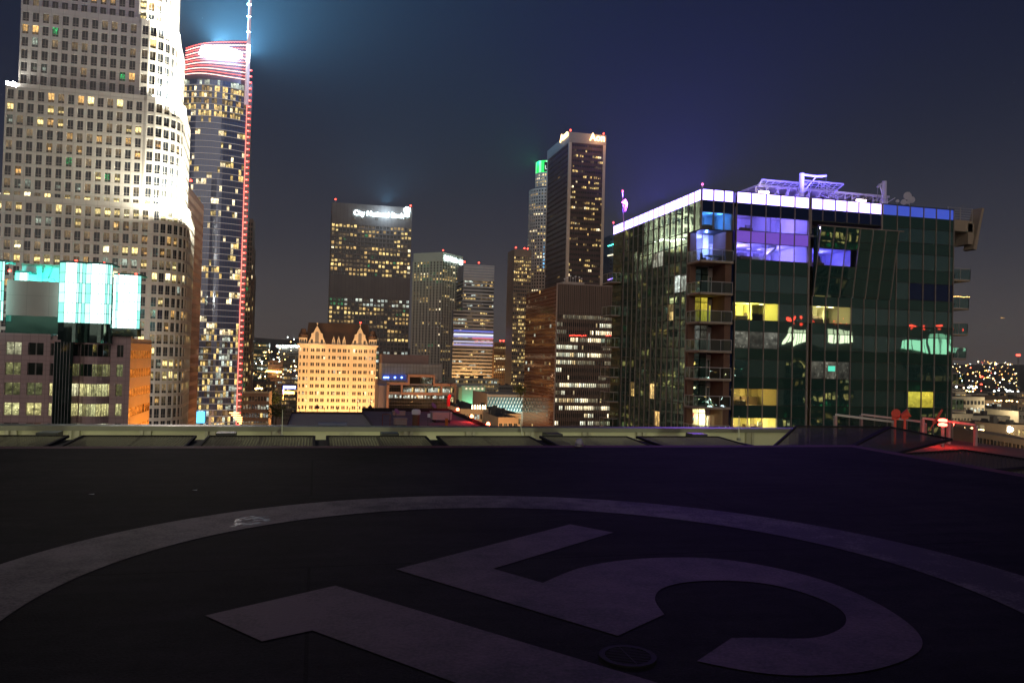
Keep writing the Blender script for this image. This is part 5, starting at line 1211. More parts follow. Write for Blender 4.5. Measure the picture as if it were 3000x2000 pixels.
# roof top steelwork
ZR = zbt-1.2
def P2(px, py, Y): return at(px, py, Y=Y)
hp = thing('roof_helideck', 'violet lit steel landing platform on struts above the roof band', 'landing platform', (P2(2330, 545, 92).x, 92, ZR))
pts = [P2(2160, 561, 84), P2(2213, 538, 88), P2(2303, 548, 88), P2(2341, 533, 92), P2(2458, 542, 92), P2(2440, 553, 86), P2(2340, 556, 84)]
up_ = P2(2458, 542, 92).z
def slab_poly(pts, z, th_): 
    m = MB(); A_ = [Vector((p.x, p.y, z)) for p in pts]; B_ = [Vector((p.x, p.y, z-th_)) for p in pts]
    m.poly(A_); m.poly(B_[::-1])
    for i in range(len(A_)): m.quad(B_[i], B_[(i+1) % len(A_)], A_[(i+1) % len(A_)], A_[i])
    return m
M_vs = plain('violet_lit_steel', (.7, .68, .72), .5)
z_up = P2(2400, 552, 84.5).z; xh = [P2(q, 545, 85).x for q in (2200, 2335, 2448)]
m = MB(); m.box(xh[0]+1, xh[2]-.3, 85, 97, z_up-.25, z_up); m.build('deck', M_vs, hp)
net = MB()
for k, (x0_, x1_) in enumerate(((xh[0]+1, xh[1]), (xh[1]+.2, xh[2]-.3))):   # net frames sloping up outward
    zt_ = z_up+.1+(.35 if k else 0); yo = 83.2
    a, b, c_, d_ = Vector((x0_, 85, z_up-.2)), Vector((x1_, 85, z_up-.2)), Vector((x1_+.1, yo, zt_)), Vector((x0_-.6, yo, zt_))
    for p_, q_ in ((a, b), (b, c_), (c_, d_), (d_, a)): net.bar(p_, q_, .16)
    for s in lin(0, 1, 7): net.bar(a.lerp(b, s), d_.lerp(c_, s), .06)
    for s in lin(0, 1, 4): net.bar(a.lerp(d_, s), b.lerp(c_, s), .05)
net.build('net_frame', M_vs, hp)
for k, s in enumerate(lin(0, 1, 6)):
    x = xh[0]+1.5+(xh[2]-xh[0]-3)*s; m = MB(); m.bar((x, 86.2, ZR), (x, 86.2, z_up-.25), .22); m.bar((x, 86.2, z_up-2.0), (x+.9, 84.9, z_up-.3), .14); m.bar((x, 86.2, z_up-2.0), (x-.9, 84.9, z_up-.3), .14); m.build('strut', M_vs, hp)
m = MB(); m.box(xh[0]+2.5, xh[1]-1.5, 88, 94, ZR, z_up-.9); m.build('plant_room', M_vs, hp)
sA = P2(2398, 554, 85.5); sB = P2(2455, 585, 85.5); sm = MB()
for dz in (0, .35, .7, 1.05): sm.bar(sA+Vector((0, 0, dz)), sB+Vector((0, 0, dz)), .07)
for s in lin(0, 1, 7): sm.bar(sA.lerp(sB, s), sA.lerp(sB, s)+Vector((0, 0, 1.05)), .06)
sm.bar(sA+Vector((0, 1, 0)), sB+Vector((0, 1, 0)), .2); sm.build('stair_flight', M_vs, hp)
lp = thing('roof_platform', 'lower violet lit roof canopy right of the landing platform', 'canopy', (P2(2520, 570, 86).x, 88, ZR))
a, b = P2(2440, 559, 86), P2(2607, 575, 86); m = MB(); m.box(a.x, b.x, 86, 92, a.z-.25, a.z); m.build('deck', M_vs, lp)
for k in range(9): x = a.x+(b.x-a.x)*k/8; m = MB(); m.bar((x, 86.5, ZR), (x, 86.5, a.z-.25), .12); m.bar((x, 86.5, a.z-.8), (x+.8, 86.0, a.z-.2), .08); m.build('strut', M_vs, lp)
def davit(label, px, y0, y1, arm_, Y, flip=1):
    b = P2(px, y0, Y); t_ = P2(px, y1, Y); t = thing('davit_crane', label, 'davit', (b.x, Y, ZR), 'davit cranes on the glass block roof')
    m = MB(); m.tube((b.x, Y, ZR), (b.x, Y, t_.z), .3, .28, 12); m.lathe((b.x, Y, t_.z-2.3), [(.28, 0), (.4, .05), (.4, .2), (.28, .25)], 12); m.build('mast', M_vs, t)
    m = MB(); e1 = P2(arm_[0][0], arm_[0][1], Y); e2 = P2(arm_[1][0], arm_[1][1], Y); m.bar((b.x, Y, t_.z-.15), e1, .22); m.bar((e1+e2)*.5-(e2-e1)*.62, e2, .3, .22); m.bar((b.x, Y, t_.z-2.4), e1-Vector((0, 0, .05)), .12); m.build('arm', M_vs, t)
    m = MB(); m.tube(e2, e2-Vector((0, 0, 2.6)), .025, n=5); m.build('cable', M_metal, t)
davit('larger davit crane with cable arm over the landing platform', 2348, 578, 508, ((2391, 517), (2420, 516)), 81.5)
davit('smaller davit crane at the end of the violet band', 2590, 597, 531, ((2578, 541), (2571, 549)), 81.5)
dish = thing('antenna_cluster', 'mast with round white dish antennas on the glass block roof', 'antenna', (P2(2664, 600, 82).x, 82, ZR))
b = P2(2664, 600, 82); m = MB(); m.tube((b.x, 82, ZR), (b.x, 82, P2(2664, 562, 82).z), .06, n=8); m.bar((b.x-3.2, 82, ZR+1.4), (b.x-.8, 82, ZR+1.4), .08); m.tube((b.x-1.8, 82, ZR), (b.x-1.8, 82, ZR+2.2), .05, n=6); m.build('mast', M_metal, dish)
for q, py, r in ((2659, 574, .5), (2671, 585, .42), (2662, 592, .25), (2648, 592, .35), (2630, 589, .2)):
    p = P2(q, py, 81.6); m = MB(); m.tube(p, p+Vector((.1, .3, 0)), r, r*.75, 16); m.build('dish', plain('dish_grey', (.5, .48, .45), .5) if 'dish_grey' not in MATS else MATS['dish_grey'], dish)
# violet lamps added to light the platform and halo the roof
light('SPOT', 'added_violet_light', (xh[0]+5, 82, ZR+.3), (.2, .13, 1), 1100, aim=(xh[1], 90, z_up+8), size=.3, angle=2.6)
light('SPOT', 'added_violet_light', (xh[2]+1, 82, ZR+.3), (.2, .13, 1), 900, aim=(xh[2], 88, z_up+8), size=.3, angle=2.6)
light('SPOT', 'added_violet_light', (XC+2, YG+4, zbt+.6), (.13, .1, 1), 6e4, aim=(XC+2, YG+6, zbt+30), size=.3, angle=2.75, blend=.9)
light('SPOT', 'added_violet_light', (XC+.5, YG+11, zbt+.6), (.13, .1, 1), 6e4, aim=(XC+1, YG+13, zbt+30), size=.3, angle=2.75, blend=.9)
light('SPOT', 'added_violet_light', (XC+1, YG+19, zbt+.6), (.13, .1, 1), 6e4, aim=(XC+1, YG+21, zbt+30), size=.3, angle=2.75, blend=.9)
light('SPOT', 'added_violet_light', (Acols[3], YG+20, zbt+2), (.13, .1, 1), 6e4, aim=(Acols[3]+6, YG+40, zbt+30), size=.3, angle=2.2, blend=.8)
for px, lb in ((2240, 'left white roof lamp under the landing platform'), (2525, 'right white roof lamp under the lower canopy')):
    p = P2(px, 563 if px < 2400 else 588, 83.5); t = thing('roof_lamp', lb, 'lamp', (p.x, p.y, p.z-.5)); m = MB(); m.box(p.x-.6, p.x+.6, p.y, p.y+.3, p.z-.15, p.z+.15); m.build('lens', glow('roof_lamp_white', (1, .85, .8), 12) if 'roof_lamp_white' not in MATS else MATS['roof_lamp_white'], t); m = MB(); m.box(p.x-.1, p.x+.1, p.y+.1, p.y+.2, ZR, p.z-.15); m.build('post', M_metal, t)
for k in range(6): light('SPOT', 'band_halo_light', (XC-.25, YG+1.5+4.2*k, zbt+.15), (.12, .1, 1), 7e4, aim=(XC-.25, YG+1.5+4.2*k, zbt+30), size=.1, angle=2.7, blend=.8)  # lamps added along the band for a tighter violet halo
for k in range(6): light('SPOT', 'band_halo_light', (XC+1+3.4*k, YG-.25, zbt+.15), (.12, .1, 1), 1e4, aim=(XC+1+3.4*k, YG-.25, zbt+30), size=.1, angle=2.5, blend=.8)
# narrow lamps added to shape the brightness across the landing deck
light('SPOT', 'added_violet_light', (XC-.6, YG-.8, zbt+.5), (.34, .12, 1), 1.9e4, aim=(4.4, 4.2, ZD), size=.3, angle=radians(11), blend=1)
light('SPOT', 'setback_and_deck_floodlight', (xc_low+R_low+2, Y7-3, zl+2), (1, .84, .72), 1.7e5, aim=(-.9, 6.2, ZD), size=.6, angle=radians(2.3), blend=1)  # added spot that brightens the left of the painted circle
# windsock and beacons on the left edge
p = P2(1827, 655, 101); q = P2(1824, 562, 101); t = thing('windsock', 'pink drooping windsock on a thin mast above the violet band', 'windsock', (p.x, 101, p.z))
m = MB(); m.tube(p, q, .07, .05, 8); m.build('mast', plain('pink_lit_mast', (.6, .3, .4), .5), t)
w0 = P2(1826, 587, 100.8); m = MB(); w1 = P2(1834, 596, 100.8); w2 = P2(1830, 620, 100.8); m.tube(w0, w1, .38, .3, 12, cap=False); m.tube(w1, w2, .3, .17, 12, cap=False); m.build('sock', plain('pink_fabric', (.8, .12, .2), .8), t)
m = MB(); m.lathe(q, [(0, 0), (.1, .03), (.12, .15), (0, .25)], 8); m.build('lamp', M_red, t)
light('POINT', 'windsock_light', (w0.x-1, 99.8, w0.z+.6), (1, .2, .45), 25, size=.05)
def small_beacon(px, py, Y, lb):
    p = P2(px, py, Y); t = thing('obstruction_lamp', lb, 'lamp', (p.x, Y, p.z-.7), 'small red roof lamps on the glass block'); m = MB(); m.tube((p.x, Y, p.z-.9), (p.x, Y, p.z-.1), .06, n=6); m.build('post', M_metal, t); m = MB(); m.lathe((p.x, Y, p.z-.1), [(0, 0), (.12, .03), (.13, .2), (0, .32)], 10); m.build('lens', glow('small_red', (1, .1, .15), 3) if 'small_red' not in MATS else MATS['small_red'], t)
small_beacon(2058, 541, YG+.5, 'small red lamp above the front corner of the violet band'); small_beacon(1797, 653, YN-1, 'small red lamp at the far left end of the violet band')

# ================================================================== PINK OFFICE BLOCK WITH TEAL LANTERNS (far left)
YQ = 185.0; M_pk = panelled('pink_granite', (.46, .33, .33), 1.55, 1.0, .6, var=.06, jw=.04)
qx = lambda px, py=1100, Y=YQ: ax(px, Y, py)
zpk = az(100, 977, YQ); xq1 = qx(380); xq0 = qx(-60); S = 4.22; yq2 = ay(441, xq1, 1100)
tp = thing('office_block', 'pink granite office block crowned by glowing teal glass lanterns', 'office block', ((xq0+xq1)/2, YQ+15, 0))
n = 20; zs = [zpk-1.2-S*(n-k) for k in range(n+1)]; wl_ = MB(); wn = []
ex = [qx(p) for p in (-60, -34, 12, 34-10, 60, 80, 126, 144)]
xw = [(-34, 12-34, 0)]
cuts = [-60, -50, -8, 14, 60, 79, 125, 144]; kk = [0, 1, 0, 1, 0, 1, 0]
r_ = random.Random(21); grid = {(5, 0): 5, (3, 0): 5, (3, 1): 1, (5, 1): 0}
def cQ(i, j):
    if not kk[i]: return -1
    q = n-1-j; return {(3, 0): 5, (5, 0): 0, (3, 1): 1, (5, 1): 0, (3, 2): 1, (5, 2): 1, (3, 3): 3, (5, 3): 3, (3, 4): 0, (5, 4): 6}.get((i, q), r_.choice((0, 1, 3)))
Q2 = [winmat('office_wide_dark', YEL, 0, glass=(.01, .018, .015)), winmat('office_wide_dim', (.85, .9, .4), .22), w_warm, winmat('office_wide_lit', (.95, .95, .45), .75), winmat('office_wide_bright', (1, .98, .6), 1.5), winmat('office_wide_cool', (.9, 1, .72), .8), winmat('office_wide_amber', (1, .4, .1), .12, contrast=2)]
facade(wl_, wn, [(qx(p), YQ) for p in cuts], zs, (0, 1), (.22, .83), .3, cQ)
ce = [320, 340, 359, 380]
facade(wl_, wn, [(qx(p), YQ) for p in ce], zs, (0, 1), (.22, .83), .3, lambda i, j: -1 if i != 1 else {0: 0, 1: 1, 2: 1, 3: 3}.get(n-1-j, 0), (30, 0))
for a, b in ((cuts[0], cuts[-1]), (ce[0], ce[-1])): wl_.box(qx(a), qx(b), YQ, YQ+1, zs[-1], zpk)
wl_.box(qx(-60), qx(380)-.1, YQ+.7, yq2, 0, zpk-.4)
wl_.build('wall', M_pk, tp)
put_windows(wn, Q2, tp, 60)
# glazed bays
bay_ = MB(); bw = []
def bulge(p0, p1, out, n_): 
    x0_, x1_ = qx(p0), qx(p1); w_ = x1_-x0_; o = [(x0_, YQ+.3), (x0_+.0, YQ-out*.45)]
    o = [(x0_, YQ)]; 
    for k in range(n_+1): s = k/n_; o.append((x0_+w_*(.04+.92*s), YQ-out*min(1, 2.6*s, 2.6*(1-s))**.5 if 0 < s < 1 else YQ-.4))
    o.append((x1_, YQ)); return o
bays = [bulge(144, 232, 2.2, 6), bulge(232, 322, 2.2, 6)]
M_bd = mirror_glass('bay_black_glass', (.6, .9, .8), .15, (.006, .014, .014), .15, .03)
for b_i, ps in enumerate(bays):
    def cb(i, j, b_i=b_i):
        q = n-1-j
        if q == 0: return 7
        if q == 1: return 7 if i < 4 else 1
        if q == 2 or q == 3: return 7 if i in (0,) else (4 if (q == 2 and b_i == 0 and i > 2) else 3)
        if q == 4: return 7 if b_i == 0 else 5
        return 7
    facade(bay_, bw, ps, zs, (.02, .98), (.22 if True else 0, .83), .06, cb, (50+b_i*20, 0))
bay_.build('bay_wall', M_pk, tp); put_windows(bw, Q2+[M_bd], tp, 60, name='bay_window')
m = MB(); m.box(qx(168), qx(222), YQ-2.6, YQ-2.35, 40, zs[-1]-.42); m.build('bay_black_strip', M_bd, tp)
m = MB()
for p_ in range(168, 222, 9): m.box(qx(p_)-.025, qx(p_)+.025, YQ-2.64, YQ-2.6, 40, zs[-1]-.4)
m.build('bay_fin', M_metal, tp)
# dark glass crown base, grey screen, teal wall
zl0 = az(170, 945, YQ); zl1 = az(170, 771, YQ); zg0 = az(90, 925, YQ); zg1 = az(90, 822, YQ)

m = MB(); m.box(qx(8), qx(166), YQ+.4, YQ+.8, zpk, zg0); m.build('crown_dark_band', mirror_glass('teal_dark_glass', (.4, .9, .75), .15, (.006, .045, .035), .2, .1), tp)
m = MB(); m.box(qx(8), qx(167), YQ+.2, YQ+.7, zg0, zg1); m.build('grey_screen', panelled('grey_screen_panel', (.5, .46, .41), 4.2, 4.4, .75, var=.02, jw=.05), tp)
zt3 = az(90, 785, YQ+8); m = MB(); m.box(qx(5), qx(180), YQ+9, YQ+9.4, zpk, zt3+.5); m.build('teal_back_wall', plain('teal_back_paint', (.55, .6, .6), .7), tp)
m = MB(); m.box(qx(5), qx(180), YQ+8.6, YQ+10, zt3+.5, zt3+1.0); m.bar((qx(82), YQ+5, zg1-.5), (qx(82), YQ+5, zt3+.2), 1.0); m.bar((qx(84), YQ+5, zt3-2.6), (qx(118), YQ+5, zt3-2.6), .5); m.bar((qx(118), YQ+5, zt3-2.6), (qx(134), YQ+5, zg1-.5), .7); m.bar((qx(100), YQ+6, zg1-.5), (qx(100), YQ+6, zt3+.3), .25); m.bar((qx(95), YQ+5.5, zt3-2.4), (qx(108), YQ+5.5, zt3+.4), 1.2); m.build('crown_steelwork', plain('painted_steel_green', (.25, .35, .28), .6), tp)
light('AREA', 'crown_teal_light', (qx(90), YQ+2.5, zg1-1.5), (.05, 1, .85), 5200, aim=(qx(90), YQ+9, zt3-1), size=16, size_y=1)
# lanterns
TL = [glow('lantern_teal', (.34, 1, .86), 1.15, True), glow('lantern_pale', (.55, 1, .92), 1.6, True), glow('lantern_white', (.7, 1, .95), 3, True)]
M_lf = plain('lantern_frame', (.03, .25, .22), .5)
def lantern(pts, z0, z1, rows, hot, label):
    g = MB(); f = MB(); n_ = len(pts)-1; zz_ = lin(z0, z1, rows)
    for i in range(n_):
        for j in range(rows): g.quad((*pts[i], zz_[j]), (*pts[i+1], zz_[j]), (*pts[i+1], zz_[j+1]), (*pts[i], zz_[j+1]), mi=2 if i in hot else (1 if (i+j//2) % 2 else 0))
    L = g.build('lantern', TL, tp, label=label)
    for i in range(n_+1): f.box(pts[i][0]-.04, pts[i][0]+.04, pts[i][1]-.1, pts[i][1], z0, z1+.1)
    for z in zz_:
        for i in range(n_): f.bar((pts[i][0], pts[i][1]-.05, z), (pts[i+1][0], pts[i+1][1]-.05, z), .1, .08)
    f.build('lantern_frame', M_lf, L)
    m = MB(); m.prism([(pts[0][0], pts[0][1]+6)]+list(pts)+[(pts[-1][0], pts[-1][1]+6)], z1+.05, z1+.35); m.build('lantern_roof', M_lf, L)
    return L
def rb(p0, p1, out, ss): x0_, x1_ = qx(p0), qx(p1); return [(x0_+(x1_-x0_)*s, YQ-1.8-out*sin(pi*s)**.6 if 0 < s < 1 else YQ-1.8) for s in ss]
A1 = rb(171, 248, 1.2, (0, .28, .42, .6, .72, .8, .9, 1)); A2 = rb(248, 325, 1.2, (0, .25, .55, .68, .78, .86, .93, 1))
lantern(A1+A2[1:], zl0, zl1, 6, (1, 2, 3, 8, 9, 10), 'tall double bayed lantern beside the grey screen')
m = MB(); m.prism([(x, y+.25) for x, y in A1+A2[1:]]+[(qx(325), YQ+2), (qx(171), YQ+2)], zs[-1]-.4, zl0-.02); m.build('crown_base', M_bd, tp)
B1 = rb(325, 406, .9, (0, .12, .2, .42, .62, .8, .9, 1)); lantern([(x, y+1.2) for x, y in B1], az(330, 961, YQ), az(330, 805, YQ), 6, (0, 2, 3, 4, 5), 'lower right lantern')
lantern([(qx(p), YQ-1.8) for p in (-70, -40, -10, 4, 12)], zl0, az(8, 768, YQ), 6, (0, 1), 'lantern cut by the left picture edge')
lantern([(x, YQ+4) for x in (qx(12), qx(25), qx(36), qx(48), qx(53))], zg1-3, az(40, 797, YQ+4), 2, (1, 2), 'small lantern behind the grey screen')
m = MB(); m.box(qx(325), qx(400), YQ-1, YQ+3, zpk, az(330, 961, YQ)); m.build('lantern_base', M_bd, tp)
for q, py, lb in ((223, 767, 'left red lamp on the tall teal lantern'), (305, 774, 'right red lamp on the tall teal lantern'), (350, 806, 'left red lamp on the lower teal lantern'), (398, 806, 'right red lamp on the lower teal lantern'), (28, 795, 'red lamp on the small teal lantern')):
    p = at(q, py, Y=YQ-1 if q > 100 else YQ+4.5); beacon(lb, (p.x, p.y, p.z-.6), .28, 'red lamps on the teal lanterns', .5)
m = MB(); 
for k in range(14): p = at(180+k*10.5, 768-0+k*.9, Y=YQ+1); m.bar((p.x, p.y, p.z-1.2), (p.x+.1*(k % 3), p.y, p.z+.2+.3*(k % 2)), .06); m.bar((p.x, p.y, p.z), (p.x+1.0, p.y, p.z-.1), .05)
m.build('roof_antenna', plain('red_lit_antenna', (.7, .15, .1)), tp)
# side wall: its orange reflection is put into the panel colour
sd = MB(); sw = []; M_or = plain('ochre_reflection_panel', (.75, .38, .1), .35, var=.15, scale=.3)
facade(sd, sw, [(xq1, y) for y in lin(YQ, yq2, 8)], zs[:-1]+[zs[-1]-.2], (.04, .96), (.15, .6), .05, lambda i, j: 0, (80, 0))
sd.build('side_wall', M_or, tp); put_windows(sw, [mirror_glass('amber_reflection_glass', (1, .6, .25), .5, (.18, .075, .015), 1.4, .05)], tp, 90, name='side_window')
light('AREA', 'side_wall_orange_light', (xq1+9, YQ+12, 58), (1, .48, .12), 21000, aim=(xq1, (YQ+yq2)/2, 88), size=12, size_y=8)  # orange lamp added to brighten the side wall

# ================================================================== NEIGHBOURING ROOF with plant
ZS = ZC-6.0
M_rf = plain('purple_lit_roof_felt', (.16, .14, .16), .9, var=.25, bump=.3)
nb = thing('neighbour_building', 'lower building whose dark roof and sunken plant pit lie past the parapet', 'building', (6, 72, 0))
m = MB(); m.box(-2.2, 14.5, 45, 85, 0, ZS-.3); m.build('body', M_concrete, nb)
m = MB(); m.box(5.0, 14.5, 45, 85, ZS-.3, ZS); m.build('roof', M_rf, nb)
m = MB(); m.box(14.3, 14.6, 45, 85.3, ZS, ZS+.25); m.box(5, 14.3, 85, 85.3, ZS, ZS+.35); m.build('roof_edge', M_netframe, nb)
zsc = az(1000, 1206, 85)
m = MB(); m.box(-2.2, 5.0, 84.6, 85, ZS-.3, zsc); m.quad((-2.2, 56, ZS-1), (-2.2, 84.6, ZS-1), (-2.2, 84.6, zsc), (-2.2, 56, zsc)); m.poly([(5.0, 70, ZS), (5.0, 84.6, ZS), (5.0, 84.6, zsc)]); m.build('screen_wall', plain('dark_screen', (.06, .045, .05), .8), nb)
m = MB(); m.box(-2.2, 5, 56, 84.6, ZS-1.0, ZS-.31); m.build('pit_floor', plain('pit_floor_felt', (.05, .04, .05), .9), nb)
def roofthing(name, label, cat, px, py, Y, w, d_, h, mat=None, group=None, legs=0, capmat=None):
    p = at(px, py, Y=Y); z = ZS; t = thing(name, label, cat, (p.x, Y, z), group)
    m = MB(); m.box(p.x-w/2, p.x+w/2, Y-d_/2, Y+d_/2, z+legs, z+legs+h); m.box(p.x-w/2-.05, p.x+w/2+.05, Y-d_/2-.05, Y+d_/2+.05, z+legs+h, z+legs+h+.06); m.build('casing', mat or M_white_metal, t)
    m = MB()
    for k in range(5): m.box(p.x-w*.42, p.x+w*.42, Y-d_/2-.03, Y-d_/2, z+legs+h*(.15+.15*k), z+legs+h*(.2+.15*k))
    m.build('louvre', M_metal, t)
    if legs:
        for sx_ in (-1, 1): m = MB(); m.box(p.x+sx_*w*.35-.08, p.x+sx_*w*.35+.08, Y-d_*.4, Y+d_*.4, z, z+legs); m.build('leg', M_netframe, t)
    return t
M_unit = plain('tan_unit_metal', (.3, .22, .19), .6)
roofthing('air_handler', 'long grey air handling unit on legs, largest on the red lit roof', 'air conditioner', 1291, 1232, 72, 1.75, 1.6, .62, plain('grey_unit_metal', (.4, .33, .33), .6), 'roof plant units', .25)
roofthing('air_handler', 'small tan unit standing left of the vent stack', 'air conditioner', 1172, 1240, 68, 1.05, 1.0, .5, M_unit, 'roof plant units', .08)
roofthing('air_handler', 'dark flat unit at the back of the red lit roof', 'air conditioner', 1168, 1212, 80, 1.2, 1.0, .35, M_unit, 'roof plant units', 0)
p = at(1218, 1245, Y=66); t = thing('vent_stack', 'brown vent stack with ribbed pale cap on the dark roof', 'vent', (p.x, 66, ZS))
m = MB(); m.tube((p.x, 66, ZS), (p.x, 66, ZS+1.1), .3, n=14); m.lathe((p.x, 66, ZS), [(.45, 0), (.45, .08), (.3, .1)], 14); m.build('stack', plain('rusty_brown', (.15, .08, .05), .8), t)
m = MB(); m.lathe((p.x, 66, ZS+1.1), [(.3, 0), (.33, .05), (.33, .38), (.28, .42), (0, .45)], 14); 
for k in range(14): a = 2*pi*k/14; m.bar((p.x+.35*cos(a), 66+.35*sin(a), ZS+1.12), (p.x+.35*cos(a), 66+.35*sin(a), ZS+1.45), .04)
m.build('cap', M_white_metal, t)
p = at(1253, 1250, Y=65); t = thing('tripod_stand', 'thin tripod with a small pale box right of the vent stack', 'tripod', (p.x, 65, ZS))
m = MB(); m.tube((p.x, 65, ZS+.3), (p.x, 65, ZS+1.2), .02, n=6)
for a in (0, 2.1, 4.2): m.bar((p.x, 65, ZS+.35), (p.x+.35*cos(a), 65+.35*sin(a), ZS), .025)
m.build('legs', M_black, t); bpy.data.objects['legs'].name = 'stand'; m = MB(); m.box(p.x-.05, p.x+.18, 64.9, 65.05, ZS+.95, ZS+1.25); m.build('box', M_white_metal, t)
for q, py, Y, lb in ((1382, 1220, 72, 'right red lamp post on the edge of the purple roof'), (1430, 1243, 66.5, 'nearest red lamp at the corner of the purple roof'), (1341, 1200, 84, 'distant red lamp at the back of the purple roof')):
    p = at(q, py, Y=Y); t = thing('roof_beacon', lb, 'lamp', (p.x, Y, ZS), 'red lamps on the purple roof'); m = MB(); m.tube((p.x, Y, ZS if p.z > ZS+.3 else p.z-.5), (p.x, Y, p.z-.1), .07, n=8); m.build('post', M_netframe, t)
    m = MB(); m.lathe((p.x, Y, p.z-.1), [(0, 0), (.15, .03), (.17, .15), (.1, .28), (0, .32)], 12); m.build('lens', glow('roof_beacon_orange', (1, .16, .06), 26) if 'roof_beacon_orange' not in MATS else MATS['roof_beacon_orange'], t)
    light('POINT', 'roof_beacon_light', (p.x-.25, Y-.25, p.z+.35), (1, .03, .03), 170, size=.1)
p = at(1308, 1245, Y=65); t = thing('service_post', 'orange lit short post before the grey air handling unit', 'post', (p.x, 65, ZS)); m = MB(); m.box(p.x-.11, p.x+.11, 64.9, 65.1, ZS, ZS+.85); m.build('column', plain('rust_orange', (.5, .15, .04), .8), t); m = MB(); m.box(p.x-.14, p.x+.14, 64.86, 65.14, ZS+.85, ZS+.92); m.build('cap', M_unit, t)
t = thing('pipe_frame', 'rusty upright pipe frame at the left of the purple roof', 'frame', (at(1130, 1245, Y=66).x, 66, ZS)); m = MB(); a, b = at(1120, 1252, Y=66).x, at(1142, 1252, Y=66).x; m.bar((a, 66, ZS), (a, 66, ZS+1.1), .05); m.bar((b, 66, ZS), (b, 66, ZS+1.1), .05); m.bar((a, 66, ZS+1.1), (b, 66, ZS+1.1), .05); m.build('frame', plain('rust_red', (.2, .06, .03), .8), t)
a, b = at(932, 1243, Y=66), at(1016, 1243, Y=66); t = thing('roof_duct', 'long rounded blue grey duct in the dark roof pit', 'duct', (a.x, 66, ZS-.3)); m = MB(); zd = a.z+.0; m.tube((a.x, 66, zd), (b.x, 66, zd), .2, n=12); m.tube((a.x+1.1, 65.8, zd), (a.x+1.4, 65.8, zd), .24, n=12); m.build('duct', plain('duct_blue', (.22, .26, .34), .5), t)
for x in (a.x+.4, b.x-.4): m = MB(); m.box(x-.06, x+.06, 65.9, 66.1, ZS-.3, zd-.15); m.build('support', M_netframe, t)
for i, (q, lb) in enumerate(((895, 'first thin rod from the left on the screen wall'), (878, 'leftmost rod on the dark screen wall'), (914, 'rod below the left satellite dish'), (950, 'rod right of the satellite dish'), (988, 'middle rod on the dark screen wall'), (1024, 'rod right of the middle one on the screen wall'), (1047, 'tall mast on the dark screen wall'), (1061, 'rod by the right floodlight head'), (1085, 'tall mast beside the right floodlight head'), (1098, 'last rod at the right end of the screen wall'))):
    p = at(q, 1206, Y=84.8); h_ = 1.6 if q in (1047, 1085) else .45; t = thing('roof_rod', lb, 'rod', (p.x, 84.8, zsc), 'rods on the dark screen wall'); m = MB(); m.tube((p.x, 84.8, zsc-.02), (p.x, 84.8, zsc+h_), .025, n=6); m.build('rod', M_black, t); m = MB(); m.box(p.x-.05, p.x+.05, 84.7, 84.8, zsc+h_*.6, zsc+h_*.6+.18); m.build('head', M_black, t)
for q, lb in ((930, 'black satellite dish on the screen wall before the floodlit hotel'), (1085, 'dark floodlight drum on the screen wall, right end')):
    p = at(q, 1192, Y=84.5); t = thing('satellite_dish', lb, 'dish', (p.x, 84.5, zsc)); m = MB(); m.tube((p.x, 84.6, zsc), (p.x, 84.6, p.z), .03, n=6); m.build('mast', M_black, t); m = MB(); m.tube(p+Vector((-.15, 0, .05)), p+Vector((.2, 0, -.08)), .28, .1, 14); m.build('dish', M_black, t)
p = at(1317, 1245, Y=70); q = at(1320, 1122, Y=70); t = thing('windsock', 'red drooping windsock on a dark mast above the purple roof', 'windsock', (p.x, 70, ZS))
m = MB(); m.tube((p.x, 70, ZS), (q.x, 70, q.z), .03, n=6)
for a in range(5): m.bar((q.x, 70, q.z-.1), (q.x+.3*cos(a*1.26), 70+.3*sin(a*1.26), q.z-.1+.12), .03)
m.build('mast', M_black, t); m = MB(); w0 = at(1316, 1158, Y=69.9); w1 = at(1313, 1190, Y=69.9); m.tube(w0+Vector((.1, 0, .06)), w0+Vector((-.05, 0, -.25)), .12, .16, 12, cap=False); m.tube(w0+Vector((-.05, 0, -.25)), w1, .16, .15, 12, cap=False); m.build('sock', glow('red_sock_lit', (1, .05, .03), .7, base=(.8, .05, .05)) if False else plain('red_fabric', (.9, .05, .05), .8), t)
light('POINT', 'windsock_light', (w0.x, 69.2, w0.z+.6), (1, .15, .1), 55, size=.05)
for q, py, lb in ((1268, 1190, 'tilted violet dish right of the vent stack'), (1160, 1207, 'tilted violet dish at the back of the roof')):
    p = at(q, py, Y=78); t = thing('satellite_dish', lb, 'dish', (p.x, 78, ZS)); m = MB(); m.tube((p.x, 78, ZS), (p.x, 78, p.z), .03, n=6); m.build('mast', M_black, t); m = MB(); m.tube(p+Vector((.1, -.1, .1)), p+Vector((0, 0, 0)), .33, .05, 14); m.build('dish', plain('violet_dish', (.25, .16, .3), .7) if 'violet_dish' not in MATS else MATS['violet_dish'], t)
light('AREA', 'roof_purple_light', (22, 60, ZS+12), (.45, .3, 1), 130, aim=(10, 70, ZS), size=2)
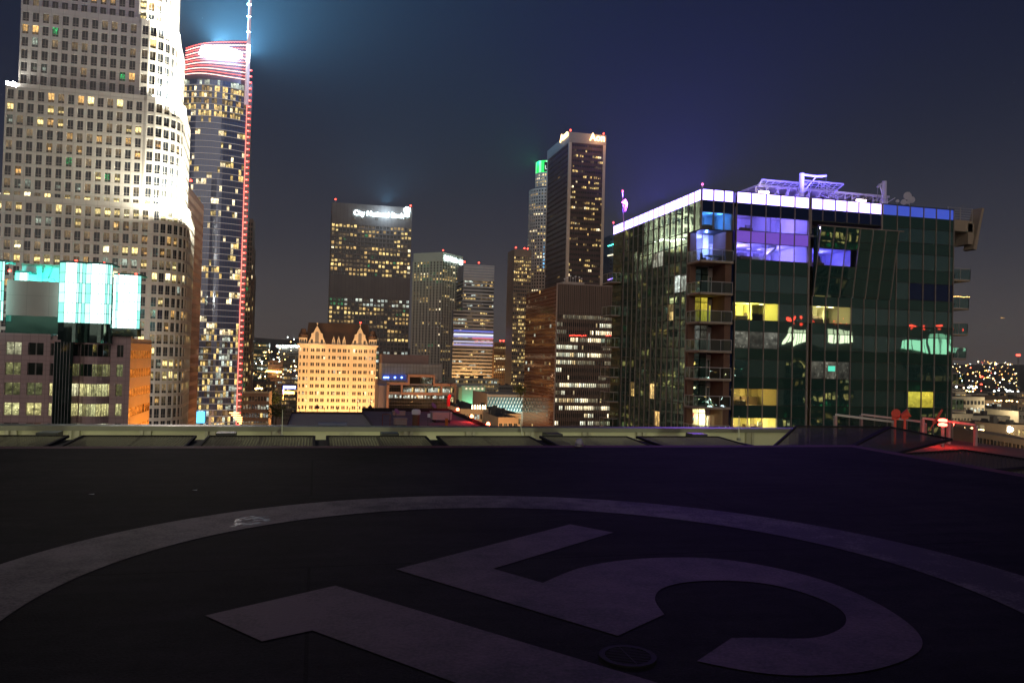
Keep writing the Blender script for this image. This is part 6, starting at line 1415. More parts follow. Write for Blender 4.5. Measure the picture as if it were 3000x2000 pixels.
# ================================================================== LOW MODERN BLOCK with folded frame
YM = 330.0; mx = lambda q, Y=YM, py=1120: ax(q, Y, py); mz = lambda y, q=1200, Y=YM: az(q, y, Y)
tm = thing('modern_office', 'low modern office with stepped orange frame and ribbed pale metal upper box', 'office block', (mx(1220), YM+10, 0))
M_orf = plain('orange_lit_frame', (.42, .22, .13), .6); M_dg = mirror_glass('bronze_dark_glass', (.8, .8, .7), .25, (.02, .018, .015), .6, .05)
M_rib = panelled('ribbed_metal', (.4, .34, .3), 1.4, 30, .5, jw=.08)
def fr(pts, w=1.0, dep=1.5, y=YM):
    m = MB()
    for (a, b) in zip(pts, pts[1:]):
        A_ = Vector((mx(a[0]), y, mz(a[1], a[0]))); B_ = Vector((mx(b[0]), y, mz(b[1], b[0])))
        m.box(min(A_.x, B_.x)-w/2, max(A_.x, B_.x)+w/2, y-dep, y, min(A_.z, B_.z)-w/2, max(A_.z, B_.z)+w/2)
    return m
fr([(1136, 1210), (1136, 1125)]).build('frame', M_orf, tm)
m = MB(); m.box(mx(1133), mx(1198), YM-1.5, YM, mz(1127), mz(1120)); m.box(mx(1193), mx(1199), YM-1.48, YM, mz(1127), mz(1100)); m.box(mx(1193), mx(1273), YM-1.52, YM+9, mz(1104, 1230), mz(1097, 1230)); m.box(mx(1268), mx(1273), YM-1.47, YM, mz(1130, 1270), mz(1104, 1270)); m.box(mx(1268), mx(1336), YM-1.51, YM+3, mz(1131, 1300), mz(1123, 1300)); m.box(mx(1331), mx(1336), YM-1.46, YM, mz(1215, 1330), mz(1131, 1330))
m.box(mx(1174), mx(1179), YM-1.45, YM, mz(1155), mz(1125)); m.box(mx(1174), mx(1295), YM-1.53, YM, mz(1156, 1230), mz(1149, 1230)); m.box(mx(1290), mx(1295), YM-1.44, YM, mz(1149, 1290), mz(1130, 1290)); m.build('frame', M_orf, tm)
g = MB(); rows = [(1128, 1134, 0), (1134, 1148, 1), (1156, 1166, 1), (1166, 1176, 0), (1176, 1186, 0), (1186, 1198, 0), (1198, 1212, 2)]; lw_ = []; r_ = random.Random(9)
cols_ = lin(mx(1138), mx(1331), 40)
for (ya, yb, k) in rows:
    for i in range(40):
        q = (Vector((cols_[i]+.03, YM+.2, mz(yb))), Vector((cols_[i+1]-.03, YM+.2, mz(yb))), Vector((cols_[i+1]-.03, YM+.2, mz(ya)-.15)), Vector((cols_[i]+.03, YM+.2, mz(ya)-.15)))
        u_ = i/40
        if k == 1 and ya == 1134 and i % 8 != 7 and u_ > .2: lw_.append((q, 5 if i % 8 < 6 else 3, (i+700, 1)))
        elif k == 1 and ya == 1156 and i % 9 != 8 and u_ < .85: lw_.append((q, 5 if r_.random() < .7 else 1, (i+700, 2)))
        elif k == 2 and 16 < i < 28: lw_.append((q, 3, (i+700, 3)))
        else: g.quad(*q, uv=(i, ya))
g.quad(Vector((mx(1198), YM+.2, mz(1124))), Vector((mx(1270), YM+.2, mz(1124))), Vector((mx(1270), YM+.2, mz(1104))), Vector((mx(1198), YM+.2, mz(1104)))); g.build('glazing', M_dg, tm); put_windows(lw_, STD, tm, 60)
m = MB(); m.box(mx(1110), mx(1334), YM+.6, YM+22, 0, mz(1130)); m.box(mx(1199), mx(1270), YM+.6, YM+15, mz(1130), mz(1104)); m.build('wall', plain('pinkish_render', (.33, .25, .22), .8), tm)
m = MB(); m.box(mx(1118, YM+14), mx(1295, YM+14), YM+14, YM+30, mz(1116, 1200, YM+14), mz(1066, 1200, YM+14)); m.build('ribbed_box', M_rib, tm)
m = MB(); m.box(mx(1118, YM+16), mx(1256, YM+16), YM+18, YM+30, mz(1066, 1200, YM+16), mz(1039, 1200, YM+16)); m.build('upper_box', plain('dusty_pink_render', (.3, .2, .18), .85), tm)
m = MB()
for q in (1126, 1131, 1137, 1157, 1177): p = at(q, 1106, Y=YM+13.6); m.lathe((p.x, p.y, p.z-.3), [(0, 0), (.4, .2), (.4, .6), (0, .8)], 8)
m.build('blue_lighting', glow('blue_lamp', (.1, .25, 1), 14), tm)
m = MB(); a, b = mx(1120, YM+13.9), mx(1193, YM+13.9); m.quad((a, YM+13.9, mz(1115)), (b, YM+13.9, mz(1115)), (b, YM+13.9, mz(1099)), (a, YM+13.9, mz(1099))); m.build('blue_lit_window', glow('blue_window', (.04, .07, .6), .35), tm)
light('AREA', 'street_glow', (mx(1230), YM-28, 52), (1, .48, .25), 9000, aim=(mx(1230), YM, 76), size=22, size_y=2)

# pink brick neighbour right of the hotel
t = thing('brick_annex', 'narrow pinkish block with balconies right of the floodlit hotel', 'apartment block', (mx(1112, 345), 350, 0)); m = MB(); a, b = ax(1106, 345, 1130), ax(1133, 345, 1130); m.box(a, b, 345, 360, 0, az(1115, 1112, 345)); m.build('wall', plain('annex_render', (.3, .2, .17), .8), t)
for k in range(7): m = MB(); z = az(1118, 1135+k*12, 345); m.box(a+2.2, a+3.8, 344.9, 345.0, z-.9, z+.5); m.build('window', [w_dark, w_dim, w_cool][k % 3], t)

# green washed wall block
YE = 560; t = thing('theatre_block', 'pale block whose blank wall is washed green with round lamps along the top', 'building', (ax(1385, YE, 1150), YE+10, 0))
a, b = ax(1352, YE, 1150), ax(1421, YE, 1150); zt_ = az(1385, 1130, YE); m = MB(); m.box(a, b, YE, YE+25, 0, zt_); m.build('wall', plain('pale_plaster', (.6, .58, .5), .8), t)
for k in range(5): x = a+(b-a)*(.2+.17*k); m = MB(); m.tube((x, YE-.5, zt_-2), (x, YE, zt_-2), .7, n=10); m.build('wall_lamp', MATS.get('round_wall_lamp') or glow('round_wall_lamp', (1, .8, .5), 1.2), t)
m = MB(); m.box(a-2.5, a-.01, YE-2, YE+10, 0, zt_-1); m.build('side_wing', plain('warm_plaster', (.6, .45, .3), .8), t)
light('AREA', 'green_wash_light', ((a+b)/2, YE-7, zt_-18), (.2, 1, .55), 2600, aim=((a+b)/2, YE, zt_-6), size=12, size_y=1)

# patterned screen building
YS = 470; t = thing('patterned_hall', 'low hall with teal and white folded diamond screen wall', 'hall', (ax(1470, YS, 1180), YS+20, 0))
a, b = ax(1427, YS, 1180), ax(1530, YS, 1180); z0, z1 = az(1480, 1206, YS), az(1480, 1163, YS)
m = MB(); m.box(a, b+4, YS+.5, YS+45, 0, z1+1.5); ac = ay(1386, a, 1165); m.box(a-.3, a+.3, YS, ac, 0, z1+2); m.build('wall', plain('hall_wall', (.45, .36, .28), .8), t)
m = MB(); nx_ = 12; nz_ = 4; wx = (b-a)/nx_; hz = (z1-z0)/nz_
for j in range(-1, nz_+1):
    for i in range(-1, nx_+1):
        x = a+wx*(i+(.5 if j % 2 else 0)); z = z0+hz*j
        def cl(p): return (min(max(p[0], a), b), YS+p[1], min(max(p[2], z0), z1))
        P1, P2_, P3, P4 = cl((x, -.2, z)), cl((x+wx*.5, -.8, z+hz*.55)), cl((x+wx*.5, -.8, z+hz*1.15)), cl((x, -.2, z+hz*.6))
        P5, P6 = cl((x+wx, -.2, z)), cl((x+wx, -.2, z+hz*.6)); P7 = cl((x+wx*.5, -.3, z+hz*.1))
        m.quad(P1, P2_, P3, P4, 0); m.quad(P2_, P5, P6, P3, 1)
m.quad((a, YS+.3, z0), (b, YS+.3, z0), (b, YS+.3, z1), (a, YS+.3, z1), 2); m.build('screen', [plain('screen_white', (.75, .85, .82), .6), plain('screen_teal', (.03, .16, .22), .6), plain('screen_mid', (.2, .4, .42), .6)], t)
for k in range(4): light('AREA', 'hall_floodlight', (a+(b-a)*(.15+.23*k), YS-7, z0-4), (.65, 1, .95), 700, aim=(a+(b-a)*(.15+.23*k), YS, z1-3), size=3, size_y=1)
# warm lit podium buildings in front of it
def lowblock(label, q0, q1, top, Y, dep, mat, glowk=None, rows=3, cols=8, name='low_building', cat='building', sd=1, dens=.4, group=None, topz=None):
    x0, x1 = ax(q0, Y, 1150), ax(q1, Y, 1150); zt_ = az((q0+q1)/2, top, Y); h_ = 3.6; n = max(1, rows)
    t = thing(name, label, cat, ((x0+x1)/2, Y+dep/2, 0), group); wl_ = MB(); wn = []; zs = [zt_-1.2-h_*(n-k) for k in range(n+1)]
    facade(wl_, wn, [(x, Y) for x in lin(x0, x1, cols)], zs, (.15, .85), (.25, .8), .25, pattern(sd, cols, n, dens, .6, pal=(1, 2, 3, 5, 1)))
    wl_.quad((x0, Y, zs[-1]), (x1, Y, zs[-1]), (x1, Y, zt_), (x0, Y, zt_)); wl_.box(x0+.01, x1-.01, Y+.4, Y+dep, 0, zt_-.4); wl_.quad((x0, Y, 0), (x1, Y, 0), (x1, Y, zs[0]), (x0, Y, zs[0]))
    wl_.quad((x0, Y+dep, 0), (x0, Y, 0), (x0, Y, zt_), (x0, Y+dep, zt_)); wl_.quad((x1, Y, 0), (x1, Y+dep, 0), (x1, Y+dep, zt_), (x1, Y, zt_))
    wl_.build('wall', mat, t); m = MB(); m.quad((x0, Y, zt_-.35), (x1, Y, zt_-.35), (x1, Y+dep, zt_-.35), (x0, Y+dep, zt_-.35)); 
    r_ = random.Random(sd)
    for k in range(3): xx = x0+(x1-x0)*r_.uniform(.1, .8); yy = Y+dep*r_.uniform(.2, .7); m.box(xx, xx+(x1-x0)*.1, yy, yy+2, zt_-.35, zt_+r_.uniform(.8, 2.5))
    m.build('roof', M_roof, t); put_windows(wn, STD, t, 12); return t, x0, x1, zt_
M_w1 = plain('warm_render', (.5, .38, .26), .8); M_w2 = plain('tan_render', (.38, .28, .2), .8); M_w3 = plain('grey_render', (.3, .28, .25), .85); M_w4 = plain('pale_render_low', (.5, .46, .36), .85); M_w5 = plain('dark_render', (.13, .11, .1), .85)
YR = 215
t, a, b, z = lowblock('cream podium with terrace strip and row of small uplights', 1350, 1432, 1198, 300, 60, M_w1, rows=2, cols=10, sd=201)
m = MB()
for k in range(6): p = at(1384+k*7.5, 1192+k*2, Y=302); m.lathe((p.x, p.y, z-.3), [(0, 0), (.25, 0), (.2, 1.6), (0, 1.9)], 6)
m.build('uplight', glow('uplight_warm', (1, .8, .45), 8), t)
t, a, b, z = lowblock('cream flat roofed wing below the diamond screen hall', 1432, 1528, 1212, 290, 50, M_w1, rows=4, cols=12, sd=202)
light('AREA', 'street_glow', (a-4, 268, z-14), (1, .55, .22), 6500, aim=(a+4, 292, z-3), size=12, size_y=2)
light('AREA', 'street_glow', (a+22, 268, z-14), (1, .55, .22), 5000, aim=(a+22, 292, z-5), size=12, size_y=2)
lowblock('small orange lit flat roofed building before the brown block', 1462, 1520, 1222, 240, 24, M_w1, rows=1, cols=4, sd=203, dens=.2)
light('AREA', 'street_glow', (ax(1490, 225, 1220), 226, az(1490, 1262, 226)), (1, .5, .18), 2500, aim=(ax(1490, 240, 1200), 240, az(1490, 1232, 240)), size=8, size_y=1)
p = at(1478, 748+400, Y=700)
lowblock('long pale block behind the green washed wall', 1330, 1460, 1108, 640, 30, M_w4, rows=6, cols=30, sd=204, dens=.7)
lowblock('lit low podium at the foot of the banded tower', 1440, 1500, 1128, 720, 20, M_w3, rows=3, cols=10, sd=205, dens=.8)
# tree beside the copper glass
def tree(label, px, py, Y, h, w, n=420, group='street trees between the buildings'):
    p = at(px, py, Y=Y); t = thing('street_tree', label, 'tree', (p.x, Y, p.z), group); m = MB(); m.tube(p, p+Vector((0, 0, h*.5)), .3, .15, 8)
    r_ = random.Random(px)
    for k in range(5): a = k*1.3; m.tube(p+Vector((0, 0, h*(.3+.04*k))), p+Vector((cos(a)*w*.3, sin(a)*w*.3, h*(.55+.06*k))), .12, .04, 6)
    m.build('trunk', plain('bark', (.07, .05, .03), .9) if 'bark' not in MATS else MATS['bark'], t); m = MB()
    for k in range(n):
        c = Vector((r_.gauss(0, .28)*w, r_.gauss(0, .28)*w, h*.65+r_.gauss(0, .16)*h))+p; v1 = Vector((r_.gauss(0, 1), r_.gauss(0, 1), r_.gauss(0, 1))).normalized()*.5; v2 = v1.cross(Vector((r_.random(), r_.random(), 1))).normalized()*.35
        m.quad(c-v1, c+v2, c+v1, c-v2)
    m.build('crown', plain('night_foliage', (.05, .075, .03), .8, var=.5) if 'night_foliage' not in MATS else MATS['night_foliage'], t)
tree('dark tree beside the copper glass of the brown block', 1524, 1172, 440, 9, 6); tree('dark tree left of the folded frame office windows', 802, 1205, 420, 10, 8); tree('dark street tree at the foot of the old brick block', 808, 1245, 340, 9, 6)

# ================================================================== LEFT VALLEY buildings
M_old = panelled('old_brick', (.24, .16, .12), 3.2, 3.3, .75)
t, a, b, z = lowblock('old brown brick block with yellow windows at the foot of the red edged tower', 712, 789, 1148, 360, 22, M_old, rows=9, cols=9, sd=211, dens=.4, name='brick_building')
for q0, q1, e_ in ((-.5, .3, .6), (-14, -13.5, .3), (-31, -30.5, .3)): m = MB(); m.box(a-.2, b+.2, 360-e_, 360, z+q0, z+q1); m.build('cornice', M_w4, t)
t, a, b, z = lowblock('dark green glass office block left of the hotel', 736, 784, 1003, 900, 20, plain('green_black_glass_wall', (.02, .07, .06), .3), rows=14, cols=10, sd=212, dens=.55, name='glass_office')
lowblock('wide dim block with a row of white roof lamps behind the hotel', 812, 900, 1014, 1050, 30, M_w5, rows=12, cols=20, sd=213, dens=.25)
lowblock('brown block with two red roof lamps and a bright orange storey', 782, 826, 1056, 800, 20, M_brn, rows=10, cols=10, sd=214, dens=.4)
lowblock('dark block with scattered yellow windows just left of the hotel', 826, 880, 1060, 700, 20, M_w5, rows=14, cols=12, sd=215, dens=.45)
lowblock('low dark block in front of the green glass office', 735, 800, 1118, 600, 20, M_w5, rows=5, cols=12, sd=216, dens=.3)
def lampstrip(name, label, cat, pts, Y, mat, r=.7, parent=None):
    m = MB()
    for q, py in pts: p = at(q, py, Y=Y); m.lathe((p.x, p.y, p.z), [(0, 0), (r, .4*r), (r, 1.3*r), (0, 1.8*r)], 6)
    o = m.build(name, mat); tag(o, label, cat); return o
M_cl = glow('lamp_cool', (.85, 1, .95), 14); M_wl = glow('lamp_warm', (1, .66, .25), 12); M_ol = glow('lamp_orange', (1, .42, .08), 12); M_gl2 = glow('lamp_teal', (.3, 1, .8), 9); M_bl = glow('lamp_blue', (.25, .3, 1), 9); M_rl = glow('lamp_redd', (1, .08, .05), 9)
lampstrip('roof_lamp_row', 'row of cool white roof lamps left of the hotel roof', 'lamps', [(813+8*k, 1017+(k % 2)) for k in range(9)], 1048, M_cl, 1.6)
lampstrip('roof_lamp_row', 'row of orange lamps on a low roof left of the hotel', 'lamps', [(783+5.5*k, 1090+.3*k) for k in range(8)], 795, M_ol, 1.2)
lampstrip('roof_lamp_row', 'row of small yellow lamps above the old brick block', 'lamps', [(750+4*k, 1141-(k % 2)) for k in range(7)], 375, M_wl, .5)
for q, py, w, Y, mt, lb in ((848, 1134, 34, 560, M_bl, 'blue violet lit sign strip low left of the hotel'), (846, 1150, 30, 540, M_ol, 'orange lit sign strip under the blue one'), (752, 1158-2, 1, 1, None, '')):
    if mt: p = at(q, py, Y=Y); m = MB(); k_ = w/2300*Y; m.box(p.x-k_/2, p.x+k_/2, Y, Y+.5, p.z-.9, p.z+.9); m.box(p.x-k_/2, p.x-k_/2+.3, Y+.1, Y+.4, p.z-5, p.z-.9); tag(m.build('lit_sign', mt), lb, 'sign')

# ================================================================== RIGHT LOW CITY
rt = [(2778, 2885, 1162, 330, 34, M_w4, 6, 10, 'pale office block with dark window bands right of the glass block'),
 (2778, 2852, 1212, 290, 22, M_w4, 4, 8, 'lower pale banded block below the banded office block'),
 (2850, 2960, 1218, 300, 22, M_w4, 2, 16, 'low block with tall pale fins'),
 (2785, 2830, 1146, 420, 20, M_w3, 2, 8, 'bluish flat roofed block behind the banded block'),
 (2880, 2935, 1172, 420, 25, M_w2, 4, 8, 'tan block with a lit orange sign at its corner'),
 (2926, 2990, 1160, 480, 25, M_w2, 3, 10, 'brown block with yellow lit windows at right'),
 (2985, 3080, 1168, 430, 30, M_w2, 4, 10, 'brown block cut by the right picture edge'),
 (2905, 2985, 1196, 350, 22, M_w3, 3, 10, 'grey terrace block with amber windows'),
 (2985, 3070, 1205, 320, 22, M_w4, 3, 8, 'pale ribbed block at the right picture edge'),
 (2872, 2950, 1245, 250, 22, M_w4, 2, 5, 'pale green low block with a plain wall'),
 (2950, 3060, 1244, 240, 22, M_w1, 1, 10, 'warm lit low block at the right picture edge'),
 (2830, 2900, 1153, 560, 20, M_w4, 2, 12, 'long white parking deck behind the banded block'),
 (2895, 3000, 1148, 620, 20, M_w3, 2, 16, 'long low dim hall behind the tan block'),
 (2780, 2830, 1138, 700, 25, M_w4, 3, 10, 'pale terraced block at the foot of the hills')]
for k, (a_, b_, top, Y, dep, mt, rows, cols, lb) in enumerate(rt): lowblock(lb, a_, b_, top, Y, dep, mt, rows=rows, cols=cols, sd=300+k, dens=.6, group='low buildings right of the glass block')
# long warm building just past the terrace
t = thing('low_building', 'long cream flat building running past the red terrace edge', 'building', (at(2940, 1290, Y=120).x, 125, 0)); a, b = at(2858, 1270, Y=130), at(3060, 1300, Y=110)
m = MB(); m.prism([(a.x, a.y), (b.x, b.y), (b.x+8, b.y+14), (a.x+8, a.y+14)], 0, az(2940, 1280, 120)); m.build('wall', M_w1, t)
m = MB(); zt_ = az(2940, 1280, 120)
for k in range(9):
    s = (k+.5)/9; c = Vector((a.x, a.y, 0)).lerp(Vector((b.x, b.y, 0)), s); d_ = (b-a); d_.z = 0; d_.normalize(); c += Vector((d_.y, -d_.x, 0))*.05
    for q in (-.5, .4): A_ = c+d_*q*1.2; B_ = A_+d_*.8; m.quad((A_.x, A_.y, zt_-2.3), (B_.x, B_.y, zt_-2.3), (B_.x, B_.y, zt_-1.0), (A_.x, A_.y, zt_-1.0), uv=(k, int(q)))
m.build('window', w_dark, t, kind='stuff')
light('AREA', 'street_glow', (at(2940, 1300, Y=100).x, 100, zt_-6), (1, .75, .5), 1500, aim=(at(2940, 1290, Y=120).x, 120, zt_-1), size=8, size_y=1)
for k, (x_, y_, z_) in enumerate(((at(2960, 1232, Y=235)), (at(2820, 1232, Y=275)), (at(2900, 1195, Y=330)), (at(2975, 1185, Y=400)), (at(2850, 1175, Y=395)))):
    light('POINT', 'street_lamp_light', (x_, y_-8, z_), (1, .8, .5), 6500, size=.3)
lampstrip('street_lamp_cluster', 'cluster of warm street lamps in the dip past the glass balustrade', 'lamps', [(2812+7*k, 1262-3*(k % 3)) for k in range(6)]+[(2862+6*k, 1261+(k % 2)) for k in range(4)], 240, M_wl, .35)
lampstrip('floodlight_pole', 'very bright yellow white lamp at the right edge low buildings', 'lamps', [(2958, 1259), (2962, 1262), (2958, 1266)], 225, glow('lamp_blaze', (1, .95, .7), 30), .7)
lampstrip('street_lamp_row', 'bright cool lamps strung along the far street below the hills', 'lamps', [(2788, 1138), (2802, 1135), (2838, 1137), (2846, 1134), (2852, 1140), (2860, 1136), (2913, 1148), (2926, 1146), (2940, 1147), (2946, 1143), (2951, 1148), (2958, 1146), (2966, 1149), (2983, 1148), (2994, 1165)], 1100, M_cl, 1.5)
lampstrip('street_lamp_row', 'warm amber lamps strung under the cool row below the hills', 'lamps', [(2832, 1146), (2840, 1148), (2850, 1148), (2916, 1175), (2926, 1176), (2933, 1175), (2949, 1176), (2957, 1175), (2965, 1176), (2894, 1186), (2896, 1198), (2930, 1198), (2980, 1178)], 415, M_wl, .45)
# masts
for q, y0, y1, Y, lb in ((2983, 1160, 1043, 900, 'tall lattice mast with a red lamp on its top at the right edge'), (2875, 1140, 1105, 1200, 'short lattice mast with two red lamps above the low city')):
    p, q_ = at(q, y0, Y=Y), at(q, y1, Y=Y); t = thing('lattice_mast', lb, 'mast', p, 'lattice masts at right'); m = MB(); h_ = q_.z-p.z+20; z0 = p.z-20
    for sx_ in (-1, 1): m.bar((p.x+sx_*2.2, Y, z0), (q_.x+sx_*.8, Y, q_.z), .35)
    for k in range(10): s, s2 = k/10, (k+1)/10; w_, w2 = 2.2-1.4*s, 2.2-1.4*s2; m.bar((p.x-w_, Y, z0+h_*s), (p.x+w2, Y, z0+h_*s2), .2); m.bar((p.x+w_, Y, z0+h_*s), (p.x-w2, Y, z0+h_*s2), .2)
    m.build('lattice', M_metal, t); m = MB(); 
    for dx in (-1.4, 1.6): m.lathe((q_.x+dx, Y, q_.z), [(0, 0), (1.6, .6), (1.6, 2.2), (0, 3)], 8)
    if Y > 1000:
        for dx in (-1.2, 1.4): m.lathe((q_.x+dx, Y, q_.z-14), [(0, 0), (1.1, .5), (1.1, 1.8), (0, 2.5)], 8)
    m.build('lamp', M_red, t)
p = at(2938, 931, Y=2500); t = thing('aircraft', 'tiny orange lit aircraft low in the sky at right', 'aircraft', p); m = MB(); m.tube(p-Vector((9, 0, 0)), p+Vector((9, 0, 0)), 1.2, .8, 8); m.build('body', glow('aircraft_light', (1, .55, .15), 1.6), t); m = MB(); m.box(p.x-2, p.x+2, p.y-9, p.y+9, p.z-.2, p.z+.2); m.build('wing', M_metal, t)

# ================================================================== GROUND, HILLS, CITY MASS
m = MB(); m.quad((-16000, -16000, 0), (16000, -16000, 0), (16000, 16000, 0), (-16000, 16000, 0)); o = m.build('ground', plain('asphalt_ground', (.05, .048, .045), .9, var=.4, scale=.01)); o['kind'] = 'structure'
def hillh(az_):   # crest height by bearing (radians from +Y)
    a = math.degrees(az_); base = 150+40*sin(a*.21)+25*sin(a*.55+1)+12*sin(a*1.7)+6*sin(a*4.1)
    if a < 5: base = 250+40*sin(a*.3)+20*sin(a*.9)
    return base
hm = MB(); N = 180; prof = [(3600, 0), (4300, .12), (5200, .42), (6000, .62), (7000, .85), (7800, 1.0), (9500, .7)]
def hp_(i, k):
    a = 2*pi*i/N; r, f = prof[k]; rr_ = random.Random(i % N*31+k*7); h_ = hillh(((a+pi) % (2*pi))-pi)*f*(1+.10*(rr_.random()-.5))
    return Vector((r*sin(a), r*cos(a), h_-.5))
for i in range(N):
    for k in range(len(prof)-1): hm.quad(hp_(i, k), hp_(i, k+1), hp_(i+1, k+1), hp_(i+1, k))
o = hm.build('hills', plain('dark_hillside', (.035, .035, .03), .95, var=.5, scale=.004)); o['kind'] = 'structure'
for f in o.data.polygons: f.use_smooth = True
def hz_at(x, y):
    r = math.hypot(x, y); a = math.atan2(x, y); h = hillh(a)
    for (r0, f0), (r1, f1) in zip(prof, prof[1:]):
        if r0 <= r <= r1: return h*(f0+(f1-f0)*(r-r0)/(r1-r0))
    return 0
r_ = random.Random(77); cm = MB()
def freebox(x, y):   # keep the modelled towers clear
    return not (y < 1300 and y > 30 and -420 < x < 620)
for k in range(1500):
    a = radians(r_.uniform(-180, 180)) if k % 2 else radians(r_.choice((r_.uniform(36, 60), r_.uniform(-14, 2)))); r = 500*(7.5**r_.random()); x, y = r*sin(a), r*cos(a)
    if r > 3700 or not freebox(x, y) or (math.hypot(x-1, y) < 450): continue
    w, d_, h_ = r_.uniform(15, 45), r_.uniform(15, 40), r_.uniform(6, 26)*(1.4 if r < 1500 else 1)
    cm.box(x-w/2, x+w/2, y-d_/2, y+d_/2, 0, h_)
o = cm.build('distant_city', plain('distant_building', (.16, .14, .12), .9, var=.4, scale=.02)); o['kind'] = 'stuff'; o['label'] = 'low roofs of the far city'
cols_l = [((1, .55, .15), 16), ((1, .8, .45), 14), ((.85, 1, .95), 18), ((1, .38, .08), 14), ((1, .1, .06), 10), ((.75, .8, 1), 18), ((.3, 1, .7), 8)]
LM = [glow('city_lamp_%d' % i, c, s) for i, (c, s) in enumerate(cols_l)]
lm = MB()
def lampdot(x, y, z, r, mi):
    c = Vector((x, y, z)); v = [c+Vector(d_)*r for d_ in ((1, 0, 0), (0, 1, 0), (-1, 0, 0), (0, -1, 0))]; t_, b_ = c+Vector((0, 0, r)), c-Vector((0, 0, r))
    for i in range(4): lm.poly([v[i], v[(i+1) % 4], t_], mi); lm.poly([v[(i+1) % 4], v[i], b_], mi)
def scatter(a0, a1, n, rmin, rmax, pal, big=1.0):
    for k in range(n):
        if k % 7 == 0: ca = radians(r_.uniform(a0, a1)); cr = rmin*(rmax/rmin)**r_.random(); cl_ = r_.random() < .4
        a = ca+r_.gauss(0, .012) if cl_ else radians(r_.uniform(a0, a1)); r = cr*(1+r_.gauss(0, .02)) if cl_ else rmin*(rmax/rmin)**r_.random()
        x, y = r*sin(a), r*cos(a)
        if not freebox(x, y): continue
        z = hz_at(x, y)+(r_.uniform(5, 24) if r < 3600 else 4)
        s = r*.00042*r_.choice((.6, .8, 1, 1, 1.3, 2.0))*big; lampdot(x, y, z, s, r_.choice(pal))
scatter(36, 52, 1500, 900, 7700, (0, 0, 0, 1, 1, 2, 3, 3, 5, 4))
scatter(36, 52, 260, 700, 2500, (1, 2, 2, 5, 0), 1.3)
scatter(-14, 4, 700, 1300, 7700, (0, 1, 1, 2, 3, 4, 6))
scatter(52, 180, 4200, 300, 7700, (0, 0, 1, 2, 2, 3, 6, 5), 2.6)
scatter(-180, -14, 400, 500, 7700, (0, 1, 2, 3), 1.2)
# street canyon lamps left of the hotel
for k in range(170):
    q = r_.uniform(795, 880); py = r_.uniform(1165, 1245) if r_.random() < .7 else r_.uniform(1080, 1165); Y = 1.0
    Zs = r_.uniform(4, 12); p = at(q, py, Z=Zs) if py > 1130 else at(q, py, Y=900)
    if p.y < 1500 and p.y > 440: lampdot(p.x, p.y, p.z, p.y*.0005*r_.choice((.7, 1, 1.6)), r_.choice((0, 1, 2, 2, 3, 1, 4, 6)))
for k in range(60):
    q = r_.uniform(730, 880); p = at(q, r_.uniform(985, 1110), Y=690+r_.uniform(0, 5)) if q > 820 else at(q, r_.uniform(1010, 1110), Y=790)
    lampdot(p.x, p.y, p.z, .45, r_.choice((1, 2, 0)))
o = lm.build('city_lights', LM); o['kind'] = 'stuff'; o['label'] = 'scattered lamps of the far city'

# towers behind the viewer, seen mirrored in the green glass
def mirror_tower(label, x, y, w, top, mats_, lant, seed, colr, boxes):
    t = box_tower('mirrored_tower', label, x-w/2, x+w/2, y, y+w, top, panelled('mirrored_wall_%d' % seed, (.2, .18, .15), 3, 4, .6), storey=4, cols=(0, 0, 0), seed=seed)
    # windows and lantern on its side facing the glass (+Y)
    wn = []; wl_ = MB(); n = 22; facade(wl_, wn, [(xx, y+w+.3) for xx in lin(x+w/2, x-w/2, 12)], [top-6-4*(n-k) for k in range(n+1)], (.15, .85), (.2, .85), .2, pattern(seed, 12, n, .3)); wl_.build('north_wall', M_w5, t); put_windows(wn, STD, t, 10)
    m = MB()
    for (u0, u1, z0_, z1_) in boxes:
        k_ = 5
        for q in range(k_): a = x+w*(u0+(u1-u0)*q/k_); b = x+w*(u0+(u1-u0)*(q+.82)/k_); m.quad((b, y+w+.8, top+z0_), (a, y+w+.8, top+z0_), (a, y+w+.8, top+z1_), (b, y+w+.8, top+z1_))
    m.build('crown_lantern', glow('mirrored_lantern_%d' % seed, colr, lant), t)
    m = MB()
    for q in range(6): m.lathe((x+w*(-.4+.16*q), y+w, top+(max(b[3] for b in boxes))+2.5), [(0, 0), (.9, .4), (.9, 1.3), (0, 1.6)], 6)
    m.build('roof_lamps', M_red, t); bpy.data.objects['roof_lamps'].name = 'roof_lighting'; return t
mirror_tower('tower behind the viewer with white crown lanterns mirrored in the green glass', 222, -190, 34, 104, STD, 4.5, 401, (1, .95, .7), ((-.5, -.12, 1, 8), (.1, .5, 1, 8)))
mirror_tower('tower behind the viewer with pale green crown lanterns mirrored in the green glass', 322, -240, 52, 104, STD, 2.5, 402, (.5, 1, .7), ((-.5, -.2, 0, 6), (-.16, .16, 0, 9), (.2, .5, 0, 6)))

# ================================================================== LIGHT, SKY, AIR, CAMERA
sun = bpy.data.lights.new('city_sky_glow', 'SUN'); sun.energy = .95; sun.angle = radians(62); sun.color = (1, .84, .72)
so = bpy.data.objects.new('city_sky_glow', sun); C.objects.link(so); d_ = Vector((.32, 1, -.08)); so.rotation_euler = d_.to_track_quat('-Z', 'Y').to_euler()
w = bpy.data.worlds.new('World'); sc.world = w; w.use_nodes = True; nt = w.node_tree; nt.nodes.clear()
o_ = nt.nodes.new('ShaderNodeOutputWorld'); bg = nt.nodes.new('ShaderNodeBackground'); tcn = nt.nodes.new('ShaderNodeTexCoord'); sp = nt.nodes.new('ShaderNodeSeparateXYZ'); rp = nt.nodes.new('ShaderNodeValToRGB')
nt.links.new(tcn.outputs['Generated'], sp.inputs[0]); nt.links.new(sp.outputs[2], rp.inputs[0])
cr = rp.color_ramp; cr.interpolation = 'B_SPLINE'
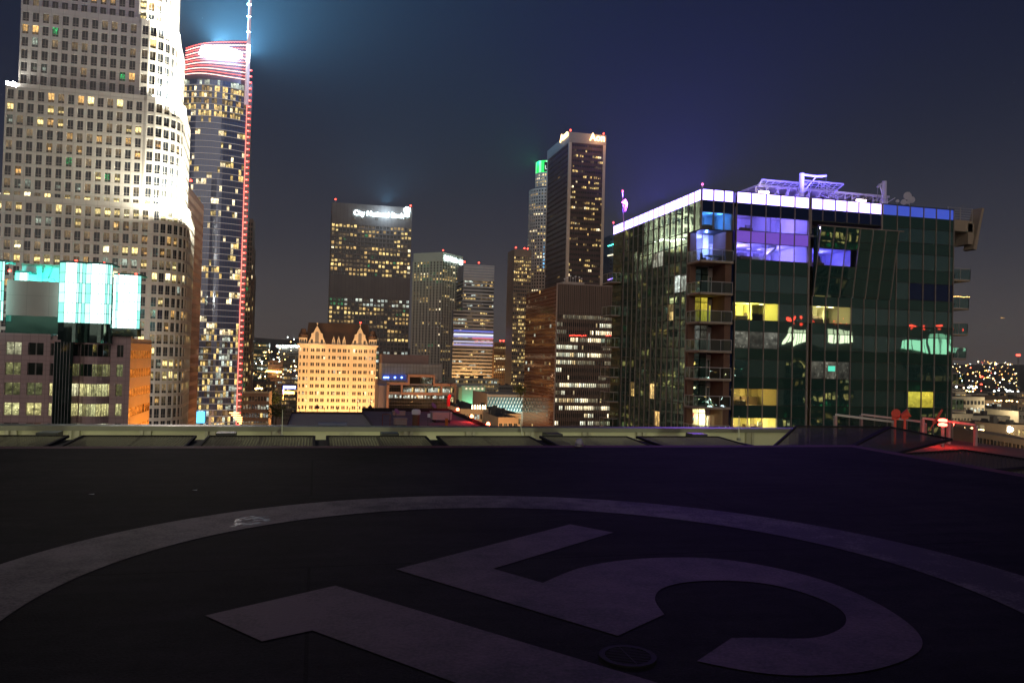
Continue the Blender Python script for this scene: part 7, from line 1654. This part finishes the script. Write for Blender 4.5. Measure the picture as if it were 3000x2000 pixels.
cr.elements[0].position = 0; cr.elements[0].color = (.088, .072, .064, 1); cr.elements[1].position = 1; cr.elements[1].color = (.004, .006, .02, 1)
for p_, c_ in ((.06, (.07, .062, .064)), (.14, (.036, .037, .05)), (.27, (.014, .018, .038)), (.43, (.0055, .008, .024))): e_ = cr.elements.new(p_); e_.color = (*c_, 1)
sky = nt.nodes.new('ShaderNodeTexSky'); sky.sky_type = 'NISHITA'; sky.sun_disc = False; sky.sun_elevation = radians(-8); sky.sun_rotation = radians(200)
mx_ = nt.nodes.new('ShaderNodeMix'); mx_.data_type = 'RGBA'; mx_.blend_type = 'ADD'; mx_.inputs[0].default_value = .02; nt.links.new(rp.outputs[0], mx_.inputs[6]); nt.links.new(sky.outputs[0], mx_.inputs[7])
# faint stars
vo = nt.nodes.new('ShaderNodeTexVoronoi'); vo.inputs['Scale'].default_value = 42; nt.links.new(tcn.outputs['Generated'], vo.inputs['Vector'])
lt = nt.nodes.new('ShaderNodeMath'); lt.operation = 'LESS_THAN'; lt.inputs[1].default_value = .017; nt.links.new(vo.outputs['Distance'], lt.inputs[0])
ms = nt.nodes.new('ShaderNodeMath'); ms.operation = 'MULTIPLY'; ms.inputs[1].default_value = .09; nt.links.new(lt.outputs[0], ms.inputs[0])
ad = nt.nodes.new('ShaderNodeMix'); ad.data_type = 'RGBA'; ad.blend_type = 'ADD'; ad.inputs[0].default_value = 1; nt.links.new(mx_.outputs[2], ad.inputs[6]); nt.links.new(ms.outputs[0], ad.inputs[7])
nt.links.new(ad.outputs[2], bg.inputs[0]); bg.inputs[1].default_value = 1.0; nt.links.new(bg.outputs[0], o_.inputs[0]); w.cycles.sampling_method = 'NONE' if False else 'AUTOMATIC'
hz = newmat('haze_air'); t = NT(hz); pv = t.n('ShaderNodeVolumePrincipled'); pv.inputs['Color'].default_value = (.9, .93, 1, 1); pv.inputs['Density'].default_value = HAZE; pv.inputs['Anisotropy'].default_value = 0.0; t.l(pv.outputs[0], t.o.inputs['Volume'])
m = MB(); m.box(-12500, 12500, -12500, 12500, -1, 520); o = m.build('haze', hz); o['kind'] = 'stuff'; o['label'] = 'night haze over the city'
cam = bpy.data.cameras.new('Camera'); cam.sensor_width = 36; cam.lens = 36*F/3000; cam.clip_end = 40000; cam.clip_start = .1
co = bpy.data.objects.new('Camera', cam); C.objects.link(co); co.matrix_world = Matrix.Translation((0, 0, ZC)) @ ROT.to_4x4(); sc.camera = co
sc.view_settings.view_transform = 'Standard'; sc.view_settings.look = 'None'; sc.view_settings.exposure = 0; sc.view_settings.gamma = 1
sc.cycles.max_bounces = 8; sc.cycles.glossy_bounces = 3; sc.cycles.diffuse_bounces = 2; sc.cycles.transparent_max_bounces = 12; sc.cycles.volume_bounces = 0; sc.cycles.sample_clamp_indirect = 4; sc.cycles.use_denoising = True; sc.cycles.sample_clamp_direct = 0
sc.cycles.use_light_tree = True
for o in list(bpy.data.objects):
    if '_o' in o: del o['_o']
